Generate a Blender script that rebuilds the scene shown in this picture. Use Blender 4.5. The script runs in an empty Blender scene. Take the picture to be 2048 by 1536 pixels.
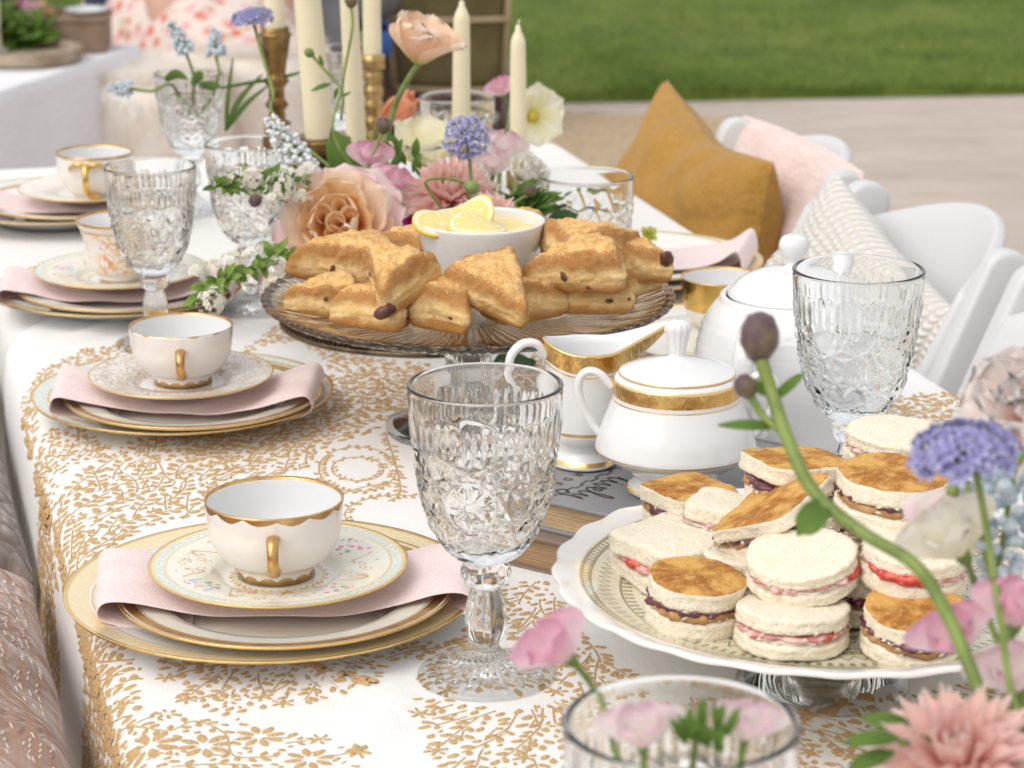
import bpy, math, random
import numpy as np
from mathutils import Vector, Matrix, noise
S = bpy.context.scene
COL = S.collection
rnd = random.Random(7)
pi = math.pi
R_ = math.radians

# ------------------------------------------------------------------ camera
FPX, PITCH, HC = 5100.0, R_(15.9), 1.33
cam_d = bpy.data.cameras.new('camera')
cam = bpy.data.objects.new('camera', cam_d)
COL.objects.link(cam)
cam.location = (0, 0, HC)
cam.rotation_euler = (pi/2 - PITCH, 0, 0)
cam_d.sensor_width = 36
cam_d.lens = FPX/2048*36
cam_d.clip_start = 0.05
cam_d.clip_end = 400
cam_d.dof.use_dof = True
cam_d.dof.focus_distance = 1.66
cam_d.dof.aperture_fstop = 14.0
S.camera = cam

# ------------------------------------------------------------------ world, sun, exposure
SUN_EL, SUN_AZ = R_(47), R_(-135)          # azimuth from +Y towards +X
w = bpy.data.worlds.new('World')
S.world = w
w.use_nodes = True
nt = w.node_tree
bg = nt.nodes['Background']
sky = nt.nodes.new('ShaderNodeTexSky')
sky.sky_type = 'NISHITA'
sky.sun_disc = False
sky.sun_elevation = SUN_EL
sky.sun_rotation = SUN_AZ
sky.air_density = 1.0
sky.dust_density = 6.0
sky.ozone_density = 1.0
hs = nt.nodes.new('ShaderNodeHueSaturation')
hs.inputs['Saturation'].default_value = 0.22
nt.links.new(sky.outputs[0], hs.inputs['Color'])
ov = nt.nodes.new('ShaderNodeMix')               # a thin even overcast veils the sky
ov.data_type = 'RGBA'
ov.inputs[0].default_value = 0.65
ov.inputs[7].default_value = (6.0, 6.0, 6.1, 1)
nt.links.new(hs.outputs[0], ov.inputs[6])
nt.links.new(ov.outputs[2], bg.inputs[0])
bg.inputs[1].default_value = 0.13
sd = bpy.data.lights.new('sun', 'SUN')
sd.energy = 0.85
sd.angle = R_(55)
sd.color = (1.0, 0.955, 0.89)
sun = bpy.data.objects.new('sun', sd)
COL.objects.link(sun)
dirv = Vector((math.sin(SUN_AZ)*math.cos(SUN_EL), math.cos(SUN_AZ)*math.cos(SUN_EL), math.sin(SUN_EL)))
sun.rotation_euler = (-dirv).to_track_quat('-Z', 'Y').to_euler()
S.view_settings.view_transform = 'Standard'
S.view_settings.look = 'None'
S.view_settings.exposure = 0.43
S.view_settings.gamma = 1
S.view_settings.use_curve_mapping = False
S.render.engine = 'CYCLES'
S.cycles.use_denoising = True
S.cycles.max_bounces = 24
S.cycles.transmission_bounces = 24
S.cycles.glossy_bounces = 5
S.cycles.diffuse_bounces = 7
S.cycles.transparent_max_bounces = 8
S.cycles.sample_clamp_indirect = 8
S.cycles.caustics_refractive = True
S.cycles.caustics_reflective = True
S.cycles.blur_glossy = 0.5

# ------------------------------------------------------------------ places
CP, SP = math.cos(PITCH), math.sin(PITCH)
def P(px, py, z):
    """where the sight line of a photo pixel meets the height z"""
    u, v = (px-1024)/FPX, (py-768)/FPX
    k = (HC-z)/(SP+v*CP)
    return Vector((u*k, (CP-v*SP)*k, z))
def PD(px, py, d):
    """the point d metres deep on the sight line of a photo pixel"""
    u, v = (px-1024)/FPX, (py-768)/FPX
    return Vector((u*d, (CP-v*SP)*d, HC-(SP+v*CP)*d))
TA = R_(15)
CT, ST = math.cos(TA), math.sin(TA)
def W(s, t, z=0):
    return Vector((s*CT-t*ST, s*ST+t*CT, z))
def ST_of(p):
    return (p[0]*CT+p[1]*ST, -p[0]*ST+p[1]*CT)
TZ = 0.74                                   # height of the table top
S0, S1, T0, T1 = 0.13, 0.89, 0.64, 3.08     # table edges

# ------------------------------------------------------------------ mesh helpers
def mk(name, V, F, mats=None, smooth=True, midx=None, uv=None):
    me = bpy.data.meshes.new(name)
    me.from_pydata([tuple(v) for v in V], [], F)
    if mats:
        for m in (mats if isinstance(mats, (list, tuple)) else [mats]):
            me.materials.append(m)
    if smooth:
        me.polygons.foreach_set('use_smooth', [True]*len(me.polygons))
    if midx is not None:
        me.polygons.foreach_set('material_index', midx)
    if uv is not None:
        l = me.uv_layers.new(name='UVMap')
        idx = np.zeros(len(me.loops), dtype=np.int32)
        me.loops.foreach_get('vertex_index', idx)
        l.data.foreach_set('uv', np.asarray(uv, dtype=np.float32)[idx].ravel())
    me.update()
    return me
def ob(name, me, parent=None, loc=(0,0,0), rot=(0,0,0), sc=None):
    o = bpy.data.objects.new(name, me)
    COL.objects.link(o)
    o.location = loc
    o.rotation_euler = rot
    if sc is not None:
        o.scale = sc if hasattr(sc, '__len__') else (sc,)*3
    if parent is not None:
        o.parent = parent
    return o
def tag(o, label=None, cat=None, group=None, kind=None):
    if label: o['label'] = label
    if cat: o['category'] = cat
    if group: o['group'] = group
    if kind: o['kind'] = kind
    return o
def thing(name, label, cat, loc=(0,0,0), rot=(0,0,0), group=None, sc=None):
    return tag(ob(name, None, None, loc, rot if hasattr(rot, '__len__') else (0,0,rot), sc), label, cat, group)
def copy_tree(o, parent=None):
    c = o.copy()
    COL.objects.link(c)
    if parent is not None:
        c.parent = parent
    for ch in list(o.children):
        copy_tree(ch, c)
    return c
def dup(o, label, loc, rot=0, group=None, sc=None):
    c = copy_tree(o)
    c.location = loc
    c.rotation_euler = rot if hasattr(rot, '__len__') else (0,0,rot)
    if sc is not None: c.scale = (sc,)*3
    c['label'] = label
    if group: c['group'] = group
    return c
def crom(pts, n):
    """Catmull-Rom through pts, n steps per span"""
    p = [np.array(q, float) for q in pts]
    p = [2*p[0]-p[1]] + p + [2*p[-1]-p[-2]]
    out = []
    for i in range(1, len(p)-2):
        a, b, c, d = p[i-1], p[i], p[i+1], p[i+2]
        for k in range(n):
            t = k/n
            out.append(0.5*((2*b)+(-a+c)*t+(2*a-5*b+4*c-d)*t*t+(-a+3*b-3*c+d)*t**3))
    out.append(p[-2])
    return out
def lathe(prof, n=48, seg_mat=None, warp=None):
    """prof: (r,z) list; seg_mat: material index per segment; warp(r,z,theta)->(r,z)"""
    V, F, mi, UV = [], [], [], []
    m = len(prof)
    for j, (r, z) in enumerate(prof):
        for i in range(n):
            a = 2*pi*i/n
            rr, zz = warp(r, z, a) if warp else (r, z)
            V.append((rr*math.cos(a), rr*math.sin(a), zz))
    for j in range(m-1):
        for i in range(n):
            i2 = (i+1) % n
            F.append((j*n+i, j*n+i2, (j+1)*n+i2, (j+1)*n+i))
            mi.append(seg_mat[j] if seg_mat else 0)
    A = np.array(V)
    Q = np.array(F)
    a, b, c, d = (A[Q[:, k]] for k in range(4))
    if (np.einsum('ij,ij->i', a, np.cross(b, c))+np.einsum('ij,ij->i', a, np.cross(c, d))).sum() < 0:
        F = [f[::-1] for f in F]
    return V, F, mi
def tube(pts, rad, n=8, cap=True):
    P_ = [Vector(p) for p in pts]
    if not hasattr(rad, '__len__'):
        rad = [rad]*len(P_)
    V, F = [], []
    t = (P_[1]-P_[0]).normalized()
    up = Vector((0,0,1)) if abs(t.z) < .9 else Vector((1,0,0))
    nx = t.cross(up).normalized()
    for i, p in enumerate(P_):
        if i == 0: t = P_[1]-P_[0]
        elif i == len(P_)-1: t = P_[-1]-P_[-2]
        else: t = P_[i+1]-P_[i-1]
        t.normalize()
        nx = (nx - t*nx.dot(t)).normalized()
        ny = t.cross(nx)
        for k in range(n):
            a = 2*pi*k/n
            V.append(p + (nx*math.cos(a)+ny*math.sin(a))*rad[i])
    for i in range(len(P_)-1):
        for k in range(n):
            k2 = (k+1) % n
            F.append((i*n+k, i*n+k2, (i+1)*n+k2, (i+1)*n+k))
    if cap:
        F.append(tuple(range(n-1, -1, -1)))
        F.append(tuple(range((len(P_)-1)*n, len(P_)*n)))
    return V, F
def strap(pts, wid, thk, nrm_hint, n=10):
    """flattened tube (a handle): ellipse section wid x thk"""
    V, F = tube(pts, 1.0, n)
    P_ = [Vector(p) for p in pts]
    V2 = []
    h = Vector(nrm_hint).normalized()
    for i, p in enumerate(P_):
        wv = wid[i] if hasattr(wid, '__len__') else wid
        tv = thk[i] if hasattr(thk, '__len__') else thk
        for k in range(n):
            d = V[i*n+k]-p
            a = d.dot(h)
            V2.append(p + h*a*wv + (d-h*a)*tv)
    return V2, F
def box(c, d, rz=0, bev=None):
    cx, cy, cz = c
    V = []
    for z in (-1,1):
        for x, y in ((-1,-1),(1,-1),(1,1),(-1,1)):
            X, Y = x*d[0]/2, y*d[1]/2
            V.append((cx+X*math.cos(rz)-Y*math.sin(rz), cy+X*math.sin(rz)+Y*math.cos(rz), cz+z*d[2]/2))
    F = [(3,2,1,0),(4,5,6,7),(0,1,5,4),(1,2,6,5),(2,3,7,6),(3,0,4,7)]
    return V, F
def joinm(parts):
    V, F, mi = [], [], []
    for k, p in enumerate(parts):
        o = len(V)
        V += list(p[0])
        F += [tuple(i+o for i in f) for f in p[1]]
        mi += list(p[2]) if len(p) > 2 else [0]*len(p[1])
    return V, F, mi
def bevel(o, w_, seg=2):
    m = o.modifiers.new('bevel', 'BEVEL')
    m.width = w_
    m.segments = seg
    m.limit_method = 'ANGLE'
    return o
def solid(o, t, off=-1):
    m = o.modifiers.new('solid', 'SOLIDIFY')
    m.thickness = t
    m.offset = off
    return o
def sub(o, lv=1):
    m = o.modifiers.new('sub', 'SUBSURF')
    m.levels = lv
    m.render_levels = lv
    return o
def gridF(nu, nv):
    return [(i*nv+j, i*nv+j+1, (i+1)*nv+j+1, (i+1)*nv+j) for i in range(nu-1) for j in range(nv-1)]
def nz(x, y, z=0.0):
    return noise.noise(Vector((x, y, z)))
def frame_rot(zdir, xhint=(1,0,0)):
    z = Vector(zdir).normalized()
    x = Vector(xhint)
    x = (x - z*x.dot(z))
    if x.length < 1e-4: x = Vector((0,1,0)) - z*z.y
    x.normalize()
    y = z.cross(x)
    return Matrix((x, y, z)).transposed().to_euler()

# ------------------------------------------------------------------ material helpers
class G:
    """a thin node-graph writer"""
    def __init__(s, m):
        s.nt = m.node_tree
        s.b = s.nt.nodes.get('Principled BSDF')
    def new(s, t, **k):
        n = s.nt.nodes.new('ShaderNode'+t)
        for a, b in k.items(): setattr(n, a, b)
        return n
    def put(s, sock, v):
        if isinstance(v, bpy.types.NodeSocket): s.nt.links.new(v, sock)
        elif v is not None:
            if sock.type == 'RGBA' and len(v) == 3: v = (*v, 1)
            sock.default_value = v
    def math(s, op, a, b=None, c=None, clamp=False):
        n = s.new('Math', operation=op, use_clamp=clamp)
        for i, v in enumerate((a, b, c)):
            if v is not None: s.put(n.inputs[i], v)
        return n.outputs[0]
    def mix(s, f, a, b):
        n = s.new('Mix', data_type='RGBA')
        s.put(n.inputs[0], f); s.put(n.inputs[6], a); s.put(n.inputs[7], b)
        return n.outputs[2]
    def mixf(s, f, a, b):
        n = s.new('Mix', data_type='FLOAT')
        s.put(n.inputs[0], f); s.put(n.inputs[2], a); s.put(n.inputs[3], b)
        return n.outputs[0]
    def step(s, v, lo, hi):
        n = s.new('MapRange', interpolation_type='SMOOTHSTEP')
        s.put(n.inputs[0], v); s.put(n.inputs[1], lo); s.put(n.inputs[2], hi)
        return n.outputs[0]
    def obj(s):
        if not hasattr(s, '_o'): s._o = s.new('TexCoord')
        return s._o.outputs['Object']
    def uv(s):
        s.obj(); return s._o.outputs['UV']
    def xyz(s, v=None):
        n = s.new('SeparateXYZ'); s.put(n.inputs[0], v or s.obj())
        return n.outputs
    def scaled(s, v, sc):
        n = s.new('Mapping'); s.put(n.inputs[0], v); n.inputs['Scale'].default_value = sc
        return n.outputs[0]
    def noise(s, scale, detail=3, rough=.55, v=None, dist=0.0):
        n = s.new('TexNoise')
        n.inputs['Scale'].default_value = scale
        n.inputs['Detail'].default_value = detail
        n.inputs['Roughness'].default_value = rough
        n.inputs['Distortion'].default_value = dist
        s.put(n.inputs['Vector'], v or s.obj())
        return n.outputs[0]
    def voro(s, scale, v=None, feature='F1', out=0):
        n = s.new('TexVoronoi', feature=feature)
        n.inputs['Scale'].default_value = scale
        s.put(n.inputs['Vector'], v or s.obj())
        return n.outputs[out]
    def bump(s, h, strength, dist):
        n = s.new('Bump')
        n.inputs['Strength'].default_value = strength
        n.inputs['Distance'].default_value = dist
        s.put(n.inputs['Height'], h)
        if s.b.inputs['Normal'].is_linked:
            s.put(n.inputs['Normal'], s.b.inputs['Normal'].links[0].from_socket)
        s.put(s.b.inputs['Normal'], n.outputs[0])
    def set(s, **k):
        for a, v in k.items(): s.put(s.b.inputs[a.replace('_', ' ')], v)
    def polar(s):
        x, y, z = s.xyz()[:3]
        r = s.math('SQRT', s.math('ADD', s.math('MULTIPLY', x, x), s.math('MULTIPLY', y, y)))
        a = s.math('ARCTAN2', y, x)
        return r, a, z
MATS = {}
def mat(name, col, rough=.5, metal=0.0, spec=None, var=None, bump=None, sss=0, sheen=0, transl=0, coat=0):
    """var=(scale, colour2, lo, hi); bump=(scale, distance, detail)"""
    if name in MATS: return MATS[name]
    m = bpy.data.materials.new(name)
    m.use_nodes = True
    g = G(m)
    g.set(Base_Color=col, Roughness=rough, Metallic=metal)
    if spec is not None: g.set(Specular_IOR_Level=spec)
    c = None
    if var:
        n = g.noise(var[0], 4)
        c = g.mix(g.step(n, var[2], var[3]), col, var[1])
        g.set(Base_Color=c)
    if bump:
        g.bump(g.noise(bump[0], bump[2] if len(bump) > 2 else 3), .8, bump[1])
    if sss:
        g.set(Subsurface_Weight=sss, Subsurface_Radius=(1, .6, .4), Subsurface_Scale=.004)
    if sheen: g.set(Sheen_Weight=sheen, Sheen_Roughness=.4)
    if coat: g.set(Coat_Weight=coat, Coat_Roughness=.06)
    if transl:
        translucent(g, c if c is not None else col, transl)
    MATS[name] = m
    return m
def translucent(g, col, f):
    t = g.new('BsdfTranslucent')
    g.put(t.inputs[0], col)
    mx = g.new('MixShader')
    mx.inputs[0].default_value = f
    g.nt.links.new(g.b.outputs[0], mx.inputs[1])
    g.nt.links.new(t.outputs[0], mx.inputs[2])
    out = g.nt.nodes.get('Material Output')
    g.nt.links.new(mx.outputs[0], out.inputs[0])
def glass(name, col=(1,1,1), rough=0.0, ior=1.5):
    if name in MATS: return MATS[name]
    m = bpy.data.materials.new(name)
    m.use_nodes = True
    n = m.node_tree
    n.nodes.remove(n.nodes['Principled BSDF'])
    b = n.nodes.new('ShaderNodeBsdfGlass')
    b.inputs['Color'].default_value = (*col, 1)
    b.inputs['Roughness'].default_value = rough
    b.inputs['IOR'].default_value = ior
    n.links.new(b.outputs[0], n.nodes['Material Output'].inputs[0])
    MATS[name] = m
    return m
def petal_mat(name, base, tip, vein=None, mid=.45, transl=.3, edge=None, noise_amt=.25):
    """colour runs from the claw (v=0) to the rim (v=1) of each petal"""
    if name in MATS: return MATS[name]
    m = bpy.data.materials.new(name)
    m.use_nodes = True
    g = G(m)
    x = g.xyz(g.uv())
    n = g.noise(60, 3)
    f = g.math('ADD', x[1], g.math('MULTIPLY', g.math('SUBTRACT', n, .5), noise_amt))
    c = g.mix(g.step(f, mid-.35, mid+.35), base, tip)
    if edge: c = g.mix(g.step(f, .82, 1.0), c, edge)
    # fine veins running along the petal
    wv = g.noise(1.0, 3, .6, g.scaled(g.uv(), (34, 2.5, 1)))
    c = g.mix(g.math('MULTIPLY', g.step(wv, .48, .7), .35), c, vein or tuple(q*.8 for q in base))
    g.set(Base_Color=c, Roughness=.55, Specular_IOR_Level=.25)
    g.bump(wv, .5, .0006)
    translucent(g, c, transl)
    MATS[name] = m
    return m
# ================================================================== the ground
def mat_paving():
    m = bpy.data.materials.new('paving_stone'); m.use_nodes = True
    g = G(m)
    v = g.scaled(g.obj(), (1, 2.2, 1))
    c = g.mix(g.step(g.noise(1.1, 6, .6, v), .35, .7), (.44, .37, .32), (.53, .46, .405))
    c = g.mix(g.math('MULTIPLY', g.step(g.noise(5, 5, .6, v), .45, .7), .5), c, (.36, .265, .205))
    c = g.mix(g.math('MULTIPLY', g.step(g.noise(.7, 5, .65), .48, .62), .45), c, (.50, .43, .38))
    br = g.new('TexBrick')
    br.inputs['Scale'].default_value = 1.0
    br.inputs['Brick Width'].default_value = .9
    br.inputs['Row Height'].default_value = .45
    br.inputs['Mortar Size'].default_value = .006
    br.inputs['Color1'].default_value = (1, 1, 1, 1)
    br.inputs['Color2'].default_value = (.985, .985, .985, 1)
    br.inputs['Mortar'].default_value = (.96, .955, .95, 1)
    g.put(br.inputs['Vector'], g.obj())
    mm = g.new('Mix', data_type='RGBA', blend_type='MULTIPLY')
    mm.inputs[0].default_value = 1
    g.put(mm.inputs[6], c); g.put(mm.inputs[7], br.outputs[0])
    g.set(Base_Color=mm.outputs[2], Roughness=.85)
    g.bump(g.noise(90, 4), .6, .003)
    return m
pav = ob('paving', mk('paving', [(-40,-40,0),(60,-40,0),(60,60,0),(-40,60,0)], [(0,1,2,3)], mat_paving(), False))
pav['kind'] = 'structure'
# the lawn, its near edge running as in the photograph
def lawn_y(x):
    return 7.832 + (x-.025)*.105
def mat_lawn():
    m = bpy.data.materials.new('turf'); m.use_nodes = True
    g = G(m)
    v = g.scaled(g.obj(), (1, .55, 1))
    c = g.mix(g.step(g.noise(3.5, 6, .65, v), .38, .64), (.10, .155, .022), (.185, .25, .042))
    c = g.mix(g.math('MULTIPLY', g.step(g.noise(1.1, 3, .5, v), .5, .75), .55), c, (.22, .25, .05))
    c = g.mix(g.math('MULTIPLY', g.step(g.noise(.55, 4, .6), .45, .7), .5), c, (.09, .15, .02))
    c = g.mix(g.math('MULTIPLY', g.step(g.noise(60, 4, .7), .5, .75), .6), c, (.05, .09, .012))
    g.set(Base_Color=c, Roughness=.8, Specular_IOR_Level=.2)
    g.bump(g.noise(120, 3), 1, .02)
    return m
xs = np.linspace(-14, 26, 60)
V, F = [], []
for x in xs:
    y0 = lawn_y(x)
    for y, z in ((y0, .001), (y0+.01, .03), (y0+.06, .042), (y0+2, .045), (y0+8, .045), (y0+25, .045), (y0+80, .045)):
        V.append((x, y, z))
F = gridF(60, 7)
lawn = ob('lawn', mk('lawn', V, F, mat_lawn()))
lawn['kind'] = 'structure'
def grass_blades():
    r = np.random.default_rng(5)
    n = 70000
    x = r.uniform(-2.6, 3.8, n)
    d = r.uniform(0, 1, n)**1.7*6.5
    y = lawn_y(x)+d-r.uniform(0, .045, n)*(np.sin(x*13)+np.sin(x*31+2)+2)/4
    h = r.uniform(.018, .042, n)*(1+.25*np.sin(x*5+y*3))
    a = r.uniform(0, 2*pi, n)
    wd = r.uniform(.0016, .0034, n)*(1+d*.15)
    lx, ly = r.normal(0, .012, n), r.normal(0, .012, n)
    ca, sa = np.cos(a)*wd, np.sin(a)*wd
    V = np.empty((n*3, 3))
    V[0::3] = np.c_[x-ca, y-sa, np.full(n, .036)]
    V[1::3] = np.c_[x+ca, y+sa, np.full(n, .036)]
    V[2::3] = np.c_[x+lx, y+ly, .036+h]
    me = bpy.data.meshes.new('grass')
    me.vertices.add(n*3); me.vertices.foreach_set('co', V.ravel())
    me.loops.add(n*3); me.loops.foreach_set('vertex_index', np.arange(n*3, dtype=np.int32))
    me.polygons.add(n); me.polygons.foreach_set('loop_start', np.arange(0, n*3, 3, dtype=np.int32))
    me.update(calc_edges=True)
    me.materials.append(mat('grass_blade', (.13, .215, .028), .6, var=(2.2, (.24, .31, .065), .4, .65), transl=.25))
    return me
tag(ob('grass', grass_blades()), 'mown green grass blades along the lawn edge', 'grass', kind='stuff')

# woven straw mat on the paving behind the table
def rug():
    V, n, m = [], 26, 16
    for i in range(n):
        for j in range(m):
            u, v = i/(n-1)*2-1, j/(m-1)*2-1
            x = u*.36*(1+.05*nz(v*3, 1)); y = v*.62*(1+.06*nz(u*3, 7))
            V.append((x, y, .018+.012*nz(u*5, v*5, 3) - (.012 if max(abs(u), abs(v)) > .93 else 0)))
    m_ = bpy.data.materials.new('straw'); m_.use_nodes = True
    g = G(m_)
    wv = g.noise(60, 4, .7)
    g.set(Base_Color=g.mix(g.step(wv, .35, .65), (.36, .25, .14), (.58, .46, .31)), Roughness=.9)
    g.bump(wv, 1, .01)
    o = ob('straw_mat', mk('straw_mat', V, gridF(n, m), m_), None, P(1185, 318, 0), (0, 0, R_(-12)))
    solid(o, .015)
    tag(o, 'shaggy straw coloured mat lying on the pale paving behind the table', 'mat')
rug()

# ================================================================== the laid table and its cloths
tb = thing('banquet_table', 'long banquet table in the foreground hidden under white and gold cloths', 'table', W((S0+S1)/2, (T0+T1)/2, 0), TA)
wood = mat('table_wood', (.30, .19, .11), .5, var=(8, (.22, .13, .07), .4, .6))
bevel(ob('tabletop', mk('tabletop', *box((0,0,TZ-.022), (S1-S0-.03, T1-T0-.03, .036)), wood, False), tb), .006)
for sx in (-1, 1):
    for sy in (-1, 1):
        ob('leg', mk('leg', *tube([(sx*.29, sy*1.05, 0), (sx*.29, sy*1.05, TZ-.045)], .014, 12), mat('leg_steel', (.3,.3,.31), .35, 1)), tb)

def lin_mat(name, col, scale, d, stripes=0):
    if name in MATS: return MATS[name]
    m = bpy.data.materials.new(name); m.use_nodes = True
    g = G(m)
    a = g.noise(1, 3, .6, g.scaled(g.obj(), (scale, scale*.16, scale)))
    b = g.noise(1, 3, .6, g.scaled(g.obj(), (scale*.16, scale, scale)))
    h = g.math('ADD', a, b)
    c = g.mix(g.step(h, .75, 1.25), tuple(q*.93 for q in col), col)
    g.set(Base_Color=c, Roughness=.85, Specular_IOR_Level=.2, Sheen_Weight=.08)
    g.bump(g.noise(9, 4), .5, .003)
    g.bump(h, .5, d)
    MATS[name] = m
    return m
RE = .024                                   # radius of the cloth over the table edge
def drape(u, side_in, wob):
    """arc length u measured from the start of the round -> (ds, dz, normal angle)"""
    q = RE*pi/2*.96
    if u <= 0: return u, 0.0, 0.0
    if u < q:
        a = u/RE
        return RE*math.sin(a), -RE*(1-math.cos(a)), a
    a = q/RE
    L = u-q
    return RE*math.sin(a)+L*.03+wob*min(L*2.2, 1)*.5, -RE*(1-math.cos(a))-L*.995, a
def wrinkle(s, t):
    z = .0011*nz(s*7, t*5, 1.3)+.0007*nz(s*19, t*15, 4.1)
    # pressed fold lines left in the cloth
    for (a0, b0, a1, b1) in FOLDS:
        dx, dy = a1-a0, b1-b0
        L = math.hypot(dx, dy)
        k = ((s-a0)*dx+(t-b0)*dy)/L/L
        if -.05 < k < 1.05:
            d = abs((s-a0)*dy-(t-b0)*dx)/L
            z += .0042*math.exp(-(d/.0075)**1.3)*min(1, (1.05-k)*6, (k+.05)*6)
    return z
FOLDS = []
for a, b in (((700, 1536), (815, 1410)), ((815, 1410), (560, 1335)), ((300, 1350), (330, 1260)), ((50, 720), (330, 625)), ((1500, 1500), (1800, 1400))):
    FOLDS.append((*ST_of(P(*a, TZ)), *ST_of(P(*b, TZ))))
def cloth_point(s, t, lift=0.0, drop_wob=1.0):
    """(s,t) laid flat over the table; beyond the edges it turns down"""
    ss, tt, z = s, t, TZ+.003
    nx = 0
    if s < S0+RE:
        wob = .022*nz(t*4.2, 9)+.016*nz(t*9, 3)
        d, dz, a = drape(S0+RE-s, 0, wob)
        ss = S0+RE-d; z += dz
        nx = -math.sin(a)
    elif s > S1-RE:
        wob = .022*nz(t*4.2, 19)+.012*nz(t*9, 13)
        d, dz, a = drape(s-(S1-RE), 0, wob)
        ss = S1-RE+d; z += dz
        nx = math.sin(a)
    nzv = math.sqrt(max(0, 1-nx*nx))
    wr = wrinkle(s, t)
    z += wr*(.4+.6*nzv)
    if t > T1-RE:
        d, dz, a = drape(t-(T1-RE), 0, .02*nz(s*6, 2))
        tt = T1-RE+d; z += dz
    return W(ss+nx*lift, tt, z+lift*nzv)
def axis(lo, hi, edge0, edge1, step, fine=.006, drop0=.4, drop1=.4):
    a = list(np.arange(-drop0, 0, .02)) if drop0 else []
    pts = sorted(set([round(edge0+q, 4) for q in a] + [round(edge1-q, 4) for q in (np.arange(-drop1, 0, .02) if drop1 else [])]
                 + [round(q, 4) for q in np.arange(edge0, edge0+.05, fine)] + [round(q, 4) for q in np.arange(edge1-.05, edge1+.001, fine)]
                 + [round(q, 4) for q in np.arange(edge0+.05, edge1-.05, step)]))
    return pts
def base_cloth():
    sa = axis(0, 0, S0, S1, .02, drop0=.5, drop1=.42)
    ta = sorted(set([round(q, 4) for q in np.arange(T0, T1-.04, .02)] + [round(q, 4) for q in np.arange(T1-.04, T1+.02, .006)] + [round(q, 4) for q in np.arange(T1+.02, T1+.45, .03)]))
    V = [cloth_point(s, t, -.0015) for s in sa for t in ta]
    o = ob('tablecloth', mk('tablecloth', V, gridF(len(sa), len(ta)), lin_mat('white_linen', (.82, .805, .78), 700, .0012)))
    tag(o, 'plain white linen tablecloth covering the far half of the laid table', 'tablecloth')
base_cloth()
def t_edge(s):
    """far edge of the embroidered cloth"""
    k = (s-.50)/.38
    return 2.44-.20*k*k+.008*math.sin(s*40) if abs(k) < 1.25 else 2.1
def emb_cloth():
    sa = axis(0, 0, S0, S1, .012, drop0=.44, drop1=.3)
    nt_ = 130
    V = []
    for s in sa:
        e = t_edge(min(max(s, S0-.02), S1+.02))
        for j in range(nt_):
            t = T0+(e-T0)*j/(nt_-1)
            V.append(cloth_point(s, t, .0012))
    mm = bpy.data.materials.new('white_cotton'); mm.use_nodes = True
    g = G(mm)
    a = g.noise(1, 3, .6, g.scaled(g.obj(), (900, 150, 400)))
    c = g.mix(g.step(a, .35, .65), (.80, .79, .775), (.83, .82, .805))
    g.set(Base_Color=c, Roughness=.8, Specular_IOR_Level=.25)
    g.bump(g.noise(5, 4, .55, None, .6), .55, .010)
    g.bump(g.noise(28, 4), .4, .0018)
    g.bump(a, .3, .0006)
    o = ob('embroidered_cloth', mk('embroidered_cloth', V, gridF(len(sa), nt_), mm))
    solid(o, .0012)
    return tag(o, 'white cotton table cover with dense gold leaf embroidery on the near half', 'table cover')
EMB = emb_cloth()

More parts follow.
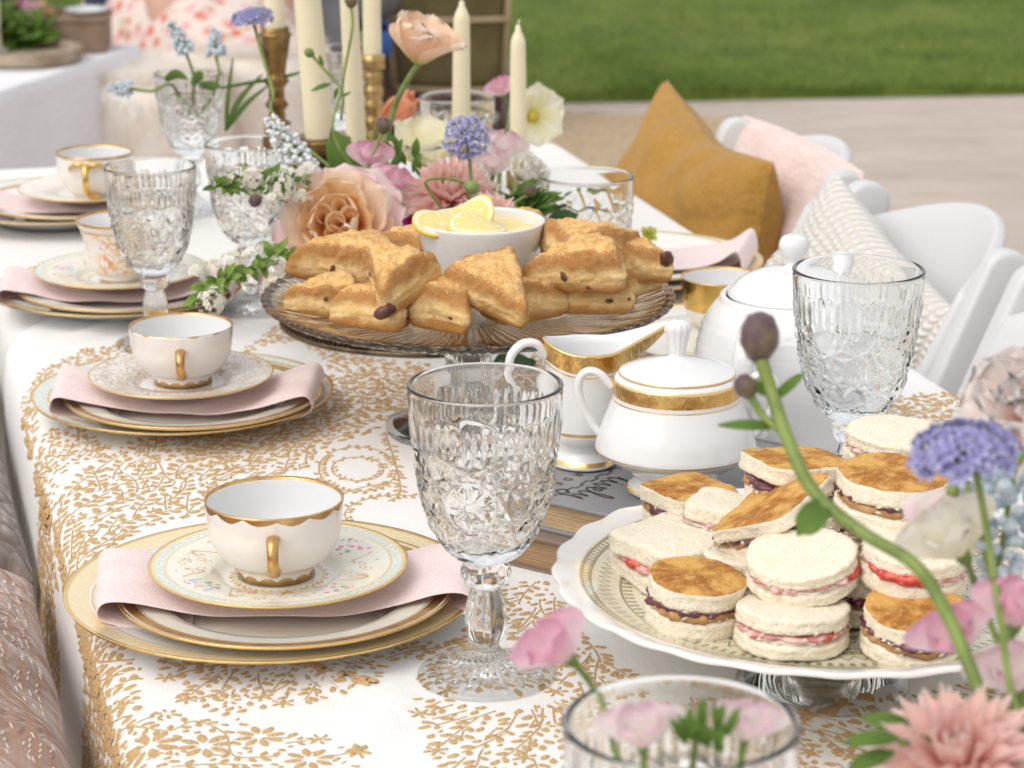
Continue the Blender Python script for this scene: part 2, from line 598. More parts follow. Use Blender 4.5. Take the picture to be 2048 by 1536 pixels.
# ---- the embroidery: raised leaves, rosettes and stems sewn on the cloth
def embroidery():
    V, F = [], []
    RES = .0012
    s_lo, t_lo = -.35, .6
    occ = np.zeros((int(1.6/RES), int(2.0/RES)), bool)
    def cell(p):
        return int((p[0]-s_lo)/RES), int((p[1]-t_lo)/RES)
    def free(pts, tol):
        bad = 0
        for p in pts:
            i, j = cell(p)
            if not (0 <= i < occ.shape[0] and 0 <= j < occ.shape[1]): return False
            if occ[i, j]: bad += 1
        return bad <= tol
    def markp(pts):
        for p in pts:
            i, j = cell(p)
            if 0 <= i < occ.shape[0] and 0 <= j < occ.shape[1]: occ[i, j] = True
    def leaf(x, y, a, L, Wd, check=True):
        ca, sa = math.cos(a), math.sin(a)
        def q(u, v): return (x+u*ca-v*sa, y+u*sa+v*ca)
        smp = [q(L*k, Wd*e) for k in (.15, .3, .45, .6, .75, .9) for e in (-.55, 0, .55)]
        if check and not free(smp, 2): return False
        markp([q(L*k, Wd*e*(.75 if .2 < k < .85 else .35)) for k in (.05, .2, .35, .5, .65, .8, .95) for e in (-1, -.5, 0, .5, 1)])
        out = [q(0, 0), q(L*.22, Wd*.62), q(L*.5, Wd), q(L*.8, Wd*.7), q(L, 0), q(L*.8, -Wd*.7), q(L*.5, -Wd), q(L*.22, -Wd*.62)]
        o = len(V)
        for p in out: V.append(cloth_point(p[0], p[1], .0016))
        for k in (.3, .72):
            p = q(L*k, 0); V.append(cloth_point(p[0], p[1], .0034))
        A, B = o+8, o+9
        F.extend([(o, o+7, A), (o, A, o+1), (o+1, A, o+2), (o+7, o+6, A), (A, B, o+2), (A, o+6, B), (o+2, B, o+3), (o+6, o+5, B), (o+3, B, o+4), (o+5, o+4, B)])
        return True
    def stem(pts, wd=.0018):
        o = len(V)
        for i, p in enumerate(pts):
            a, b = pts[max(0, i-1)], pts[min(len(pts)-1, i+1)]
            dx, dy = b[0]-a[0], b[1]-a[1]
            L = math.hypot(dx, dy) or 1
            nx, ny = -dy/L*wd, dx/L*wd
            V.append(cloth_point(p[0]+nx, p[1]+ny, .0016)); V.append(cloth_point(p[0], p[1], .0030)); V.append(cloth_point(p[0]-nx, p[1]-ny, .0016))
        for i in range(len(pts)-1):
            b = o+i*3
            F.extend([(b, b+1, b+4, b+3), (b+1, b+2, b+5, b+4)])
        markp([(p[0]+e*.0006, p[1]) for p in pts for e in (-1, 0, 1)])
    def rosette(x, y, r, n=6):
        if not free([(x+r*.8*math.cos(k), y+r*.8*math.sin(k)) for k in np.linspace(0, 6.28, 10)], 2): return
        a0 = rnd.uniform(0, 1)
        for k in range(n):
            a = a0+2*pi*k/n
            leaf(x+.0012*math.cos(a), y+.0012*math.sin(a), a, r, r*.30, False)
    def sprig(x, y, a, L, bend, lf, inside, dense=1.0):
        st = .0032
        pts = [(x, y)]
        n = int(L/st)
        k = 0
        hits = 0
        for i in range(n):
            a += bend*st
            x2, y2 = x+math.cos(a)*st, y+math.sin(a)*st
            if not inside(x2, y2): break
            c = cell((x2+math.cos(a)*.002, y2+math.sin(a)*.002))
            if 0 <= c[0] < occ.shape[0] and 0 <= c[1] < occ.shape[1] and occ[c]:
                hits += 1
                if hits > 1: break
            x, y = x2, y2
            pts.append((x, y))
        if len(pts) < 4: return 0
        stem(pts)
        done = 0
        gap = max(2, int(lf*.72/st/dense))
        for i in range(1, len(pts)-1):
            if i % gap: continue
            p, q = pts[i], pts[i+1]
            d = math.atan2(q[1]-p[1], q[0]-p[0])
            for sd in (-1, 1):
                l = lf*rnd.uniform(.75, 1.2)
                done += leaf(p[0], p[1], d+sd*rnd.uniform(.6, .95), l, l*rnd.uniform(.33, .43))
        p, q = pts[-2], pts[-1]
        d = math.atan2(q[1]-p[1], q[0]-p[0])
        leaf(q[0], q[1], d, lf*1.1, lf*.38)
        for sd in (-.9, .9): leaf(q[0], q[1], d+sd, lf*.8, lf*.3)
        if rnd.random() < .5: rosette(q[0]+math.cos(d)*.007, q[1]+math.sin(d)*.007, .0075)
        return done
    def poly_in(poly):
        pl = poly
        def f(x, y):
            c = False
            j = len(pl)-1
            for i in range(len(pl)):
                if (pl[i][1] > y) != (pl[j][1] > y) and x < (pl[j][0]-pl[i][0])*(y-pl[i][1])/(pl[j][1]-pl[i][1])+pl[i][0]:
                    c = not c
                j = i
            return c
        return f
    def flat(px, py):
        """photo pixel -> laid-flat cloth coordinates, over the rounded left edge too"""
        s, t = ST_of(P(px, py, TZ+.003))
        return (s, t)
    def region(poly, dirf, n, L=(.03, .055), lf=.0105, st=True, dense=1.0, fill=1.0):
        lf *= 1.16
        if st: poly = [flat(*p) for p in poly]
        ins = poly_in(poly)
        xs_ = [p[0] for p in poly]; ys_ = [p[1] for p in poly]
        A_ = (max(xs_)-min(xs_))*(max(ys_)-min(ys_))
        n = min(n, int(A_/1.1e-4))
        tries = 0
        while tries < n:
            tries += 1
            x, y = rnd.uniform(min(xs_), max(xs_)), rnd.uniform(min(ys_), max(ys_))
            if not ins(x, y): continue
            i, j = cell((x, y))
            if occ[i, j]: continue
            sprig(x, y, dirf(x, y)+rnd.uniform(-.45, .45), rnd.uniform(*L), rnd.uniform(-14, 14), lf, ins, dense)
        # loose leaves fill the gaps
        for sz, mult in ((.95, 3), (.72, 4), (.52, 5)):
            for _ in range(int(A_/(lf*lf*.5)*mult*fill)):
                x, y = rnd.uniform(min(xs_), max(xs_)), rnd.uniform(min(ys_), max(ys_))
                i, j = cell((x, y))
                if occ[i, j] or not ins(x, y): continue
                leaf(x, y, dirf(x, y)+rnd.uniform(-.9, .9), lf*sz, lf*sz*.40)
    def fan(px, py):
        c = flat(px, py)
        return lambda x, y: math.atan2(y-c[1], x-c[0])
    def along(a, b):
        p, q = flat(*a), flat(*b)
        d = math.atan2(q[1]-p[1], q[0]-p[0])
        return lambda x, y: d
    def chain(path, lf=.0075, both=True):
        pts = crom([flat(*p) for p in path], 24)
        # resample
        out, acc = [tuple(pts[0])], 0
        for a, b in zip(pts, pts[1:]):
            acc += math.hypot(*(b-a))
            if acc > .003: out.append(tuple(b)); acc = 0
        stem(out)
        for i in range(1, len(out)-1, 2):
            p, q = out[i], out[i+1]
            d = math.atan2(q[1]-p[1], q[0]-p[0])
            for sd in (-1, 1):
                leaf(p[0], p[1], d+sd*rnd.uniform(.6, 1.0), lf*rnd.uniform(.9, 1.25), lf*.42)
    # scrolling vine with flowers along the bottom of the picture
    chain([(190, 1536), (200, 1470), (240, 1440), (330, 1470), (390, 1450), (450, 1475), (470, 1520), (560, 1520)], .009)
    for c in ((300, 1495, .02), (410, 1500, .018), (520, 1480, .016), (250, 1465, .013), (620, 1525, .016), (350, 1450, .011)):
        x, y = flat(c[0], c[1]); rosette(x, y, c[2], 8)
        for k in range(8):
            a = k*pi/4+.3
            leaf(x+c[2]*.5*math.cos(a), y+c[2]*.5*math.sin(a), a, c[2]*.55, .0022)
    region([(185, 1540), (215, 1440), (330, 1438), (470, 1448), (560, 1478), (700, 1500), (720, 1640), (185, 1640)], along((180, 1560), (700, 1500)), 60, (.02, .05), .0085, fill=.12)
    # oval chains
    def oval(cx, cy, rx, ry, a0=0, a1=2*pi, lf=.0075):
        chain([(cx+rx*math.cos(a), cy+ry*math.sin(a)) for a in np.linspace(a0, a1, 14)], lf)
    oval(716, 945, 78, 45)
    oval(716, 945, 52, 24, lf=.006)
    oval(800, 1035, 110, 38, pi*.75, pi*1.6)
    oval(800, 1035, 150, 62, pi*.8, pi*1.5)
    chain([(770, 870), (790, 930), (800, 990), (775, 1010)], .008)
    # sprays
    region([(325, 1320), (420, 1325), (600, 1325), (745, 1312), (755, 1375), (700, 1385), (640, 1385), (650, 1410), (560, 1405), (470, 1432), (390, 1408)], fan(600, 1290), 420, (.03, .06), .0095)
    region([(838, 1385), (870, 1330), (960, 1310), (1080, 1330), (1120, 1390)], fan(1000, 1300), 240, (.03, .05), .0095)
    region([(838, 1400), (920, 1410), (1010, 1425), (1100, 1415), (1150, 1390), (1190, 1440), (1180, 1640), (930, 1640), (880, 1500)], fan(1060, 1380), 600, (.03, .06), .0098)
    region([(1010, 1180), (1090, 1165), (1130, 1230), (1200, 1310), (1300, 1400), (1130, 1400), (1100, 1350), (1060, 1300), (1000, 1260)], fan(1160, 1130), 500, (.03, .055), .0105)
    region([(890, 1290), (935, 1265), (950, 1310), (850, 1325), (760, 1330), (800, 1300)], along((760, 1330), (940, 1260)), 160, (.02, .05), .010)
    # the broad leafy sweep from the left edge up behind the cup
    region([(135, 1300), (110, 1180), (85, 1060), (130, 985), (250, 900), (390, 850), (480, 870), (600, 850), (690, 880), (600, 950), (440, 980), (420, 1040), (300, 1060), (200, 1110), (160, 1180), (200, 1290)],
           along((130, 1250), (520, 850)), 1500, (.035, .07), .0118)
    region([(370, 868), (640, 770), (760, 735), (830, 745), (815, 800), (720, 880), (620, 905), (520, 930), (430, 930)], along((380, 950), (800, 760)), 900, (.035, .07), .0118)
    region([(455, 720), (560, 650), (700, 720), (860, 735), (760, 760), (660, 750), (600, 690), (540, 690)], along((450, 720), (800, 740)), 360, (.03, .05), .010)
    # paisley heads near the left edge
    region([(60, 905), (95, 868), (150, 862), (205, 905), (190, 930), (130, 938), (110, 970), (75, 1010), (50, 1080), (20, 1040), (35, 950)], fan(130, 1020), 420, (.02, .05), .0095)
    region([(25, 870), (40, 790), (100, 740), (180, 705), (280, 685), (290, 700), (200, 725), (120, 760), (75, 810), (50, 880)], along((30, 860), (270, 690)), 420, (.02, .05), .0095)
    # hanging side: leaves down the drop
    region([(-.20, 1.32), (.13, 1.20), (.155, 1.42), (.15, 1.50), (.0, 1.56), (-.2, 1.6)], lambda x, y: 2.5, 700, (.03, .07), .0115, st=False)
    region([(-.20, 1.74), (.05, 1.70), (.135, 1.78), (.14, 1.84), (.0, 1.90), (-.2, 1.9)], lambda x, y: 2.8, 300, (.03, .06), .0105, st=False)
    # far and right portions glimpsed between the dishes
    region([(520, 555), (600, 545), (640, 570), (560, 605), (520, 590)], along((520, 590), (620, 550)), 200, (.02, .04), .010)
    region([(1160, 590), (1340, 570), (1440, 610), (1400, 700), (1300, 690), (1220, 650)], along((1180, 620), (1380, 640)), 400, (.03, .05), .0105)
    region([(1690, 850), (1800, 800), (1960, 790), (2040, 860), (1960, 960), (1800, 920)], along((1700, 860), (2000, 820)), 450, (.03, .05), .0105)
    region([(1000, 745), (1090, 700), (1120, 760), (1060, 900), (1020, 860)], along((1000, 760), (1080, 860)), 240, (.03, .05), .0105)
    region([(1310, 1420), (1700, 1380), (1760, 1480), (1700, 1600), (1400, 1600)], fan(1300, 1350), 600, (.03, .06), .0105)
    region([(1700, 1420), (2300, 1300), (2400, 1700), (1760, 1640)], fan(1650, 1300), 700, (.03, .06), .0108)
    mm = bpy.data.materials.new('gold_thread'); mm.use_nodes = True
    g = G(mm)
    n = g.noise(900, 3, .6)
    w2 = g.noise(1, 2, .5, g.scaled(g.obj(), (260, 1400, 500)))
    c = g.mix(g.step(n, .35, .65), (.50, .295, .105), (.78, .53, .245))
    c = g.mix(g.math('MULTIPLY', g.step(g.noise(26, 3), .45, .65), .45), c, (.62, .37, .13))
    g.set(Base_Color=c, Roughness=.5, Specular_IOR_Level=.4, Sheen_Weight=.15)
    g.bump(g.math('ADD', n, w2), 1, .0011)
    o = ob('embroidery', mk('embroidery', V, F, mm), EMB)
    o['kind'] = 'stuff'
embroidery()
# ================================================================== crockery
PORC = mat('white_porcelain', (.73, .735, .735), .10, spec=.5, coat=.3, bump=(30, .0003))
CREAM = mat('cream_porcelain', (.79, .745, .655), .14, coat=.3, bump=(30, .0003))
BONE = mat('pale_porcelain', (.80, .77, .73), .14, coat=.3, bump=(30, .0003))
def mat_gold(name, scale=260, d=.0012, rough=.24, col=(.80, .53, .20)):
    m = bpy.data.materials.new(name); m.use_nodes = True
    g = G(m)
    r, a, z = g.polar()
    # engraved running pattern: little lobed arches
    u = g.math('MULTIPLY', a, 18)
    s1 = g.math('SINE', u)
    s2 = g.math('SINE', g.math('ADD', g.math('MULTIPLY', g.math('ABSOLUTE', s1), 4), g.math('MULTIPLY', g.math('ADD', z, r), 700)))
    h = g.math('MULTIPLY', s1, s2)
    n = g.noise(scale, 3)
    g.set(Base_Color=g.mix(g.step(n, .3, .7), tuple(q*.82 for q in col), col), Metallic=1, Roughness=rough)
    g.bump(g.math('ADD', g.math('MULTIPLY', h, .5), n), .22, d*.5)
    MATS[name] = m
    return m
GOLD = mat_gold('engraved_gold')
GOLDP = mat('gold_line', (.88, .62, .27), .26, .85, bump=(90, .0006))
GOLDD = mat('worn_gilding', (.70, .44, .17), .34, .9, var=(70, (.52, .30, .11), .4, .65), bump=(120, .0008))
MINT = mat('mint_band', (.56, .66, .60), .16, var=(420, (.80, .80, .74), .5, .58), coat=.3)
PEARL = mat('pale_gold_band', (.93, .76, .44), .30, .55, var=(1100, (.96, .85, .60), .4, .6), bump=(300, .0006))

def plate_mesh(name, R, H, bands, base, well=.58, thick=.003, n=128, lip=0.0):
    """bands: [(r0,r1,material)] as fractions of R on the upper face"""
    def top(f):
        if f < well: return .25*H + .02*H*f
        a = min(1, (f-well)/.13)
        a = a*a*(3-2*a)
        return .25*H+a*.42*H+max(0, f-well-.06)/(1-well-.06)*.33*H
    fr = sorted(set([0.002, .2, .4, well-.02, well, well+.03, well+.06, well+.09, well+.12, .78, .84, .9, .95, .985, 1.0] + [b for q in bands for b in q[:2]]))
    mats = [base]
    for b in bands:
        if b[2] not in mats: mats.append(b[2])
    prof, sm = [], []
    def mid(f):
        for b in bands:
            if b[0] <= f <= b[1]: return mats.index(b[2])
        return 0
    # underside from centre outwards
    for f in (0.002, well*.86, well*.9, well*.93, well*.98):
        z = {well*.9: 0.0, well*.93: 0.0}.get(f, .12*H)
        prof.append((f*R, z))
    for f in (well+.06, well+.12, .85, .95): prof.append((f*R, top(f)-thick))
    prof.append((1.0*R, top(1)-thick*.6))
    prof.append((1.003*R, top(1)-thick*.3))
    k = len(prof)-1
    sm = [0]*(k-1) + [mid(.999)]
    rev = fr[::-1]
    for i, f in enumerate(rev):
        prof.append((f*R, top(f)))
        sm.append(mid(.999) if i == 0 else mid((rev[i-1]+f)/2))
    V, F, mi = lathe(prof, n, sm)
    return mk(name, V, F, mats, True, mi), top
def floral_mat(name, base, r0, r1, rr, lob=4, ring=.55, garland=True):
    """printed flower sprays and fine gold scrolls between radii r0 and r1"""
    m = bpy.data.materials.new(name); m.use_nodes = True
    g = G(m)
    r, a, z = g.polar()
    gate = g.math('SINE', g.math('MULTIPLY', a, lob))
    mid = (r0+r1)/2
    inr = g.math('MULTIPLY', g.step(r, r0, r0+.003), g.step(r, r1, r1-.003))
    spray = g.math('MULTIPLY', inr, g.step(gate, .55, .72))
    v = g.voro(210)
    dots = g.math('MULTIPLY', spray, g.step(v, .50, .36))
    cn = g.voro(150, out=1)
    sp = g.new('SeparateColor'); g.put(sp.inputs[0], cn)
    pc = g.mix(g.step(sp.outputs[0], .3, .36), (.24, .42, .16), g.mix(g.step(sp.outputs[1], .45, .5), (.70, .22, .36), g.mix(g.step(sp.outputs[2], .5, .55), (.45, .50, .72), (.75, .50, .25))))
    # gold scrolls
    ph = g.math('MULTIPLY', a, lob*4)
    wv = g.math('ADD', mid, g.math('MULTIPLY', g.math('SINE', ph), (r1-r0)*.30))
    dist = g.math('ABSOLUTE', g.math('SUBTRACT', r, wv))
    sc = g.math('MULTIPLY', g.step(dist, .0019, .0009), g.step(gate, .5, .2))
    sc = g.math('MULTIPLY', sc, g.step(gate, -.8, -.6))
    curl = g.math('MULTIPLY', g.step(g.math('ABSOLUTE', g.math('SUBTRACT', g.voro(130), .33)), .07, .03), g.math('MULTIPLY', inr, g.step(gate, .1, -.25)))
    sc = g.math('MAXIMUM', sc, g.math('MULTIPLY', curl, .9))
    if garland:
        w2 = g.math('ADD', rr*ring, g.math('MULTIPLY', g.math('SINE', g.math('MULTIPLY', a, 36)), .0012))
        sc = g.math('MAXIMUM', sc, g.step(g.math('ABSOLUTE', g.math('SUBTRACT', r, w2)), .0013, .0007))
        dt = g.math('MULTIPLY', g.step(g.math('ABSOLUTE', g.math('SUBTRACT', r, rr*ring+.0016)), .0018, .001), g.step(g.math('SINE', g.math('MULTIPLY', a, 24)), .6, .8))
        sc = g.math('MAXIMUM', sc, dt)
    c = g.mix(dots, base, pc)
    c = g.mix(sc, c, (.58, .38, .14))
    g.set(Base_Color=c, Roughness=.13, Coat_Weight=.3)
    return m
FLORAL = floral_mat('flower_sprays', (.80, .77, .67), .042, .066, .08, 4, .36)
LACE = None
def mat_lace():
    m = bpy.data.materials.new('gilt_lace_glaze'); m.use_nodes = True
    g = G(m)
    v = g.voro(120, feature='DISTANCE_TO_EDGE')
    n = g.noise(180, 3, .6, dist=1.5)
    k = g.math('MULTIPLY', g.step(g.math('ABSOLUTE', g.math('SUBTRACT', n, .5)), .055, .02), .85)
    c = g.mix(k, (.80, .76, .72), (.42, .25, .13))
    g.set(Base_Color=c, Roughness=.14, Coat_Weight=.3)
    return m
LACE = mat_lace()

def cup_mat(name, base, H, rim=.0016, scal=.0032, n=13, foot=True, gold=(.70, .44, .18)):
    m = bpy.data.materials.new(name); m.use_nodes = True
    g = G(m)
    r, a, z = g.polar()
    s = g.math('ABSOLUTE', g.math('SINE', g.math('MULTIPLY', a, n/2)))
    wob = g.math('MULTIPLY', g.math('SUBTRACT', g.noise(60, 2), .5), .003)
    lim = g.math('SUBTRACT', H-rim, g.math('ADD', g.math('MULTIPLY', s, scal), wob))
    k = g.step(g.math('SUBTRACT', z, lim), -.0002, .0002)
    if foot:
        lim2 = g.math('ADD', .0022, g.math('MULTIPLY', s, scal*.8))
        k = g.math('MAXIMUM', k, g.step(g.math('SUBTRACT', z, lim2), .0002, -.0002))
    gn = g.noise(90, 3)
    c = g.mix(k, base, g.mix(g.step(gn, .35, .65), tuple(q*.7 for q in gold), gold))
    g.set(Base_Color=c, Metallic=g.math('MULTIPLY', k, .9), Roughness=g.mixf(k, .12, .3), Coat_Weight=.25)
    g.bump(g.noise(34, 2), .3, .0006)
    return m
def cup_meshes(R, H, m_out, m_in, foot_r=.55, flare=0.0):
    """a tea cup: outer bowl, inner bowl, gilt lip"""
    o = [(.001, .0045), (foot_r*R*.85, .004), (foot_r*R*.95, .0), (foot_r*R*1.03, .0), (foot_r*R*1.0, .004), (foot_r*R*1.10, .0075)]
    side = crom([(foot_r*R*1.10, .0075), (R*.80, H*.28), (R*.94, H*.52), (R*.985, H*.78), (R*(1+flare), H)], 6) if flare == 0 else \
           crom([(foot_r*R*1.05, .0075), (R*.70, H*.25), (R*.80, H*.5), (R*.89, H*.78), (R*(1+flare), H)], 6)
    prof = o+[tuple(p) for p in side[1:]]
    k = len(prof)
    prof.append((prof[-1][0]-.0006, H+.0003))
    inn = [(max(.0008, r-.0016), z) for r, z in [tuple(p) for p in side[::-1]][1:]]
    prof += inn + [(.001, .009)]
    sm = [0]*(k-1)+[1, 1]+[2]*(len(prof)-k-2)
    V, F, mi = lathe(prof, 72, sm[:len(prof)-1])
    return mk('cup_bowl', V, F, [m_out, GOLDD, m_in], True, mi)
def cup(label, loc, R, H, m_out, m_in, hmat, hang, group='tea cups', foot_r=.55, flare=0, style=0):
    t = thing('teacup', label, 'cup', loc, 0, group)
    ob('bowl', cup_meshes(R, H, m_out, m_in, foot_r, flare), t)
    if hmat is not None:
        if style == 0:
            pts = crom([(R*.95, 0, H*.74), (R+.012, 0, H*.80), (R+.0185, 0, H*.66), (R+.015, 0, H*.48), (R*.94+.006, 0, H*.32), (R*.84, 0, H*.27)], 6)
            V, F = strap([Vector(p) for p in pts], [.0046-.0012*math.sin(i/30*pi) for i in range(len(pts))], .0026, (0,1,0), 12)
        else:
            pts = crom([(R*.95, 0, H*.80), (R+.010, 0, H*.86), (R+.015, .001, H*.62), (R+.010, .0, H*.40), (R*.92, .0, H*.26), (R*.84, .010, H*.18)], 6)
            V, F = strap([Vector(p) for p in pts], .0032, .003, (0,1,0), 12)
        h = ob('handle', mk('handle', V, F, hmat), t, (0,0,0), (0,0,hang))
        if style == 1:       # bow-like scrolls at the top of the handle
            for sg in (-1, 1):
                b = crom([(R*.985, 0, H*.80), (R+.003, sg*.008, H*.88), (R*.985, sg*.016, H*.84), (R*.97, sg*.019, H*.74)], 6)
                V, F = tube(b, [.0026*(1-.4*i/(len(b)-1)) for i in range(len(b))], 8)
                ob('scroll', mk('scroll', V, F, hmat), h)
    return t
def napkin(label, loc, rz, L=.25, Wd=.105, top=.031, und=.0135, seed=0, lift=0.0, group='folded pink napkins on the place settings'):
    """a long folded napkin laid over a plate, its ends tucked under the plate's rim"""
    h = L/2
    path = [(-h*.50, und), (-h*.80, und+.001), (-h*.97, und+.005), (-h*1.02, und+.011), (-h*.97, top-.001+lift), (-h*.80, top), (-h*.55, top-.007), (-h*.3, top-.010),
            (0, top-.010), (h*.3, top-.010), (h*.55, top-.007), (h*.80, top), (h*.97, top-.001+lift), (h*1.02, und+.011), (h*.97, und+.005), (h*.80, und+.001), (h*.50, und)]
    pts = crom(path, 5)
    n, m = len(pts), 12
    V = []
    for i, (x, z) in enumerate(pts):
        for j in range(m):
            v = j/(m-1)*2-1
            y = v*Wd/2*(1+.10*nz(x*14, seed))+.012*nz(x*9, seed+3)
            zz = z+.0022*nz(x*26, v*2.4, seed)+.0026*math.exp(-((v-.25-x*2)/.22)**2)*(i > 3 and i < n-4)
            V.append((x*(1+.03*v), y, zz))
    m_ = MATS.get('pink_napkin')
    if not m_:
        m_ = bpy.data.materials.new('pink_napkin'); m_.use_nodes = True
        g = G(m_)
        a = g.noise(1, 2, .5, g.scaled(g.obj(), (1500, 300, 300)))
        g.set(Base_Color=g.mix(g.step(a, .35, .65), (.77, .60, .585), (.84, .69, .675)), Roughness=.7, Sheen_Weight=.2)
        g.bump(a, .35, .0006); g.bump(g.noise(60, 3), .3, .002)
        MATS['pink_napkin'] = m_
    o = ob('napkin', mk('napkin', V, gridF(n, m), m_), None, loc, (0,0,rz))
    solid(o, .0013, 0)
    sub(o, 1)
    return tag(o, label, 'napkin', group)

ZT = TZ+.0045
GP = {'charger': 'chargers under the place settings', 'salad': 'salad plates on the chargers', 'saucer': 'saucers on the napkins', 'cup': 'tea cups on their saucers'}
def plate(name, label, me, loc, group, rz=0):
    o = ob(name, me, None, loc, (0,0,rz))
    return tag(o, label, 'saucer' if name == 'saucer' else 'plate', group)

# --- setting nearest the camera
p1 = P(545, 1173, .763)
me, _ = plate_mesh('dinner_plate', .130, .020, [(.985, 1.01, GOLDP), (.885, .985, PEARL), (.865, .873, GOLDP)], PORC, .60)
plate('dinner_plate', 'broad white dinner plate with wide gold rim, lowest in the nearest stack', me, (p1.x, p1.y, ZT), GP['charger'], .4)
p1b = P(571, 1160, .775)
me, _ = plate_mesh('salad_plate', .1055, .018, [(.985, 1.01, GOLDP), (.90, .975, GOLDD), (.885, .892, GOLDP)], CREAM, .60)
plate('salad_plate', 'cream plate with gold band under the pink napkin of the nearest setting', me, (p1b.x, p1b.y, ZT+.0095), GP['salad'])
napkin('pale pink folded napkin across the cream plate of the nearest setting', (p1b.x+.000, p1b.y+.010, ZT+.008), R_(4), .232, .100, .0235, .0065, 1, .002)
p1c = P(557, 1122, .785)
me, _ = plate_mesh('saucer', .0805, .013, [(.985, 1.01, GOLDP), (.955, .985, PEARL), (.89, .955, MINT), (.865, .89, PEARL), (.28, .865, FLORAL)], CREAM, .42, .0024)
plate('saucer', 'cream saucer with mint border and flower sprays under the nearest cup', me, (p1c.x, p1c.y, ZT+.0275), GP['saucer'], .3)
CUPM = cup_mat('gilt_scalloped_porcelain', (.80, .77, .735), .050)
p1d = P(552, 1146, .776)
c1 = cup('cream teacup with scalloped gold rim and gold handle, nearest to the camera', (p1d.x, p1d.y, ZT+.0317), .0435, .050, CUPM, PORC, GOLDD, R_(-86), GP['cup'])

# --- second setting
p2 = P(366, 790, .76)
me, _ = plate_mesh('dinner_plate', .1195, .020, [(.985, 1.01, GOLDP), (.90, .985, MINT), (.885, .90, GOLDP)], CREAM, .60)
plate('dinner_plate', 'cream dinner plate with mint green rim, lowest in the second stack', me, (p2.x, p2.y, ZT), GP['charger'])
me, _ = plate_mesh('salad_plate', .1015, .018, [(.985, 1.01, GOLDP), (.90, .975, GOLDD)], CREAM, .60)
p2b = P(386, 786, .77)
plate('salad_plate', 'cream plate with gold edge under the napkin of the second setting', me, (p2b.x, p2b.y, ZT+.0095), GP['salad'])
napkin('pale pink napkin wrapped over the plate of the second setting', (p2b.x-.006, p2b.y+.004, ZT+.008), R_(2), .205, .094, .0235, .0065, 5, .004)
p2c = P(362, 744, .785)
me, _ = plate_mesh('saucer', .0725, .013, [(.985, 1.01, GOLDP), (.45, .985, LACE)], BONE, .45, .0024)
plate('saucer', 'white saucer with brown gilt lace pattern under the second cup', me, (p2c.x, p2c.y, ZT+.0275), GP['saucer'])
p2d = P(366, 762, .776)
c2 = cup('cream teacup with gold rim on the lace patterned saucer', (p2d.x, p2d.y, ZT+.0317), .0410, .046, CUPM, PORC, GOLDD, R_(-84), GP['cup'])
# --- third setting
p3 = P(238, 578, .76)
me, _ = plate_mesh('dinner_plate', .117, .020, [(.985, 1.01, GOLDP), (.90, .985, PEARL)], PORC, .60)
plate('dinner_plate', 'white dinner plate with yellow gold rim behind the left goblet', me, (p3.x, p3.y, ZT), GP['charger'])
me, _ = plate_mesh('salad_plate', .103, .018, [(.985, 1.01, GOLDP), (.94, .985, PEARL)], BONE, .60)
p3b = P(256, 570, .77)
plate('salad_plate', 'pale plate with thin gold edge in the stack behind the left goblet', me, (p3b.x, p3b.y, ZT+.0095), GP['salad'])
napkin('mauve pink napkin folded over the plate behind the left goblet', (p3b.x-.008, p3b.y+.0, ZT+.008), R_(3), .215, .094, .0235, .0065, 8, .004)
me, _ = plate_mesh('saucer', .0785, .013, [(.985, 1.01, GOLDP), (.90, .985, MINT), (.86, .9, PEARL), (.28, .86, FLORAL)], CREAM, .42, .0024)
p3c = P(240, 535, .785)
plate('saucer', 'mint bordered saucer under the orange patterned cup', me, (p3c.x, p3c.y, ZT+.0275), GP['saucer'], 1)
def cup_print():
    m = bpy.data.materials.new('orange_gilt_print'); m.use_nodes = True
    g = G(m)
    r, a, z = g.polar()
    n = g.noise(150, 4, .6, dist=1.2)
    zone = g.math('MULTIPLY', g.step(z, .053, .050), g.step(z, .009, .012))
    k = g.math('MULTIPLY', g.step(n, .46, .56), zone)
    gate = g.step(g.math('SINE', g.math('MULTIPLY', a, 3)), -.4, .2)
    k = g.math('MULTIPLY', k, g.mixf(gate, .35, 1))
    lines = g.math('MAXIMUM', g.step(g.math('ABSOLUTE', g.math('SUBTRACT', z, .059)), .0018, .001), g.step(z, .006, .004))
    lines = g.math('MAXIMUM', lines, g.step(g.math('ABSOLUTE', g.math('SUBTRACT', z, .0515)), .0012, .0007))
    c = g.mix(k, (.80, .77, .75), g.mix(g.step(g.noise(80, 2), .4, .6), (.70, .30, .10), (.72, .46, .16)))
    c = g.mix(lines, c, (.66, .40, .14))
    g.set(Base_Color=c, Roughness=.15, Metallic=g.math('MULTIPLY', lines, .8))
    return m
p3d = P(242, 545, .785)
c3 = cup('white teacup covered in orange and gold pattern beside the left goblet', (p3d.x, p3d.y, ZT+.0317), .0385, .060, cup_print(), PORC, None, 0, GP['cup'], .50, .03)
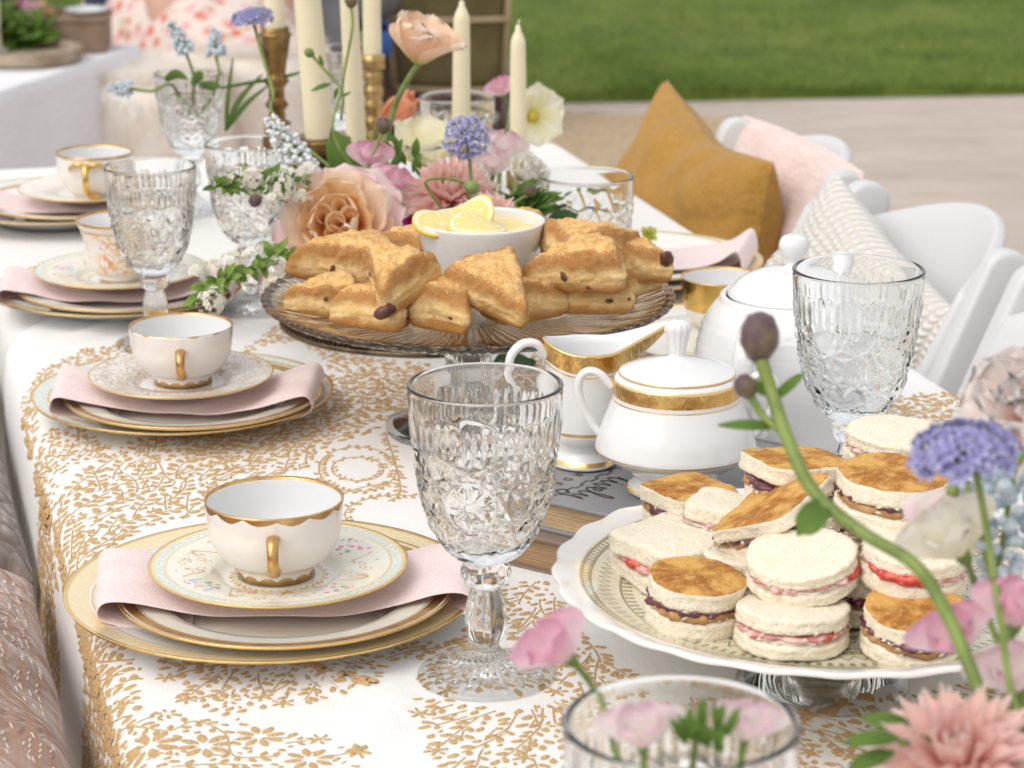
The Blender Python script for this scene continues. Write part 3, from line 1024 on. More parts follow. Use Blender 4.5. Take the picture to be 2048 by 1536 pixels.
# --- fourth setting
p4 = P(118, 405, .76)
me, _ = plate_mesh('dinner_plate', .125, .020, [(.985, 1.01, GOLDP), (.94, .985, MINT)], PORC, .60)
plate('dinner_plate', 'white dinner plate with faint green rim, lowest in the farthest left stack', me, (p4.x, p4.y, ZT), GP['charger'])
me, _ = plate_mesh('salad_plate', .102, .018, [(.985, 1.01, GOLDP), (.93, .98, GOLDD)], BONE, .60)
p4b = P(150, 398, .77)
plate('salad_plate', 'pale gold edged plate in the farthest left stack', me, (p4b.x, p4b.y, ZT+.0095), GP['salad'])
napkin('dusty pink napkin under the farthest left cup', (p4b.x-.008, p4b.y, ZT+.008), R_(5), .215, .094, .0235, .0065, 12, .004)
me, _ = plate_mesh('saucer', .075, .013, [(.985, 1.01, GOLDP), (.45, .985, mat('pale_gilt', (.80, .70, .58), .2, var=(110, (.80, .77, .72), .45, .55)))], BONE, .42, .0024)
p4c = P(178, 372, .785)
plate('saucer', 'cream and gold saucer under the farthest left cup', me, (p4c.x, p4c.y, ZT+.0275), GP['saucer'])
CUPM4 = cup_mat('thin_gilt_porcelain', (.80, .77, .73), .052, .0022, .0003, 30, True)
p4d = P(192, 383, .785)
c4 = cup('cream teacup with gold bow shaped handle, farthest on the left', (p4d.x, p4d.y, ZT+.0317), .0405, .052, CUPM4, PORC, mat('bright_gold', (.80, .50, .14), .25, 1), R_(-92), GP['cup'], style=1)
# --- settings along the right edge
p5 = P(1268, 525, .76)
me, _ = plate_mesh('dinner_plate', .125, .020, [(.985, 1.01, GOLDP), (.93, .985, PEARL)], PORC, .60)
plate('dinner_plate', 'gold edged dinner plate behind the scones beside the mustard pillow', me, (p5.x, p5.y, ZT), GP['charger'])
me, _ = plate_mesh('salad_plate', .105, .018, [(.985, 1.01, GOLDP)], BONE, .60)
p5b = P(1262, 512, .77)
plate('salad_plate', 'white plate under the pink napkin beside the mustard pillow', me, (p5b.x, p5b.y, ZT+.0095), GP['salad'])
napkin('pink napkin carrying a small yellow flower beside the mustard pillow', (p5b.x+.006, p5b.y, ZT+.008), R_(-10), .215, .10, .0265, .0065, 14, .012)
p6 = P(1440, 690, .76)
me, _ = plate_mesh('dinner_plate', .128, .020, [(.985, 1.01, GOLDP), (.92, .985, PEARL)], PORC, .60)
plate('dinner_plate', 'gold rimmed dinner plate mostly hidden behind the cream jug and teapot', me, (p6.x, p6.y, ZT), GP['charger'])
me, _ = plate_mesh('saucer', .08, .013, [(.985, 1.01, GOLDP), (.9, .985, MINT)], CREAM, .42, .0024)
plate('saucer', 'cream saucer behind the cream jug spout under the gold cup', me, (p6.x, p6.y+.01, ZT+.0065), GP['saucer'])
def gold_band_cup():
    m = bpy.data.materials.new('gold_outside'); m.use_nodes = True
    g = G(m); r, a, z = g.polar()
    k = g.math('MULTIPLY', g.step(z, .024, .025), g.step(z, .052, .0515))
    g.set(Base_Color=g.mix(k, (.80, .78, .75), (.70, .45, .13)), Metallic=k, Roughness=g.mixf(k, .13, .22))
    g.bump(g.math('MULTIPLY', g.noise(130, 3), k), .4, .001)
    return m
p6d = P(1443, 660, .76)
cup('white teacup with broad gold outer band left of the teapot', (p6d.x, p6d.y+.008, ZT+.0108), .036, .052, gold_band_cup(), PORC, mat('bright_gold', (.8,.5,.14), .25, 1), R_(-10), GP['cup'])

# ================================================================== cut glass
CRYS = glass('crystal', (.992, .997, .996), 0.0, 1.40)
def cut_pattern(th, z, R, zc, N=4, pin=True, seed=0.0):
    """relief in metres of the pressed pattern: hobstar medallions among crossing mitre cuts"""
    per = 2*pi/N
    k = math.floor((th+seed)/per)
    x = ((th+seed)-(k+.5)*per)*R
    y = z-zc
    r = math.hypot(x, y)
    h = 0.0
    RM = .0165
    if r < RM:
        a = math.atan2(y, x)
        t = (a*8/(2*pi)) % 1.0
        tri = abs(t-.5)*2                      # 0..1 eight-pointed star
        rs = .0145*(.52+.48*tri**1.0)
        if r < rs:
            h += .0014*(1-r/rs)*1.2
            t2 = (a*16/(2*pi)) % 1.0
            h -= .00045*max(0, 1-abs(t2-.5)/.16)*min(1, r/.003)
        h -= .0004*max(0, 1-abs(r-RM*.96)/.0011)
        if r < .0024: h += .0005
    else:
        d = 0.0
        for ang, sp in ((R_(24), .0185), (R_(-24), .0185), (R_(66), .0185), (R_(-66), .0185)):
            q = x*math.cos(ang)+y*math.sin(ang)
            u = (q/sp+.5) % 1.0-.5
            d = max(d, 1-abs(u)*sp/.0034)
        if d > 0: h -= .0014*d
        # fans of bright cuts thrown from the medallions
        a = math.atan2(y, x)
        t = (a*16/(2*pi)) % 1.0
        if r < .034: h += .0011*(1-abs(t-.5)*2)*(1-(r-RM)/(.034-RM))
    return h
def goblet_mesh(Rr=.0452, H=.181, bowl0=.074, cut=True, n=360):
    """returns bowl, stem and foot meshes of a pressed-glass goblet"""
    zb0, zt = bowl0, H
    hb = zt-zb0
    shape = crom([(.012, 0), (.0215, .05), (.031, .17), (.0375, .34), (.0410, .52), (.0432, .70), (.0446, .86), (.0452, 1.0)], 12)
    shape = [(r*Rr/.0452, zb0+f*hb) for r, f in shape]
    def rad(z):
        return np.interp(z, [p[1] for p in shape], [p[0] for p in shape])
    zs = list(np.linspace(zb0, zt, 170))
    V = []
    zc = zb0+hb*.42
    for z in zs:
        r0 = float(rad(z))
        f = (z-zb0)/hb
        for i in range(n):
            th = 2*pi*i/n
            h = 0
            if cut:
                if .08 < f < .72:
                    fade = min(1, (f-.08)/.06, (.72-f)/.05)
                    h = cut_pattern(th, z, max(r0, .026), zc)*fade
                if f >= .60 and f < .90:
                    # upright flutes, pointed below, dying out under the lip
                    tt = (th*15/(2*pi)) % 1.0
                    wv = math.sin(pi*tt)
                    k = min(1, (f-.60)/.08)*min(1, (.90-f)/.10)
                    h += k*.0009*(wv-.5)+k*.0003*math.sin(th*45)*math.sin(z*90)
                h = min(h, .0015)
            V.append(((r0+h)*math.cos(th), (r0+h)*math.sin(th), z))
    no = len(zs)
    # lip and inside
    lip = [(shape[-1][0]-.0012+.0016*math.cos(a), zt+.0016*math.sin(a)) for a in np.linspace(.25, pi-.1, 10)]
    inn = []
    for z in np.linspace(zt-.004, zb0+.012, 26):
        inn.append((max(.0012, float(rad(z))-.0027-.0018*(1-(z-zb0)/hb)), z))
    inn.append((.0006, zb0+.0105))
    for r, z in lip+inn:
        for i in range(n):
            th = 2*pi*i/n
            V.append((r*math.cos(th), r*math.sin(th), z))
    m = no+len(lip)+len(inn)
    F = []
    for j in range(m-1):
        for i in range(n):
            i2 = (i+1) % n
            F.append((j*n+i, j*n+i2, (j+1)*n+i2, (j+1)*n+i))
    # closing disc under the bowl
    F.append(tuple(range(n-1, -1, -1)))
    F.append(tuple(range((m-1)*n, m*n)))
    bowl = mk('bowl', V, F, CRYS)
    # stem with beaded collar, fluted baluster, and foot
    sc = bowl0/.074
    kb = [(.010, .0735), (.0135, .0705), (.0148, .066), (.0125, .0605), (.0085, .0575), (.0092, .054), (.0112, .046), (.0120, .038), (.0110, .030), (.0085, .0235), (.0078, .0205), (.0095, .0165)]
    prof = [tuple(p) for p in crom(kb, 5)]
    foot = [tuple(p) for p in crom([(.0095, .0165), (.0125, .0135), (.021, .0085), (.032, .0056), (.0402, .0034)], 5)][1:]
    foot += [(.0411, .0022), (.0411, .0010), (.0400, .0002), (.0385, .0003), (.034, .0012), (.020, .0030), (.0006, .0050)]
    allp = [(.0006, .0737)]+prof+foot
    def warp(r, z, a):
        if .022 < z < .0565: r *= 1+.085*abs(math.sin(a*5))-.04
        elif .0575 < z < .0725: r *= 1+.075*abs(math.sin(a*4.5))-.03
        elif .0022 < z <= .022: r *= 1+.02*math.sin(a*20)*(z > .006); z = z+.0009*math.sin(a*20)*(r > .010)*max(0, min(1, (.038-r)/.02))
        return r*min(1, Rr/.0452*1.0), z*sc
    V2, F2, _ = lathe(allp, 120, None, warp)
    stem = mk('stem', V2, F2, CRYS)
    return bowl, stem
GB = goblet_mesh()
def goblet(label, loc, rz=0, sc=1.0, meshes=None, group='crystal goblets on the table'):
    b, s = meshes or GB
    t = thing('crystal_goblet', label, 'goblet', loc, rz, group, (sc,)*3)
    ob('bowl', b, t); ob('foot', s, t)
    return t
g1 = P(972, 1367, TZ)
goblet('tall cut glass goblet standing alone in front of the books', (g1.x, g1.y, ZT), R_(-58))
goblet('cut glass goblet beside the teapot behind the sandwiches', (.238, 1.705, ZT), R_(-20))
gl = P(314, 700, TZ)
goblet('cut glass goblet rising between two gold rimmed cups on the left', (gl.x, gl.y, ZT), R_(20), .885)
g2 = P(505, 632, TZ)
goblet('cut glass goblet behind the white blossom sprig and rose', (g2.x, g2.y, ZT), R_(40), .872)
goblet('cut glass goblet holding blue grape hyacinths at the far end', (-.352, 2.76, ZT), R_(10), .83)
goblet('blurred cut glass goblet behind the brass candlesticks', (-.195, 2.93, ZT), R_(33), .84)
goblet('cut glass goblet nearest the lens with pink petals inside', (.066, .920, ZT), R_(5), 1.025)
def tumbler_mesh(R=.047, H=.105, n=200):
    V, F = [], []
    zs = np.linspace(.004, H, 90)
    rows = [(.0008, .0), (R*.80, .0), (R*.86, .0015)]
    body = [(R*(.88+.12*min(1, (z/H)*1.2)), z) for z in zs]
    for r, z in rows:
        for i in range(n): V.append((r*math.cos(2*pi*i/n), r*math.sin(2*pi*i/n), z))
    for r, z in body:
        f = z/H
        for i in range(n):
            th = 2*pi*i/n
            h = 0
            if .06 < f < .84:
                k = min(1, (f-.06)/.05, (.84-f)/.05)
                h = cut_pattern(th, z, R, H*.36, 4, True, .5)*k
                if f > .5:
                    tt = (th*20/(2*pi)) % 1
                    h += k*.0009*(abs(tt-.5)*2-.5)
            V.append(((r+h)*math.cos(th), (r+h)*math.sin(th), z))
    up = [(R-.0014+.0018*math.cos(a), H+.0017*math.sin(a)) for a in np.linspace(.25, pi-.1, 10)] + [(R*(.88+.12*min(1, (z/H)*1.2))-.0031-.0012*(1-z/H), z) for z in np.linspace(H-.004, .012, 16)] + [(.0008, .0105)]
    for r, z in up:
        for i in range(n): V.append((r*math.cos(2*pi*i/n), r*math.sin(2*pi*i/n), z))
    m = len(rows)+len(body)+len(up)
    for j in range(m-1):
        for i in range(n):
            i2 = (i+1) % n
            F.append((j*n+i, j*n+i2, (j+1)*n+i2, (j+1)*n+i))
    F.append(tuple(range(n-1, -1, -1))); F.append(tuple(range((m-1)*n, m*n)))
    return mk('crystal_tumbler', V, F, CRYS)
TMB = tumbler_mesh()
tag(ob('crystal_tumbler', TMB, None, (.0695, 2.34, ZT), (0,0,.3), (.94,.94,1.14)), 'straight cut glass tumbler behind the scones next to the mustard pillow', 'tumbler', 'cut glass tumblers')
tag(ob('crystal_tumbler', TMB, None, (-.062, 2.86, ZT), (0,0,1.1), (.90,.90,1.02)), 'cut glass tumbler behind the cream poppy and blue scabious', 'tumbler', 'cut glass tumblers')
# ================================================================== books, jug, sugar bowl, teapot
def book(label, cx, cy, z0, rz, Wd, Ht, T, cover, pages, text=None):
    """a closed book lying flat; fore-edge at local +x, foot of the pages at local -y"""
    t = thing('book', label, 'book', (cx, cy, z0), rz, 'books stacked under the cream jug')
    ct = .0028
    bevel(ob('cover', mk('cover', *box((0,0,ct/2), (Wd, Ht, ct)), cover, False), t), .0009)
    bevel(ob('cover', mk('cover', *box((0,0,T-ct/2), (Wd, Ht, ct)), cover, False), t), .0009)
    V, F = [], []
    for i in range(9):
        a = -pi/2+pi*i/8
        for y in (-Ht/2, Ht/2): V.append((-Wd/2+.002-.0055*math.cos(a), y, T/2+math.sin(a)*(T/2-.0003)))
    o = ob('spine', mk('spine', V, gridF(9, 2), cover), t)
    solid(o, .0022)
    # page block with a concave fore-edge and leaves standing a hair apart
    V = []
    nl = 36
    for k in range(nl):
        z = ct+(T-2*ct)*k/(nl-1)
        q = (k/(nl-1)*2-1)
        e = Wd/2-.0035-.0012*(1-q*q)+rnd.uniform(-.00035, .00035)
        V += [(-Wd/2+.003, -Ht/2+.003, z), (e, -Ht/2+.003+rnd.uniform(0, .0004), z), (e, Ht/2-.003, z), (-Wd/2+.003, Ht/2-.003, z)]
    F = []
    for k in range(nl-1):
        for i in range(4):
            j = (i+1) % 4
            F.append((k*4+i, k*4+j, k*4+4+j, k*4+4+i))
    ob('page_block', mk('page_block', V, F, pages, False), t)
    return t
def mat_pages(name, c1, c2):
    m = bpy.data.materials.new(name); m.use_nodes = True
    g = G(m)
    n = g.noise(1, 4, .7, g.scaled(g.obj(), (18, 18, 2600)))
    g.set(Base_Color=g.mix(g.step(n, .3, .7), c1, c2), Roughness=.9)
    g.bump(n, .8, .0012)
    return m
BZ = ZT
e1 = Vector((.588, .809, 0))                       # the way the lines of the title climb away from us
brz = math.atan2(-e1.y, -e1.x)                    # local +x = reading direction
corner = P(1000, 979, BZ+.048)                    # left end of the fore-edge, behind the goblet
def local_to(cx, cy, x, y):
    return Vector((cx+x*math.cos(brz)-y*math.sin(brz), cy+x*math.sin(brz)+y*math.cos(brz)))
WB, HB = .200, .262
def centre_from(corner_xy, x, y):
    d = local_to(0, 0, x, y)
    return Vector((corner_xy[0]-d.x, corner_xy[1]-d.y))
bc = centre_from((corner.x, corner.y), WB/2, -HB/2)
book('brown covered book at the bottom of the stack under the cream jug', bc.x-.004, bc.y-.004, BZ, brz+R_(1.5), WB+.008, HB+.004, .0255,
     mat('brown_cover', (.22, .17, .13), .6), mat_pages('old_pages', (.30, .18, .09), (.50, .335, .19)))
up = book('grey book titled in script lying on top of the brown book', bc.x, bc.y, BZ+.0257, brz, WB, HB, .0222,
     mat('grey_cover', (.235, .235, .245), .45, bump=(700, .0003)), mat_pages('tan_pages', (.42, .28, .15), (.60, .44, .27)))
INK = mat('cover_ink', (.055, .045, .045), .5)
def ribbon(lines, w_, z, name, parent):
    parts = []
    for ln in lines:
        pts = [Vector((x, y, z)) for x, y in (crom(ln, 6) if len(ln) > 2 else ln)]
        V, F = [], []
        for i, p in enumerate(pts):
            a, b = pts[max(0,i-1)], pts[min(len(pts)-1,i+1)]
            d = (b-a).normalized()
            n = Vector((-d.y, d.x, 0))*w_
            V += [p+n, p-n]
        F = [(2*i, 2*i+1, 2*i+3, 2*i+2) for i in range(len(pts)-1)]
        parts.append((V, F))
    V, F, _ = joinm(parts)
    return ob(name, mk(name, V, F, INK, False), parent)
# title: flowing script "lively" and spaced capitals GARDEN, a stepped rule between
def script(x0, y0, s):
    L = []
    L.append([(0,.3),(.25,.8),(.42,1.6),(.30,1.9),(.2,1.5),(.22,.3),(.4,.0),(.6,.25)])              # l
    L.append([(.6,.25),(.78,.75),(.80,.2),(.98,.0),(1.15,.3)]); L.append([(.84,1.08),(.88,1.12)])  # i .
    L.append([(1.15,.3),(1.3,.72),(1.42,.1),(1.55,.0),(1.78,.5),(1.75,.8),(1.9,.62)])               # v
    L.append([(1.9,.3),(2.2,.42),(2.3,.68),(2.1,.8),(1.98,.4),(2.15,.02),(2.45,.2)])                # e
    L.append([(2.45,.2),(2.75,.9),(2.88,1.6),(2.72,1.85),(2.64,1.4),(2.66,.25),(2.85,.02),(3.05,.3)])  # l
    L.append([(3.05,.3),(3.18,.74),(3.25,.2),(3.42,.05),(3.62,.7)]); L.append([(3.62,.78),(3.6,-.3),(3.42,-.85),(3.1,-.82),(3.05,-.5),(3.4,-.15)])  # y
    return [[(x0+x*s, y0+y*s) for x, y in q] for q in L]
def to_book(p):
    d = Vector((p.x-bc.x, p.y-bc.y))
    return (d.x*math.cos(-brz)-d.y*math.sin(-brz), d.x*math.sin(-brz)+d.y*math.cos(-brz))
zc_ = BZ+.0257+.0222
ty = to_book(P(1142, 990, zc_)); tl = to_book(P(1250, 972, zc_))
sc_ = (ty[0]-tl[0])/1.75 if abs(ty[0]-tl[0]) > .01 else .02
sc_ = .0145
yb = to_book(P(1195, 975, zc_))[1]
ribbon(script(ty[0]-3.5*sc_, yb-.4*sc_, sc_), .0009, .0222+.0003, 'script_lettering', up)
zz = to_book(P(1100, 995, zc_)); zz2 = to_book(P(1235, 958, zc_))
st, q = [], zz[0]
nst = 14
for i in range(nst):
    x = zz[0]-i*.0088
    y = zz[1]+(zz2[1]-zz[1])*0
    st += [(x, y+(.0028 if i % 2 else 0)), (x-.0088, y+(.0028 if i % 2 else 0))]
segs = [[st[i], st[i+1]] for i in range(len(st)-1)]
ribbon(segs, .0005, .0222+.0003, 'stepped_rule', up)
def caps(word, x0, y0, s, gap):
    GL = {'G': [[(.9,.85),(.5,1),(.1,.6),(.15,.2),(.5,0),(.9,.2),(.9,.5)],[(.9,.5),(.55,.5)]],
          'A': [[(0,0),(.45,1)],[(.45,1),(.9,0)],[(.2,.4),(.7,.4)]],
          'R': [[(.1,0),(.1,1)],[(.1,1),(.7,.95),(.75,.65),(.6,.5),(.1,.48)],[(.45,.48),(.85,0)]],
          'D': [[(.1,0),(.1,1)],[(.1,1),(.65,.85),(.8,.5),(.65,.15),(.1,0)]],
          'E': [[(.1,0),(.1,1)],[(.1,1),(.75,1)],[(.1,.52),(.65,.52)],[(.1,0),(.75,0)]],
          'N': [[(.1,0),(.1,1)],[(.1,1),(.8,0)],[(.8,0),(.8,1)]]}
    out = []
    for i, ch in enumerate(word):
        for ln in GL[ch]: out.append([(x0+i*gap+x*s, y0+y*s) for x, y in ln])
    return out
r_ = to_book(P(1168, 950, zc_)); n_ = to_book(P(1112, 966, zc_))
gap = max(.012, abs(n_[0]-r_[0])/3)
ribbon(caps('GARDEN', r_[0]-2*gap, n_[1]-.001, .006, gap), .0005, .0222+.0003, 'capital_lettering', up)
BT = BZ+.0257+.0222+.0006

# --- cream jug
def oval_ring(r, z, n, sp=0.0, lift=0.0):
    out = []
    for i in range(n):
        a = 2*pi*i/n
        k = max(0, math.cos(a))**7
        out.append(((r+sp*k)*math.cos(a), r*math.sin(a)*(1-.25*k), z+lift*k+(.006*max(0,-math.cos(a))**3 if lift else 0)))
    return out
def jug():
    j0 = P(1168, 925, BT)
    t = thing('cream_jug', 'white porcelain cream jug with gold engraved rim and long spout', 'jug', (j0.x, j0.y, BT), R_(12))
    n = 96
    prof = [(.010,.0015,0,0),(.0215,.0,0,0),(.0235,.0012,0,0),(.0235,.0028,0,0),(.0215,.0058,0,0),(.0188,.010,0,0),(.0182,.013,0,0),(.0225,.018,0,0),(.0265,.024,0,0),(.0266,.0255,0,0),(.0268,.028,0,0),
            (.0270,.045,0,0),(.0272,.060,.001,0),(.0276,.066,.003,.001),(.0278,.0675,.004,.0015),(.0279,.0688,.005,.002),(.0280,.0705,.006,.0025),(.0284,.076,.013,.005),(.0290,.082,.020,.009),(.0293,.0838,.0225,.0105)]
    sm = []
    V = []
    for r, z, s_, l in prof: V += oval_ring(r, z, n, s_*1.55, l*1.35)
    inner = [(.0282,.0845,.0215,.0106),(.0272,.0832,.0205,.010),(.0268,.078,.0140,.006),(.0262,.068,.005,.002),(.0255,.05,0,0),(.0240,.026,0,0),(.004,.022,0,0)]
    for r, z, s_, l in inner: V += oval_ring(r, z, n, s_*1.55, l*1.35)
    m = len(prof)+len(inner)
    F, mi = [], []
    for j in range(m-1):
        z = prof[j][1] if j < len(prof)-1 else 1
        k = 0
        if j < len(prof)-1:
            if j in (3,): k = 1
            if j == 9: k = 1
            if j == 14: k = 1
            if j >= 16: k = 2
        elif j == len(prof)-1: k = 1
        for i in range(n):
            i2 = (i+1) % n
            F.append((j*n+i, j*n+i2, (j+1)*n+i2, (j+1)*n+i)); mi.append(k)
    F.append(tuple(range(n-1, -1, -1))); mi.append(0)
    F.append(tuple(range((m-1)*n, m*n))); mi.append(0)
    ob('body', mk('body', V, F, [PORC, GOLDP, GOLD], True, mi), t)
    pts = crom([(-.0265,0,.078), (-.034,0,.087), (-.044,0,.0875), (-.052,0,.079), (-.0525,0,.066), (-.046,0,.052), (-.036,0,.042), (-.026,0,.036)], 7)
    V, F = strap(pts, [.0042]*len(pts), .0030, (0,1,0), 12)
    ob('handle', mk('handle', V, F, PORC), t)
jug()
# --- sugar bowl
def sugar():
    c = P(1350, 978, BT)
    t = thing('sugar_bowl', 'white lidded sugar bowl with gold engraved band and two handles', 'sugar bowl', (c.x, c.y, BT), R_(-4), None, (1, 1, .845))
    k = [(.004,.0022),(.030,.0),(.0325,.001),(.0330,.0025),(.0315,.0048),(.027,.009),(.0255,.012)]
    side = [tuple(p) for p in crom([(.0255,.012),(.036,.020),(.0520,.0330)], 4)][1:]
    belly = [(.0538,.0352),(.0540,.0364),(.0540,.0376),(.0532,.041)]
    upr = [tuple(p) for p in crom([(.0532,.041),(.0505,.052),(.0460,.0655),(.0432,.0745)], 5)][1:]
    neck = [(.0428,.0757),(.0427,.0768),(.0425,.0785),(.0425,.0798),(.0424,.0905),(.0418,.0925),(.0405,.0945),(.0385,.0955),(.0365,.0952),(.0355,.093),(.0355,.07),(.002,.055)]
    prof = k+side+belly+upr+neck
    sm = []
    for i in range(len(prof)-1):
        z = (prof[i][1]+prof[i+1][1])/2
        q = 0
        if i == 3: q = 1
        if abs(z-.0358) < .0007: q = 1
        if .0757 <= z <= .0768 and i > 15: q = 1
        if .0795 < z < .0905 and prof[i][0] > .04: q = 2
        if .0905 < z < .0926 and prof[i][0] > .0415: q = 1
        sm.append(q)
    V, F, mi = lathe(prof, 96, sm)
    F.append(tuple(range(95, -1, -1))); mi.append(0)
    ob('body', mk('body', V, F, [PORC, GOLDP, GOLD], True, mi), t)
    lid = [(.001,.0935),(.034,.0940),(.0385,.0958),(.0390,.0968),(.0386,.0976),(.0375,.0982)]
    lidc = [tuple(p) for p in crom([(.0375,.0982),(.030,.1015),(.018,.1055),(.0085,.1085),(.0055,.1105)], 5)][1:]
    knob = [tuple(p) for p in crom([(.0055,.1105),(.0060,.118),(.0078,.127),(.0088,.132),(.0075,.1365),(.0035,.1385),(.0006,.139)], 5)][1:]
    prof = lid+lidc+knob
    V, F, mi = lathe(prof, 72, [0,0,1,1,0]+[0]*(len(prof)-6), lambda r, z, a: (r*(1+.045*math.sin(a*12)*(.113 < z < .137)), z))
    l = ob('lid', mk('lid', V, F, [PORC, GOLDP], True, mi), t)
    for sg in (-1, 1):
        pts = crom([(sg*.0425,0,.083), (sg*.052,0,.0945), (sg*.0605,0,.0955), (sg*.0655,0,.086), (sg*.0635,0,.070), (sg*.0575,0,.055), (sg*.051,0,.045)], 7)
        V, F = strap(pts, [.0045]*len(pts), .0030, (0,1,0), 12)
        ob('handle', mk('handle', V, F, PORC), t)
sugar()
# --- teapot
def teapot():
    c = P(1592, 858, TZ)
    t = thing('teapot', 'large plain white ribbed teapot with round knob behind the sugar bowl', 'teapot', (.212, 1.872, ZT), R_(20))
    prof = [(.002,.003),(.044,.0),(.047,.002),(.050,.006)]
    side = [tuple(p) for p in crom([(.050,.006),(.064,.022),(.0735,.050),(.0735,.078),(.066,.104),(.055,.1195)], 9)][1:]
    def ribs(r, z, a): return (r+(.00045*math.sin(z*900) if .02 < z < .105 else 0), z)
    prof += side+[(.0545,.122),(.0525,.1235),(.0500,.122),(.0495,.118),(.0495,.10),(.002,.09)]
    V, F, mi = lathe(prof, 96, None, ribs)
    F.append(tuple(range(95, -1, -1)))
    ob('body', mk('body', V, F, PORC), t)
    lp = [(.001,.1195),(.046,.1200),(.0490,.1225),(.0485,.1245)]+[tuple(p) for p in crom([(.0485,.1245),(.040,.1335),(.025,.1405),(.010,.1435),(.0062,.1455)], 6)][1:]
    lp += [tuple(p) for p in crom([(.0062,.1455),(.0058,.149),(.0095,.154),(.0115,.160),(.0095,.1665),(.004,.169),(.0006,.1695)], 5)][1:]
    V, F, mi = lathe(lp, 64)
    ob('lid', mk('lid', V, F, PORC), t)
    pts = crom([(-.062,0,.104), (-.078,0,.117), (-.096,0,.114), (-.108,0,.095), (-.108,0,.068), (-.098,0,.045), (-.082,0,.034), (-.066,0,.032)], 8)
    V, F = strap(pts, [.0085]*len(pts), .0045, (0,1,0), 14)
    ob('handle', mk('handle', V, F, PORC), t, (0,0,0), (0,0,R_(45)))
    pts = crom([(.060,0,.045), (.085,0,.060), (.103,0,.085), (.113,0,.112), (.125,0,.125)], 7)
    V, F = tube(pts, [.019, .0185, .018, .017, .016, .015, .0145, .0138, .013, .0125, .012, .0115, .011, .0108, .0105, .0102, .010, .0098, .0096, .0094, .0092, .009, .009, .009, .009, .009, .009, .009, .009][:len(pts)], 16)
    ob('spout', mk('spout', V, F, PORC), t, (0,0,0), (0,0,R_(45)))
teapot()
# ================================================================== cake stands
SMOKE = glass('smoky_glass', (.955, .92, .86), .03, 1.5)
CLEAR = glass('clear_glass', (.98, .985, .98), 0.0, 1.5)
SC = Vector((-.034, 1.925, 0))
SZ = .842
def scone_stand():
    t = thing('cake_stand', 'smoky pressed glass cake stand with wavy rim carrying the scones', 'cake stand', (SC.x, SC.y, ZT), 0, 'glass cake stands')
    h = SZ-ZT
    R = .158
    top = [(.001, h), (.05, h), (.10, h+.001), (.122, h+.003), (.140, h+.0075), (.152, h+.0115), (R, h+.0125)]
    bot = [(R+.001, h+.0105), (.150, h+.0055), (.136, h+.001), (.115, h-.0045), (.09, h-.006), (.04, h-.0065), (.001, h-.0065)]
    prof = top+bot
    def warp(r, z, a):
        f = max(0, (r-.105)/.053)
        w_ = math.cos(a*30)
        rr = r+f*f*.0022*abs(w_)
        zz = z+f*f*.0008*math.cos(a*60)
        if z < h-.001 and .03 < r < .15: zz += .0012*math.sin(a*90)
        elif .10 < r < .152 and z > h: zz += .0008*math.sin(a*120)*min(1, f*2)
        return rr, zz
    V, F, mi = lathe(prof, 360, None, warp)
    ob('dish', mk('dish', V, F, SMOKE), t)
    st = [tuple(p) for p in crom([(.040, h-.0068), (.026, h-.016), (.019, h-.032), (.0185, h-.052), (.023, h-.072), (.038, .018), (.058, .0095), (.0648, .0065)], 5)]
    st += [(.0660, .004), (.0650, .0008), (.060, .0), (.030, .012), (.004, .022), (.001, .022)]
    V, F, mi = lathe([(.001, h-.0068)]+st, 96, None, lambda r, z, a: (r*(1+.02*math.sin(a*16)*(z > .02)), z))
    ob('pedestal', mk('pedestal', V, F, CLEAR), t)
scone_stand()
SW = Vector((.183, 1.402, 0))
WZ = .803
def mat_opal():
    m = bpy.data.materials.new('opal_pressed_glass'); m.use_nodes = True
    g = G(m)
    r, a, z = g.polar()
    def ring(r0, w_): return g.step(g.math('ABSOLUTE', g.math('SUBTRACT', r, r0)), w_, w_*.4)
    def zig(r0, amp, n, w_):
        u = g.math('PINGPONG', g.math('MULTIPLY', a, n/(2*pi)), .5)
        rr = g.math('ADD', r0, g.math('MULTIPLY', g.math('SUBTRACT', u, .25), amp*4))
        return g.step(g.math('ABSOLUTE', g.math('SUBTRACT', r, rr)), w_, w_*.4)
    def ticks(r0, r1, n):
        s = g.math('SINE', g.math('MULTIPLY', a, n))
        return g.math('MULTIPLY', g.step(s, 0, .5), g.math('MULTIPLY', g.step(r, r0, r0+.0006), g.step(r, r1, r1-.0006)))
    k = zig(.129, .0034, 110, .0011)
    for x in (ring(.1425, .0011), ring(.1375, .0011), ticks(.138, .1420, 190), ring(.1195, .0010), ticks(.1125, .1185, 120), zig(.1035, .0040, 70, .0012),
              ring(.0965, .001), ring(.0935, .0009), ticks(.0925, .0965, 110)):
        k = g.math('MAXIMUM', k, x)
    # scrolling vines nearer the middle
    n = g.noise(75, 2, .5, dist=1.8)
    vine = g.math('MULTIPLY', g.step(g.math('ABSOLUTE', g.math('SUBTRACT', n, .5)), .05, .018), g.step(r, .092, .090))
    k = g.math('MAXIMUM', k, vine)
    inner = g.step(r, .1455, .143)
    c = g.mix(inner, (.80, .775, .74), (.70, .655, .52))
    c = g.mix(g.math('MULTIPLY', k, inner), c, (.34, .285, .13))
    g.set(Base_Color=c, Roughness=.14, Coat_Weight=.3, Subsurface_Weight=.15, Subsurface_Scale=.004)
    g.bump(k, .8, .0012)
    return m
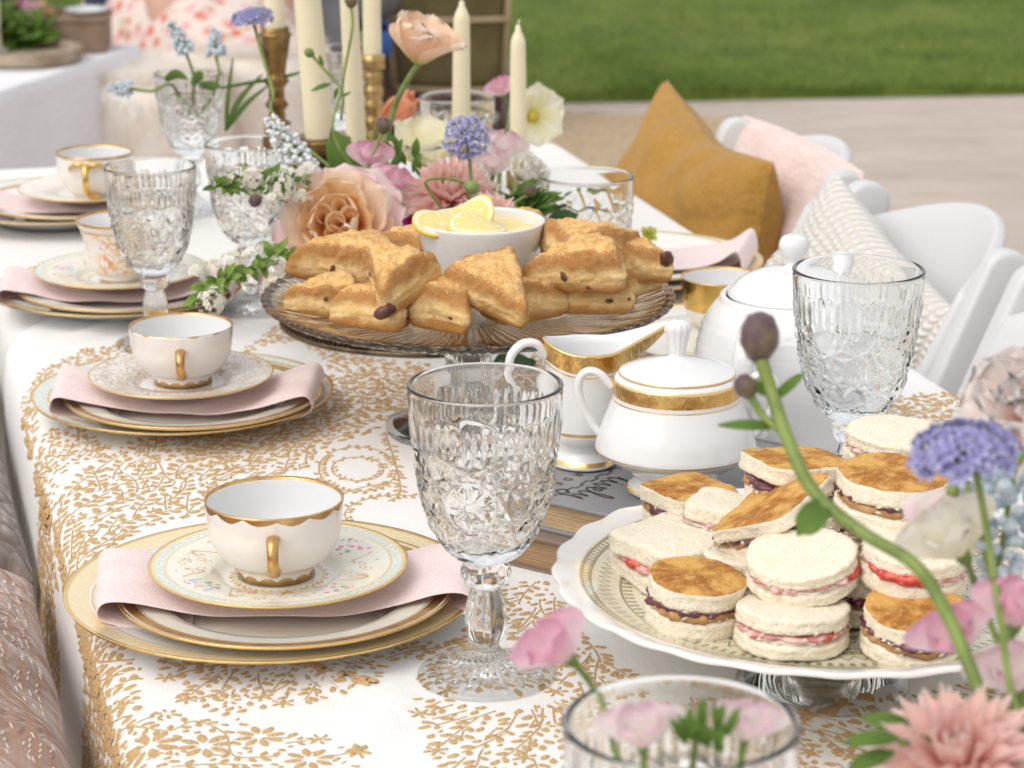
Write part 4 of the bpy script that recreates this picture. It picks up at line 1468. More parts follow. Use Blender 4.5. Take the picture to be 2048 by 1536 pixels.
def sandwich_stand():
    t = thing('cake_stand', 'footed dish with white scalloped rim and olive relief pattern under the sandwiches', 'cake stand', (SW.x, SW.y, ZT), 0, 'glass cake stands')
    h = WZ-ZT
    R = .158
    top = [(.001, h), (.06, h), (.100, h+.001), (.118, h+.0025), (.130, h+.006), (.140, h+.0100), (.149, h+.0132), (.155, h+.0146), (R, h+.0150)]
    top2 = []
    for a, b in zip(top, top[1:]):
        top2 += [a, ((a[0]+b[0])/2, (a[1]+b[1])/2)]
    top2.append(top[-1])
    bot = [(R+.0012, h+.0140), (R+.0005, h+.0120), (.148, h+.0085), (.134, h+.002), (.116, h-.0035), (.09, h-.0055), (.04, h-.006), (.001, h-.006)]
    def warp(r, z, a):
        f = max(0, (r-.126)/.032)
        return r+f*f*.0010*math.cos(a*26), z+f*f*.0006*math.cos(a*26+1)
    V, F, mi = lathe(top2+bot, 208, None, warp)
    ob('dish', mk('dish', V, F, mat_opal()), t)
    st = [tuple(p) for p in crom([(.034, h-.0062), (.027, h-.014), (.0235, h-.026), (.0245, .035), (.032, .018), (.045, .008), (.0505, .0055)], 5)]
    st += [(.0515, .003), (.0508, .0006), (.046, .0), (.024, .010), (.001, .016)]
    V, F, mi = lathe([(.001, h-.0062)]+st, 96)
    ob('pedestal', mk('pedestal', V, F, CLEAR), t)
sandwich_stand()
# --- fluted bronze tray under the flowers
TC = Vector((-.083, 2.262, 0))
BRONZE = mat('dark_bronze', (.20, .145, .09), .38, .85, var=(60, (.09, .065, .045), .4, .65), bump=(160, .0012))
def bronze_tray():
    t = thing('bronze_tray', 'round dark bronze tray with pierced fluted side beneath the flowers', 'tray', (TC.x, TC.y, ZT))
    V, F, mi = lathe([(.001,.001),(.128,.001),(.1300,.003),(.1300,.006),(.1275,.0065),(.1275,.0055),(.001,.004)], 128)
    ob('base', mk('base', V, F, BRONZE), t)
    V, F, mi = lathe([(.1265,.031),(.1300,.0312),(.1312,.034),(.1300,.037),(.1270,.0375),(.1258,.035),(.1265,.031)], 128)
    ob('rim', mk('rim', V, F, BRONZE), t)
    V, F, mi = lathe([(.001,.0305),(.1262,.0305),(.1262,.0318),(.001,.0322)], 96)
    ob('top_plate', mk('top_plate', V, F, mat('aged_mirror', (.34,.29,.22), .2, 1, var=(20,(.2,.16,.11),.4,.65))), t)
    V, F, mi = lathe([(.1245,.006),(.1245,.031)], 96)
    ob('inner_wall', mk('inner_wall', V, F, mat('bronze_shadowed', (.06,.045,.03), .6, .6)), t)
    fl = mk('flute', *tube([(0,0,.0058), (0,0,.0315)], .0016, 6), BRONZE)
    for k in range(150):
        a = 2*pi*k/150
        ob('flute', fl, t, (.1282*math.cos(a), .1282*math.sin(a), 0))
bronze_tray()

# ================================================================== scones
def scone_mat():
    m = bpy.data.materials.new('baked_scone'); m.use_nodes = True
    g = G(m)
    n1 = g.noise(34, 5, .6); n2 = g.noise(130, 5, .65); n3 = g.noise(760, 2, .7)
    v = g.math('ADD', g.xyz(g.uv())[1], g.math('MULTIPLY', g.math('SUBTRACT', n1, .5), .16))   # 0 underside, .25-.6 sides, 1 top
    r, a, z = g.polar()
    side = g.mix(g.step(n2, .34, .62), (.70, .44, .165), (.80, .585, .29))
    side = g.mix(g.math('MULTIPLY', g.step(n1, .54, .66), .6), side, (.58, .285, .075))
    topc = g.mix(g.step(n2, .36, .60), (.62, .31, .075), (.78, .48, .165))
    topc = g.mix(g.math('MULTIPLY', g.step(n1, .52, .68), .7), topc, (.50, .235, .055))
    c = g.mix(g.step(v, .60, .70), side, topc)
    brown = g.math('ADD', g.step(g.math('ABSOLUTE', g.math('SUBTRACT', v, .645)), .085, .02), g.step(v, .35, .27))
    tip = g.step(g.math('ADD', r, g.math('MULTIPLY', n1, .014)), .042, .056)
    c = g.mix(g.math('MULTIPLY', brown, .88, None, True), c, (.42, .175, .038))
    c = g.mix(g.math('MULTIPLY', tip, .55), c, (.36, .14, .03))
    sug = g.math('MULTIPLY', g.step(n3, .55, .61), g.step(v, .60, .72))
    c = g.mix(g.math('MULTIPLY', sug, .6), c, (.90, .79, .56))
    g.set(Base_Color=c, Roughness=.6, Specular_IOR_Level=.35, Subsurface_Weight=.12, Subsurface_Radius=(1,.5,.2), Subsurface_Scale=.004)
    g.bump(n2, .8, .0024); g.bump(n3, .8, .0012)
    return m
SCM = scone_mat()
CHIP = mat('baked_cherry', (.075, .022, .014), .4, var=(200, (.16, .05, .03), .45, .6), bump=(300, .0008))
def scone_mesh(L, Wd, H, seed):
    """rounded triangular wedge lying flat; point toward +x"""
    V, UV = [], []
    nu = 108
    A = [(L*.62, 0), (-L*.38, Wd/2), (-L*.38, -Wd/2)]
    ed = []
    for i in range(3):
        p, q = A[i], A[(i+1) % 3]
        dx, dy = q[0]-p[0], q[1]-p[1]
        l = math.hypot(dx, dy)
        nx, ny = dy/l, -dx/l
        d = nx*p[0]+ny*p[1]
        if d < 0: nx, ny, d = -nx, -ny, -d
        ed.append((nx, ny, d))
    rows = [(f, 0.0, f*.22) for f in (.03, .3, .55, .72)]
    rows += [(.74+.255*math.sin(k*pi/12), .26*(1-math.cos(k*pi/12)), .20+.018*k) for k in range(1, 7)]
    rows += [(.995+.020*math.sin(k*pi/9), .26+.27*k/9, .32+.25*k/9) for k in range(1, 9)]
    rows += [(.72+.275*math.cos(k*pi/12), .53+.42*math.sin(k*pi/12), .57+.16*k/6) for k in range(0, 7)]
    rows += [(f, .95+.05*(1-f/.8), .73+.27*(1-f/.8)) for f in (.66, .58, .50, .40, .30, .20, .10, .02)]
    for f, h, v in rows:
        for i in range(nu):
            th = 2*pi*i/nu
            s_ = 0
            for nx, ny, d in ed:
                s_ += max(0, (math.cos(th)*nx+math.sin(th)*ny)/d)**6.5
            r = s_**(-1/6.5)*f
            x, y = r*math.cos(th), r*math.sin(th)
            # the tops swell towards the broad back and thin out to the point
            hh = H*(1.04-.34*(max(0, x)/(L*.6))**1.5-.12*(abs(y)/(Wd*.5))**2+.10*nz(x*26+seed, y*26, 2))
            z = h*hh
            k = .0030*nz(x*36+seed*7, y*36, z*36)+.0022*nz(x*95, y*95+seed, z*95)+.0016*nz(x*230, y*230, z*230+seed)
            if .3 < v < .6:      # split layers along the cut sides
                lay = math.sin((z+.002*nz(th*3, seed, 1))*760+seed)
                k += .0007*lay*(.5+nz(th*2.2, z*60, seed))
                k -= .0028*max(0, 1-abs(z-hh*.55-.004*nz(th*1.7, seed))/.0028)*max(0, nz(th*1.6, seed*3)+.25)
            e = 1+k/max(.024, math.hypot(x, y))*(1 if v > .22 else 0)
            if v > .6: z += k*1.0
            V.append((x*e, y*e, z)); UV.append((i/nu, v))
    nv = len(rows)
    F = []
    for j in range(nv-1):
        for i in range(nu):
            i2 = (i+1) % nu
            F.append((j*nu+i, j*nu+i2, (j+1)*nu+i2, (j+1)*nu+i))
    F.append(tuple(range((nv-1)*nu, nv*nu)))
    return mk('scone', V, F, SCM, True, None, UV)
def chip_mesh(seed):
    V, F, _ = lathe([(.0001,-.003),(.003,-.002),(.0042,0),(.0032,.002),(.0001,.003)], 9)
    V = [(x*1.5+.0016*nz(x*400, y*400, z*400+seed), y+.001*nz(x*400+9, y*400, seed), z+.0008*nz(x*300, y*300+seed)) for x, y, z in V]
    return mk('fruit_piece', V, F, CHIP)
CHIPS = [chip_mesh(k) for k in range(4)]
def scone(label, loc, yaw, L=.088, Wd=.080, H=.032, pitch=0, roll=0, seed=1, chips=()):
    L, Wd, H = L*.80, Wd*.80, H*1.04
    t = thing('scone', label, 'scone', loc, (roll, pitch, yaw), 'golden scones on the smoky cake stand')
    me = scone_mesh(L, Wd, H, seed)
    ob('crust', me, t)
    for i, (x, y, z, s) in enumerate(chips):
        # sit the fruit on the nearest crust point
        best = min(me.vertices, key=lambda v: (v.co-Vector((x, y, z))).length)
        ob('fruit_piece', CHIPS[i % 4], t, best.co*.935, (rnd.uniform(0,3), rnd.uniform(0,3), rnd.uniform(0,3)), s*.85)
    return t
B0 = SZ+.0015
def at(px, py, z):
    p = P(px, py, z); return (p.x, p.y, z)
d2 = R_
scone('long scone lying at the back left behind the dark tipped scone', at(700, 560, B0+.012), d2(190), .115, .075, .036, d2(-4), d2(-12), 3, ((.02, .03, .02, .9), (-.02, -.034, .016, .7)))
scone('scone at the left rim of the stand with its end pointing left', at(655, 628, B0), d2(188), .078, .060, .030, 0, d2(-10), 5, ((.01, .03, .018, .6),))
scone('scone with a dark cherry at its tip pointing towards the camera on the left', at(796, 600, B0+.022), d2(-104), .078, .078, .036, d2(14), d2(3), 8, ((.052, .0, .010, 1.9), (-.03, .02, .018, .7), (.01, -.033, .02, .6)))
scone('low scone beneath the dark tipped scone at the front left', at(752, 655, B0), d2(165), .085, .066, .031, 0, d2(6), 11, ((-.03, .01, .02, .8), (-.01, .03, .015, .6)))
scone('rounded scone end on at the middle front of the stand', at(897, 650, B0), d2(70), .084, .066, .036, 0, d2(4), 14, ((-.03, -.012, .014, .6),))
scone('large triangular scone leaning against the white bowl, point down to the right', at(985, 606, B0+.019), d2(-52), .092, .086, .030, d2(22), d2(6), 17, ((-.02, -.04, .014, .8),))
scone('pale scone under the large leaning triangular scone at the front', at(1044, 640, B0), d2(20), .088, .066, .031, 0, d2(-6), 20, ((-.012, -.028, .016, .9),))
scone('scone with its cut side to the camera behind the jug spout', at(1190, 622, B0), d2(200), .078, .064, .032, 0, 0, 23, ((.0, .03, .010, .8), (-.022, .03, .016, .5)))
scone('flat scone at the right rim of the stand', at(1262, 598, B0), d2(15), .064, .052, .025, 0, 0, 26, ())
scone('long scone resting high on the right with cherry flecks along its side', at(1166, 572, B0+.022), d2(186), .100, .076, .034, d2(4), d2(-8), 29, ((.024, .032, .018, .9), (.0, .034, .010, .6)))
scone('broad scone at the top of the right hand pile', at(1178, 528, B0+.030), d2(20), .104, .082, .032, d2(2), d2(4), 32, ((.05, -.01, .014, 1.6),))
scone('scone with a big dark cherry at the far right of the pile', at(1262, 560, B0+.015), d2(-25), .076, .064, .033, 0, 0, 35, ((.035, -.006, .026, 1.7),))
scone('small scone half hidden behind the left of the white bowl', at(832, 535, B0+.012), d2(60), .078, .066, .034, 0, 0, 38, ())
scone('scone peeping over the rim behind the white bowl', at(1045, 500, B0+.022), d2(60), .072, .066, .032, 0, 0, 41, ())
# --- butter bowl with lemon
bwl = P(962, 590, B0)
def butter_bowl():
    c = (bwl.x, bwl.y, B0)
    t = thing('white_bowl', 'small white porcelain bowl of lemon butter amid the scones', 'bowl', c)
    prof = [(.001,.002),(.030,.0),(.033,.001),(.040,.018),(.0475,.045),(.0500,.055),(.0508,.0595),(.0505,.0608),(.0490,.0612),(.0475,.0600),(.0460,.052),(.038,.020),(.030,.008),(.001,.006)]
    V, F, mi = lathe([tuple(p) for p in crom(prof, 3)], 80)
    ob('body', mk('body', V, F, PORC), t)
    V = []
    n, m_ = 8, 40
    for i in range(n):
        for j in range(m_):
            a = 2*pi*j/m_; r = .0462*i/(n-1)+.0003
            V.append((r*math.cos(a), r*math.sin(a), .0525+.0035*nz(r*60*math.cos(a), r*60*math.sin(a))+.003*(1-i/(n-1))))
    F = [(i*m_+j, (i+1)*m_+j, (i+1)*m_+(j+1) % m_, i*m_+(j+1) % m_) for i in range(n-1) for j in range(m_)]
    o = ob('lemon_butter', mk('lemon_butter', V, F, mat('lemon_butter', (.80, .66, .26), .3, sss=.3, bump=(90, .0012))), None, c)
    tag(o, 'pale yellow lemon butter filling the white bowl', 'butter')
butter_bowl()
PEEL = mat('lemon_peel', (.78, .53, .055), .35, bump=(420, .0006), sss=.15)
def mat_flesh():
    m = bpy.data.materials.new('lemon_flesh'); m.use_nodes = True
    g = G(m)
    r, a, z = g.polar()
    seg = g.math('ABSOLUTE', g.math('SINE', g.math('MULTIPLY', a, 4.5)))
    k = g.math('MULTIPLY', g.step(seg, .10, .26), g.math('MULTIPLY', g.step(r, .0195, .0185), g.step(r, .002, .0035)))
    n = g.noise(1, 3, .6, g.scaled(g.obj(), (240, 240, 40)))
    c = g.mix(k, (.80, .74, .50), g.mix(n, (.74, .56, .12), (.80, .70, .28)))
    g.set(Base_Color=c, Roughness=.18, Subsurface_Weight=.3, Subsurface_Scale=.004, Specular_IOR_Level=.6)
    g.bump(g.math('ADD', n, k), .5, .0012)
    return m
FLESH = mat_flesh()
def lemon(label, loc, rot, bend):
    R = .0235
    rows = [(.0005, .0015), (.008, .0015), (.015, .0015), (.0200, .0015), (.0222, .0016), (.0234, .0013), (R, 0), (.0234, -.0013), (.0222, -.0016), (.0200, -.0015), (.012, -.0015), (.0005, -.0015)]
    V, F, mi = lathe(rows, 48, [0,0,0,0,1,1,1,1,0,0,0])
    V2 = [(x, y, z+bend*(x*x*16-.0035)+.5*bend*math.sin(y*120)*.004) for x, y, z in V]
    t = thing('lemon_slice', label, 'lemon slice', loc, rot, 'lemon slices on the butter')
    ob('slice', mk('slice', V2, F, [FLESH, PEEL], True, mi), t)
bt = Vector((bwl.x, bwl.y, B0+.058))
lemon('curled lemon slice standing highest at the back of the white bowl', bt+Vector((-.012, .004, .0050)), (R_(12), R_(-16), R_(20)), 1.1)
lemon('lemon slice lying flat over the left lip of the white bowl', bt+Vector((-.030, -.016, .0035)), (R_(8), R_(6), R_(-15)), .5)
lemon('lemon slice sagging over the front of the white bowl', bt+Vector((-.002, -.026, .0035)), (R_(13), R_(3), R_(30)), -.7)

# ================================================================== sandwiches
def bread_mat(name, toast):
    m = bpy.data.materials.new(name); m.use_nodes = True
    g = G(m)
    n = g.noise(260, 4, .7); n2 = g.noise(55, 4, .6); v = g.voro(620)
    if not toast:
        c = g.mix(g.step(n, .3, .7), (.80, .71, .54), (.87, .80, .665))
        c = g.mix(g.math('MULTIPLY', g.step(n2, .55, .7), .25), c, (.76, .63, .43))
    else:
        c = g.mix(g.step(n2, .38, .62), (.36, .135, .025), (.66, .37, .105))
        c = g.mix(g.math('MULTIPLY', g.step(n, .50, .70), .4), c, (.76, .55, .26))
        c = g.mix(g.math('MULTIPLY', g.step(g.noise(24, 5, .7), .60, .72), .85), c, (.075, .028, .012))
    g.set(Base_Color=c, Roughness=.85, Specular_IOR_Level=.2, Subsurface_Weight=.15, Subsurface_Radius=(1,.7,.45), Subsurface_Scale=.003)
    g.bump(n, .8, .0016); g.bump(v, .6, .0008)
    return m
BRD, TST = bread_mat('white_crumb', False), bread_mat('griddled_bread', True)
CRST = mat('pale_crust', (.62, .42, .20), .7, var=(90, (.50, .29, .11), .4, .6), bump=(220, .0012))
JAM = mat('berry_jam', (.085, .018, .035), .18, var=(160, (.16, .045, .06), .4, .6), bump=(200, .0015), spec=.6)
PNB = mat('nut_butter', (.36, .175, .06), .45, var=(160, (.50, .28, .11), .4, .6), bump=(240, .0018))
RED = mat('strawberry_flesh', (.52, .035, .03), .22, var=(180, (.70, .16, .10), .45, .62), bump=(240, .0012), spec=.6)
CRM = mat('soft_cheese', (.80, .75, .68), .4, bump=(160, .0014))
PNK = mat('strawberry_spread', (.60, .20, .19), .35, var=(140, (.78, .55, .50), .42, .6), bump=(200, .0016))
def slice_mesh(shape, R, T, seed, topmat, botmat, mats):
    """a slice of bread: shape 'round' or 'square', soft torn sides"""
    n, V, F, mi = 72, [], [], []
    pw = 2.0 if shape == 'round' else 7.0
    def edge(th, f):
        c, s = abs(math.cos(th)), abs(math.sin(th))
        r = R*(c**pw+s**pw)**(-1/pw)
        return r*(1+.018*nz(math.cos(th)*2, math.sin(th)*2, seed))
    rows = []
    for f in (.02, .35, .62, .82, .93): rows.append((f, 0.0, 2))
    rows += [(.992, .05, 1), (1.0, .2, 1), (.995, .36, 1), (.99, .5, 1), (.995, .64, 1), (1.0, .8, 1), (.994, .95, 1)]
    for f in (.93, .82, .62, .35, .02): rows.append((f, 1.0, 0))
    for f, h, k in rows:
        for i in range(n):
            th = 2*pi*i/n
            r = edge(th, f)*f
            x, y = r*math.cos(th), r*math.sin(th)
            if k == 1:
                q = 1+.022*nz(x*80, y*80, h*4+seed)+.034*nz(th*46, h*2.0, seed)+.014*nz(x*420, y*420, h*12+seed)
                x, y = x*q, y*q
            z = h*T*(1+.16*nz(x*22, y*22, seed+4))+.0011*nz(x*45, y*45, seed)+(.0006*nz(x*190, y*190, seed))-h*.0004*(min(1, math.hypot(x, y)/R))**6*(1+.8*nz(th*1.3, seed))
            V.append((x, y, z))
    for j in range(len(rows)-1):
        a = topmat if rows[j][1] > .9 else botmat if rows[j+1][1] < .05 else mats['side']
        for i in range(n):
            i2 = (i+1) % n
            F.append((j*n+i, j*n+i2, (j+1)*n+i2, (j+1)*n+i)); mi.append(a)
    F.append(tuple(range(n-1, -1, -1))); mi.append(botmat)
    F.append(tuple(range((len(rows)-1)*n, len(rows)*n))); mi.append(topmat)
    return mk('bread_slice', V, F, [BRD, TST, CRST], True, mi)
def fill_mesh(name, shape, R, T, seed, m, rag=.10):
    rag *= 1.5
    n, V, F = 64, [], []
    pw = 2.0 if shape == 'round' else 7.0
    rows = [(.02, 0), (.7, 0), (.94, .05), (1.0, .5), (.95, .95), (.7, 1), (.02, 1)]
    for f, h in rows:
        for i in range(n):
            th = 2*pi*i/n
            c, s = abs(math.cos(th)), abs(math.sin(th))
            r = R*(c**pw+s**pw)**(-1/pw)*f
            r *= 1+rag*(f > .9)*nz(math.cos(th)*5, math.sin(th)*5, seed)+.03*nz(math.cos(th)*14, math.sin(th)*14, seed)*(f > .8)
            V.append((r*math.cos(th), r*math.sin(th), h*T+.0012*nz(th*3, f*4, seed)))
    for j in range(len(rows)-1):
        for i in range(n):
            i2 = (i+1) % n
            F.append((j*n+i, j*n+i2, (j+1)*n+i2, (j+1)*n+i))
    return mk(name, V, F, m)
def berry(parent, R, th, z, s, seed):
    V, F, _ = lathe([(.0001,-.0045),(.004,-.0035),(.0062,0),(.0045,.0035),(.0001,.005)], 12)
    V = [(x*1.5+.0012*nz(x*300, y*300, seed), y*1.1, z_*.75+.0008*nz(x*200, z_*200, seed)) for x, y, z_ in V]
    ob('strawberry_piece', mk('strawberry_piece', V, F, RED), parent, (R*math.cos(th), R*math.sin(th), z), (rnd.uniform(-.4,.4), rnd.uniform(-.3,.3), th+pi/2), s)
def crumbs(parent, R, z, n, seed, shape):
    """torn shreds of crumb hanging over the filling"""
    V, F = [], []
    r = random.Random(seed)
    def bit(th, zz, k):
        c, s = abs(math.cos(th)), abs(math.sin(th)); pw = 2 if shape == 'round' else 7
        rr = R*(c**pw+s**pw)**(-1/pw)*r.uniform(.97, 1.01)
        p = Vector((rr*math.cos(th), rr*math.sin(th), zz))
        d = Vector((-math.sin(th), math.cos(th), r.uniform(-.8, .8)))*r.uniform(.0008, .0030)*k; q = Vector((math.cos(th), math.sin(th), 0))*r.uniform(.0005, .0012)*k
        u = Vector((0, 0, r.uniform(.0004, .0010)))*k
        o = len(V)
        V.extend([p-d-u, p+d*.3-q, p+d, p+q*.8, p+u*1.2, p-u])
        F.extend([(o, o+1, o+4), (o+1, o+2, o+4), (o+2, o+3, o+4), (o+3, o, o+4), (o+1, o, o+5), (o+2, o+1, o+5), (o+3, o+2, o+5), (o, o+3, o+5)])
    for k in range(n): bit(r.uniform(0, 2*pi), z+r.uniform(-.003, .005), 1.0)
    for k in range(n*6): bit(r.uniform(0, 2*pi), r.choice((r.uniform(.0006, z-.003), r.uniform(z+.004, z*2.0))), r.uniform(.25, .55))
    ob('torn_crumb', mk('torn_crumb', V, F, BRD), parent)['kind'] = 'stuff'
def sandwich(label, loc, rot, shape, R, kind, seed, Tt=.0125, Tb=.0115, berries=()):
    q = (.90 if kind == 'toast' else .82)
    Tt, Tb = Tt*q*rnd.uniform(.92, 1.1), Tb*q*rnd.uniform(.9, 1.08)
    t = thing('tea_sandwich', label, 'sandwich', loc, rot, 'tea sandwiches piled on the patterned dish')
    toast = kind == 'toast'
    ob('bread_slice', slice_mesh(shape, R*1.01, Tb, seed, 0, 1 if toast else 0, {'side': 0}), t)
    if toast:
        ob('nut_butter', fill_mesh('nut_butter', shape, R*.99, .0056, seed+2, PNB, .09), t, (0, 0, Tb-.0008))
        ob('jam', fill_mesh('jam', shape, R*1.0, .0050, seed+5, JAM, .14), t, (0, 0, Tb+.0026))
        zt = Tb+.0068
    else:
        ob('soft_cheese', fill_mesh('soft_cheese', shape, R*.95, .0026, seed+2, CRM, .07), t, (0, 0, Tb-.0006))
        ob('strawberry_spread', fill_mesh('strawberry_spread', shape, R*.985, .0032, seed+5, PNK, .13), t, (0, 0, Tb+.0014))
        zt = Tb+.0042
        for k, (th, s) in enumerate(berries): berry(t, R*.92, th, Tb+.0025, s, seed+k)
    ob('bread_slice', slice_mesh(shape, R*.99, Tt, seed+9, 1 if toast else 0, 0, {'side': 0}), t, (0, 0, zt), (R_(rnd.uniform(-4, 4)), R_(rnd.uniform(-4, 4)), .3))
    crumbs(t, R, Tb+.003, 34, seed, shape)
    return t
D0 = WZ+.0022
def sp(px, py, dz):
    p = P(px, py, D0+dz); return (p.x, p.y, D0+dz)
TH = -pi/2
sandwich('round griddled sandwich with jam and nut butter at the front left of the pile', sp(1388, 1246, 0), (R_(3), R_(2), .2), 'round', .0275, 'toast', 1, .0125, .012)
sandwich('white round sandwich with pink spread at the very front of the pile', sp(1583, 1284, 0), (0, R_(1), 1.1), 'round', .0315, 'white', 12, .0120, .0118, ((TH-.5, .5), (TH+.6, .4)))
sandwich('white round sandwich with crusty edge lying tilted in the middle of the pile', sp(1606, 1160, .027), (R_(-9), R_(-6), 2.0), 'round', .0312, 'white', 23, .0082, .0078, ((TH-.95, .7), (TH-.7, .65)))
sandwich('white sandwich with a strawberry poking out at the left of the pile', sp(1345, 1150, 0), (R_(2), 0, .45), 'square', .0305, 'white', 34, .0135, .0135, ((pi+.15, .95), (pi+.55, .6)))
sandwich('square griddled sandwich leaning over the white ones in the upper middle', sp(1572, 1085, .030), (R_(-14), R_(-17), .62), 'square', .0300, 'toast', 45, .0115, .0115)
sandwich('small white sandwich corner with strawberry beside the leaning griddled one', sp(1448, 1075, .017), (R_(2), R_(6), .9), 'square', .0225, 'white', 56, .0115, .0115, ((TH-.35, .6),))
sandwich('griddled sandwich showing only a browned corner at the far left of the pile', sp(1375, 1058, .009), (0, 0, .3), 'square', .0235, 'toast', 67)
sandwich('square griddled sandwich standing at the back of the pile near the goblet', sp(1592, 1010, .036), (R_(-3), 0, .05), 'square', .0285, 'toast', 78, .0125, .0125)
sandwich('round griddled sandwich at the top of the pile with ragged jam filling', sp(1775, 1035, .050), (R_(6), R_(3), .7), 'round', .0320, 'toast', 89, .0125, .0125)
sandwich('large plain white sandwich at the very back of the pile', sp(1795, 930, .044), (R_(4), R_(3), .4), 'round', .0340, 'white', 90, .0115, .0115)
sandwich('white round sandwich full of red strawberries on the right of the pile', sp(1822, 1165, .027), (R_(6), R_(4), .2), 'round', .0300, 'white', 101, .0125, .0125, ((TH-.85, .95), (TH-.45, 1.0), (TH-.1, .7), (TH-1.25, .6)))
sandwich('round griddled sandwich with thick dark jam at the front right', sp(1822, 1300, 0), (R_(8), R_(-3), .9), 'round', .0285, 'toast', 112)
sandwich('griddled sandwich tucked low between the front ones', sp(1726, 1225, 0), (0, 0, .2), 'round', .0270, 'toast', 123)
for k, (x, y, z, sh) in enumerate(((1500, 1180, 0, 'white'), (1600, 1130, 0, 'toast'), (1700, 1130, .0, 'white'), (1720, 1080, .026, 'white'), (1850, 1100, .024, 'toast'), (1640, 1060, 0, 'white'), (1790, 1090, 0, 'toast'))):
    lb = ('white sandwich buried behind the front left griddled round', 'griddled sandwich buried in the middle of the bottom layer', 'white sandwich buried right of the middle in the bottom layer', 'white sandwich supporting the topmost griddled round',
          'griddled sandwich behind the strawberry one on the right', 'white sandwich under the square griddled one at the back', 'griddled sandwich at the bottom right behind the others')[k]
    sandwich(lb, sp(x, y, z), (0, 0, k*.7), 'square' if k % 2 else 'round', .029, sh, 130+k*7)
# ================================================================== candles and candlesticks
BRASS = mat('aged_brass', (.30, .19, .075), .36, 1, var=(45, (.11, .065, .028), .42, .66), bump=(120, .0012))
BRASSL = mat('light_brass', (.50, .345, .155), .36, 1, var=(60, (.27, .17, .065), .42, .66), bump=(120, .0012))
def wax():
    m = bpy.data.materials.new('ivory_wax'); m.use_nodes = True
    g = G(m)
    n = g.noise(30, 3)
    g.set(Base_Color=g.mix(n, (.76, .68, .47), (.80, .735, .55)), Roughness=.42, Subsurface_Weight=.35, Subsurface_Radius=(1,.8,.5), Subsurface_Scale=.006)
    g.bump(g.noise(60, 3), .25, .0008)
    return m
WAX = wax()
def stick_prof(H, kind):
    if kind == 0:      # turned baluster with wide drip pan
        k = [(.040,0),(.042,.003),(.036,.007),(.022,.012),(.012,.02),(.010,.03),(.014,.036),(.010,.042),(.0105,H*.45),(.0095,H*.52),(.012,H*.56),(.0095,H*.60),(.012,H*.72),(.0165,H*.88),(.0200,H*.945)]
        k = [tuple(p) for p in crom(k, 5)]
        return k+[(.0215,H*.955),(.030,H*.965),(.031,H*.98),(.029,H*.99),(.014,H*.985),(.001,H*.985)]
    if kind == 1:      # square-ish column with stacked knops
        k = [(.042,0),(.044,.004),(.034,.010),(.020,.016),(.013,.022),(.0125,H*.30),(.0125,H*.50),(.0135,H*.51),(.0135,H*.515),(.0085,H*.53),(.0075,H*.58),(.0115,H*.61),(.0075,H*.64),(.0075,H*.70),(.0125,H*.735),(.0088,H*.76),(.0095,H*.80),(.0125,H*.90),(.0145,H*.97)]
        return k+[(.0155,H*.975),(.0155,H*.99),(.011,H),(.001,H*.995)]
    # ringed stick
    k = [(.040,0),(.041,.004),(.026,.012),(.014,.02)]
    z = .024
    while z < H-.02:
        k += [(.0095,z),(.0118,z+.004),(.0118,z+.009),(.0095,z+.013)]
        z += .0165
    return k+[(.0118,H-.006),(.0122,H-.002),(.0112,H),(.001,H-.001)]
def candlestick(label, x, y, H, kind, m, sc=1.0):
    t = thing('candlestick', label, 'candlestick', (x, y, ZT), 0, 'brass candlesticks on the table')
    V, F, mi = lathe([(r*sc, z) for r, z in stick_prof(H, kind)], 40)
    F.append(tuple(range(39, -1, -1)))
    ob('column', mk('column', V, F, m), t)
    V, F, mi = lathe([(.0085*sc, H-.012), (.0135*sc, H-.012), (.0135*sc, H+.004), (.0125*sc, H+.0045), (.0115*sc, H+.002)], 32)
    ob('socket', mk('socket', V, F, m), t)
    return t
def candle(label, x, y, z0, L, r0, r1, lean=(0,0)):
    t = thing('candle', label, 'candle', (x, y, z0), (lean[0], lean[1], 0), 'ivory taper candles')
    pr = [(.0006,0),(r0*.98,0),(r0,.002)]
    for k in range(1, 9): pr.append((r0+(r1-r0)*k/8*.96, .002+(L-.022)*k/8))
    pr += [(r1*.99, L-.016), (r1*.90, L-.012), (r1*.62, L-.0065), (r1*.40, L-.003), (r1*.34, L+.0005), (r1*.30, L+.002), (.0006, L+.0028)]
    V, F, mi = lathe(pr, 32)
    V = [(x_+.0003*nz(x_*200, y_*200, z_*40), y_, z_) for x_, y_, z_ in V]
    ob('wax', mk('wax', V, F, WAX), t)
    V, F = tube([(0,0,L+.001), (.0004,0,L+.005), (.0016,.0005,L+.008)], .0008, 6)
    ob('wick', mk('wick', V, F, mat('cotton_wick', (.72,.66,.52), .9)), t)
a = PD(640, 272, 2.50)
candlestick('brass candlestick with wide drip pan just behind the rose', a.x, a.y, a.z-ZT, 0, BRASS)
candle('thick ivory candle in the drip pan candlestick behind the rose', a.x, a.y, a.z-.002, .240, .0143, .0125, (0, R_(-4.0)))
b = PD(550, 62, 2.72)
candlestick('tall brass candlestick with knobbed stem left of the drip pan one', b.x, b.y, b.z-ZT, 1, BRASS, 1.12)
candle('ivory candle in the tall knobbed brass candlestick', b.x, b.y, b.z-.002, .21, .0112, .010)
c = PD(745, 116, 2.78)
candlestick('brass candlestick of stacked rings right of the thick candles', c.x, c.y, c.z-ZT, 2, BRASSL, 1.0)
candle('ivory candle in the ringed brass candlestick', c.x, c.y, c.z-.002, .20, .0102, .0092)
d = PD(720, 330, 2.60)
candlestick('low brass candlestick hidden behind the pink sweet peas', d.x, d.y, max(.05, d.z-ZT), 2, BRASSL, 1.0)
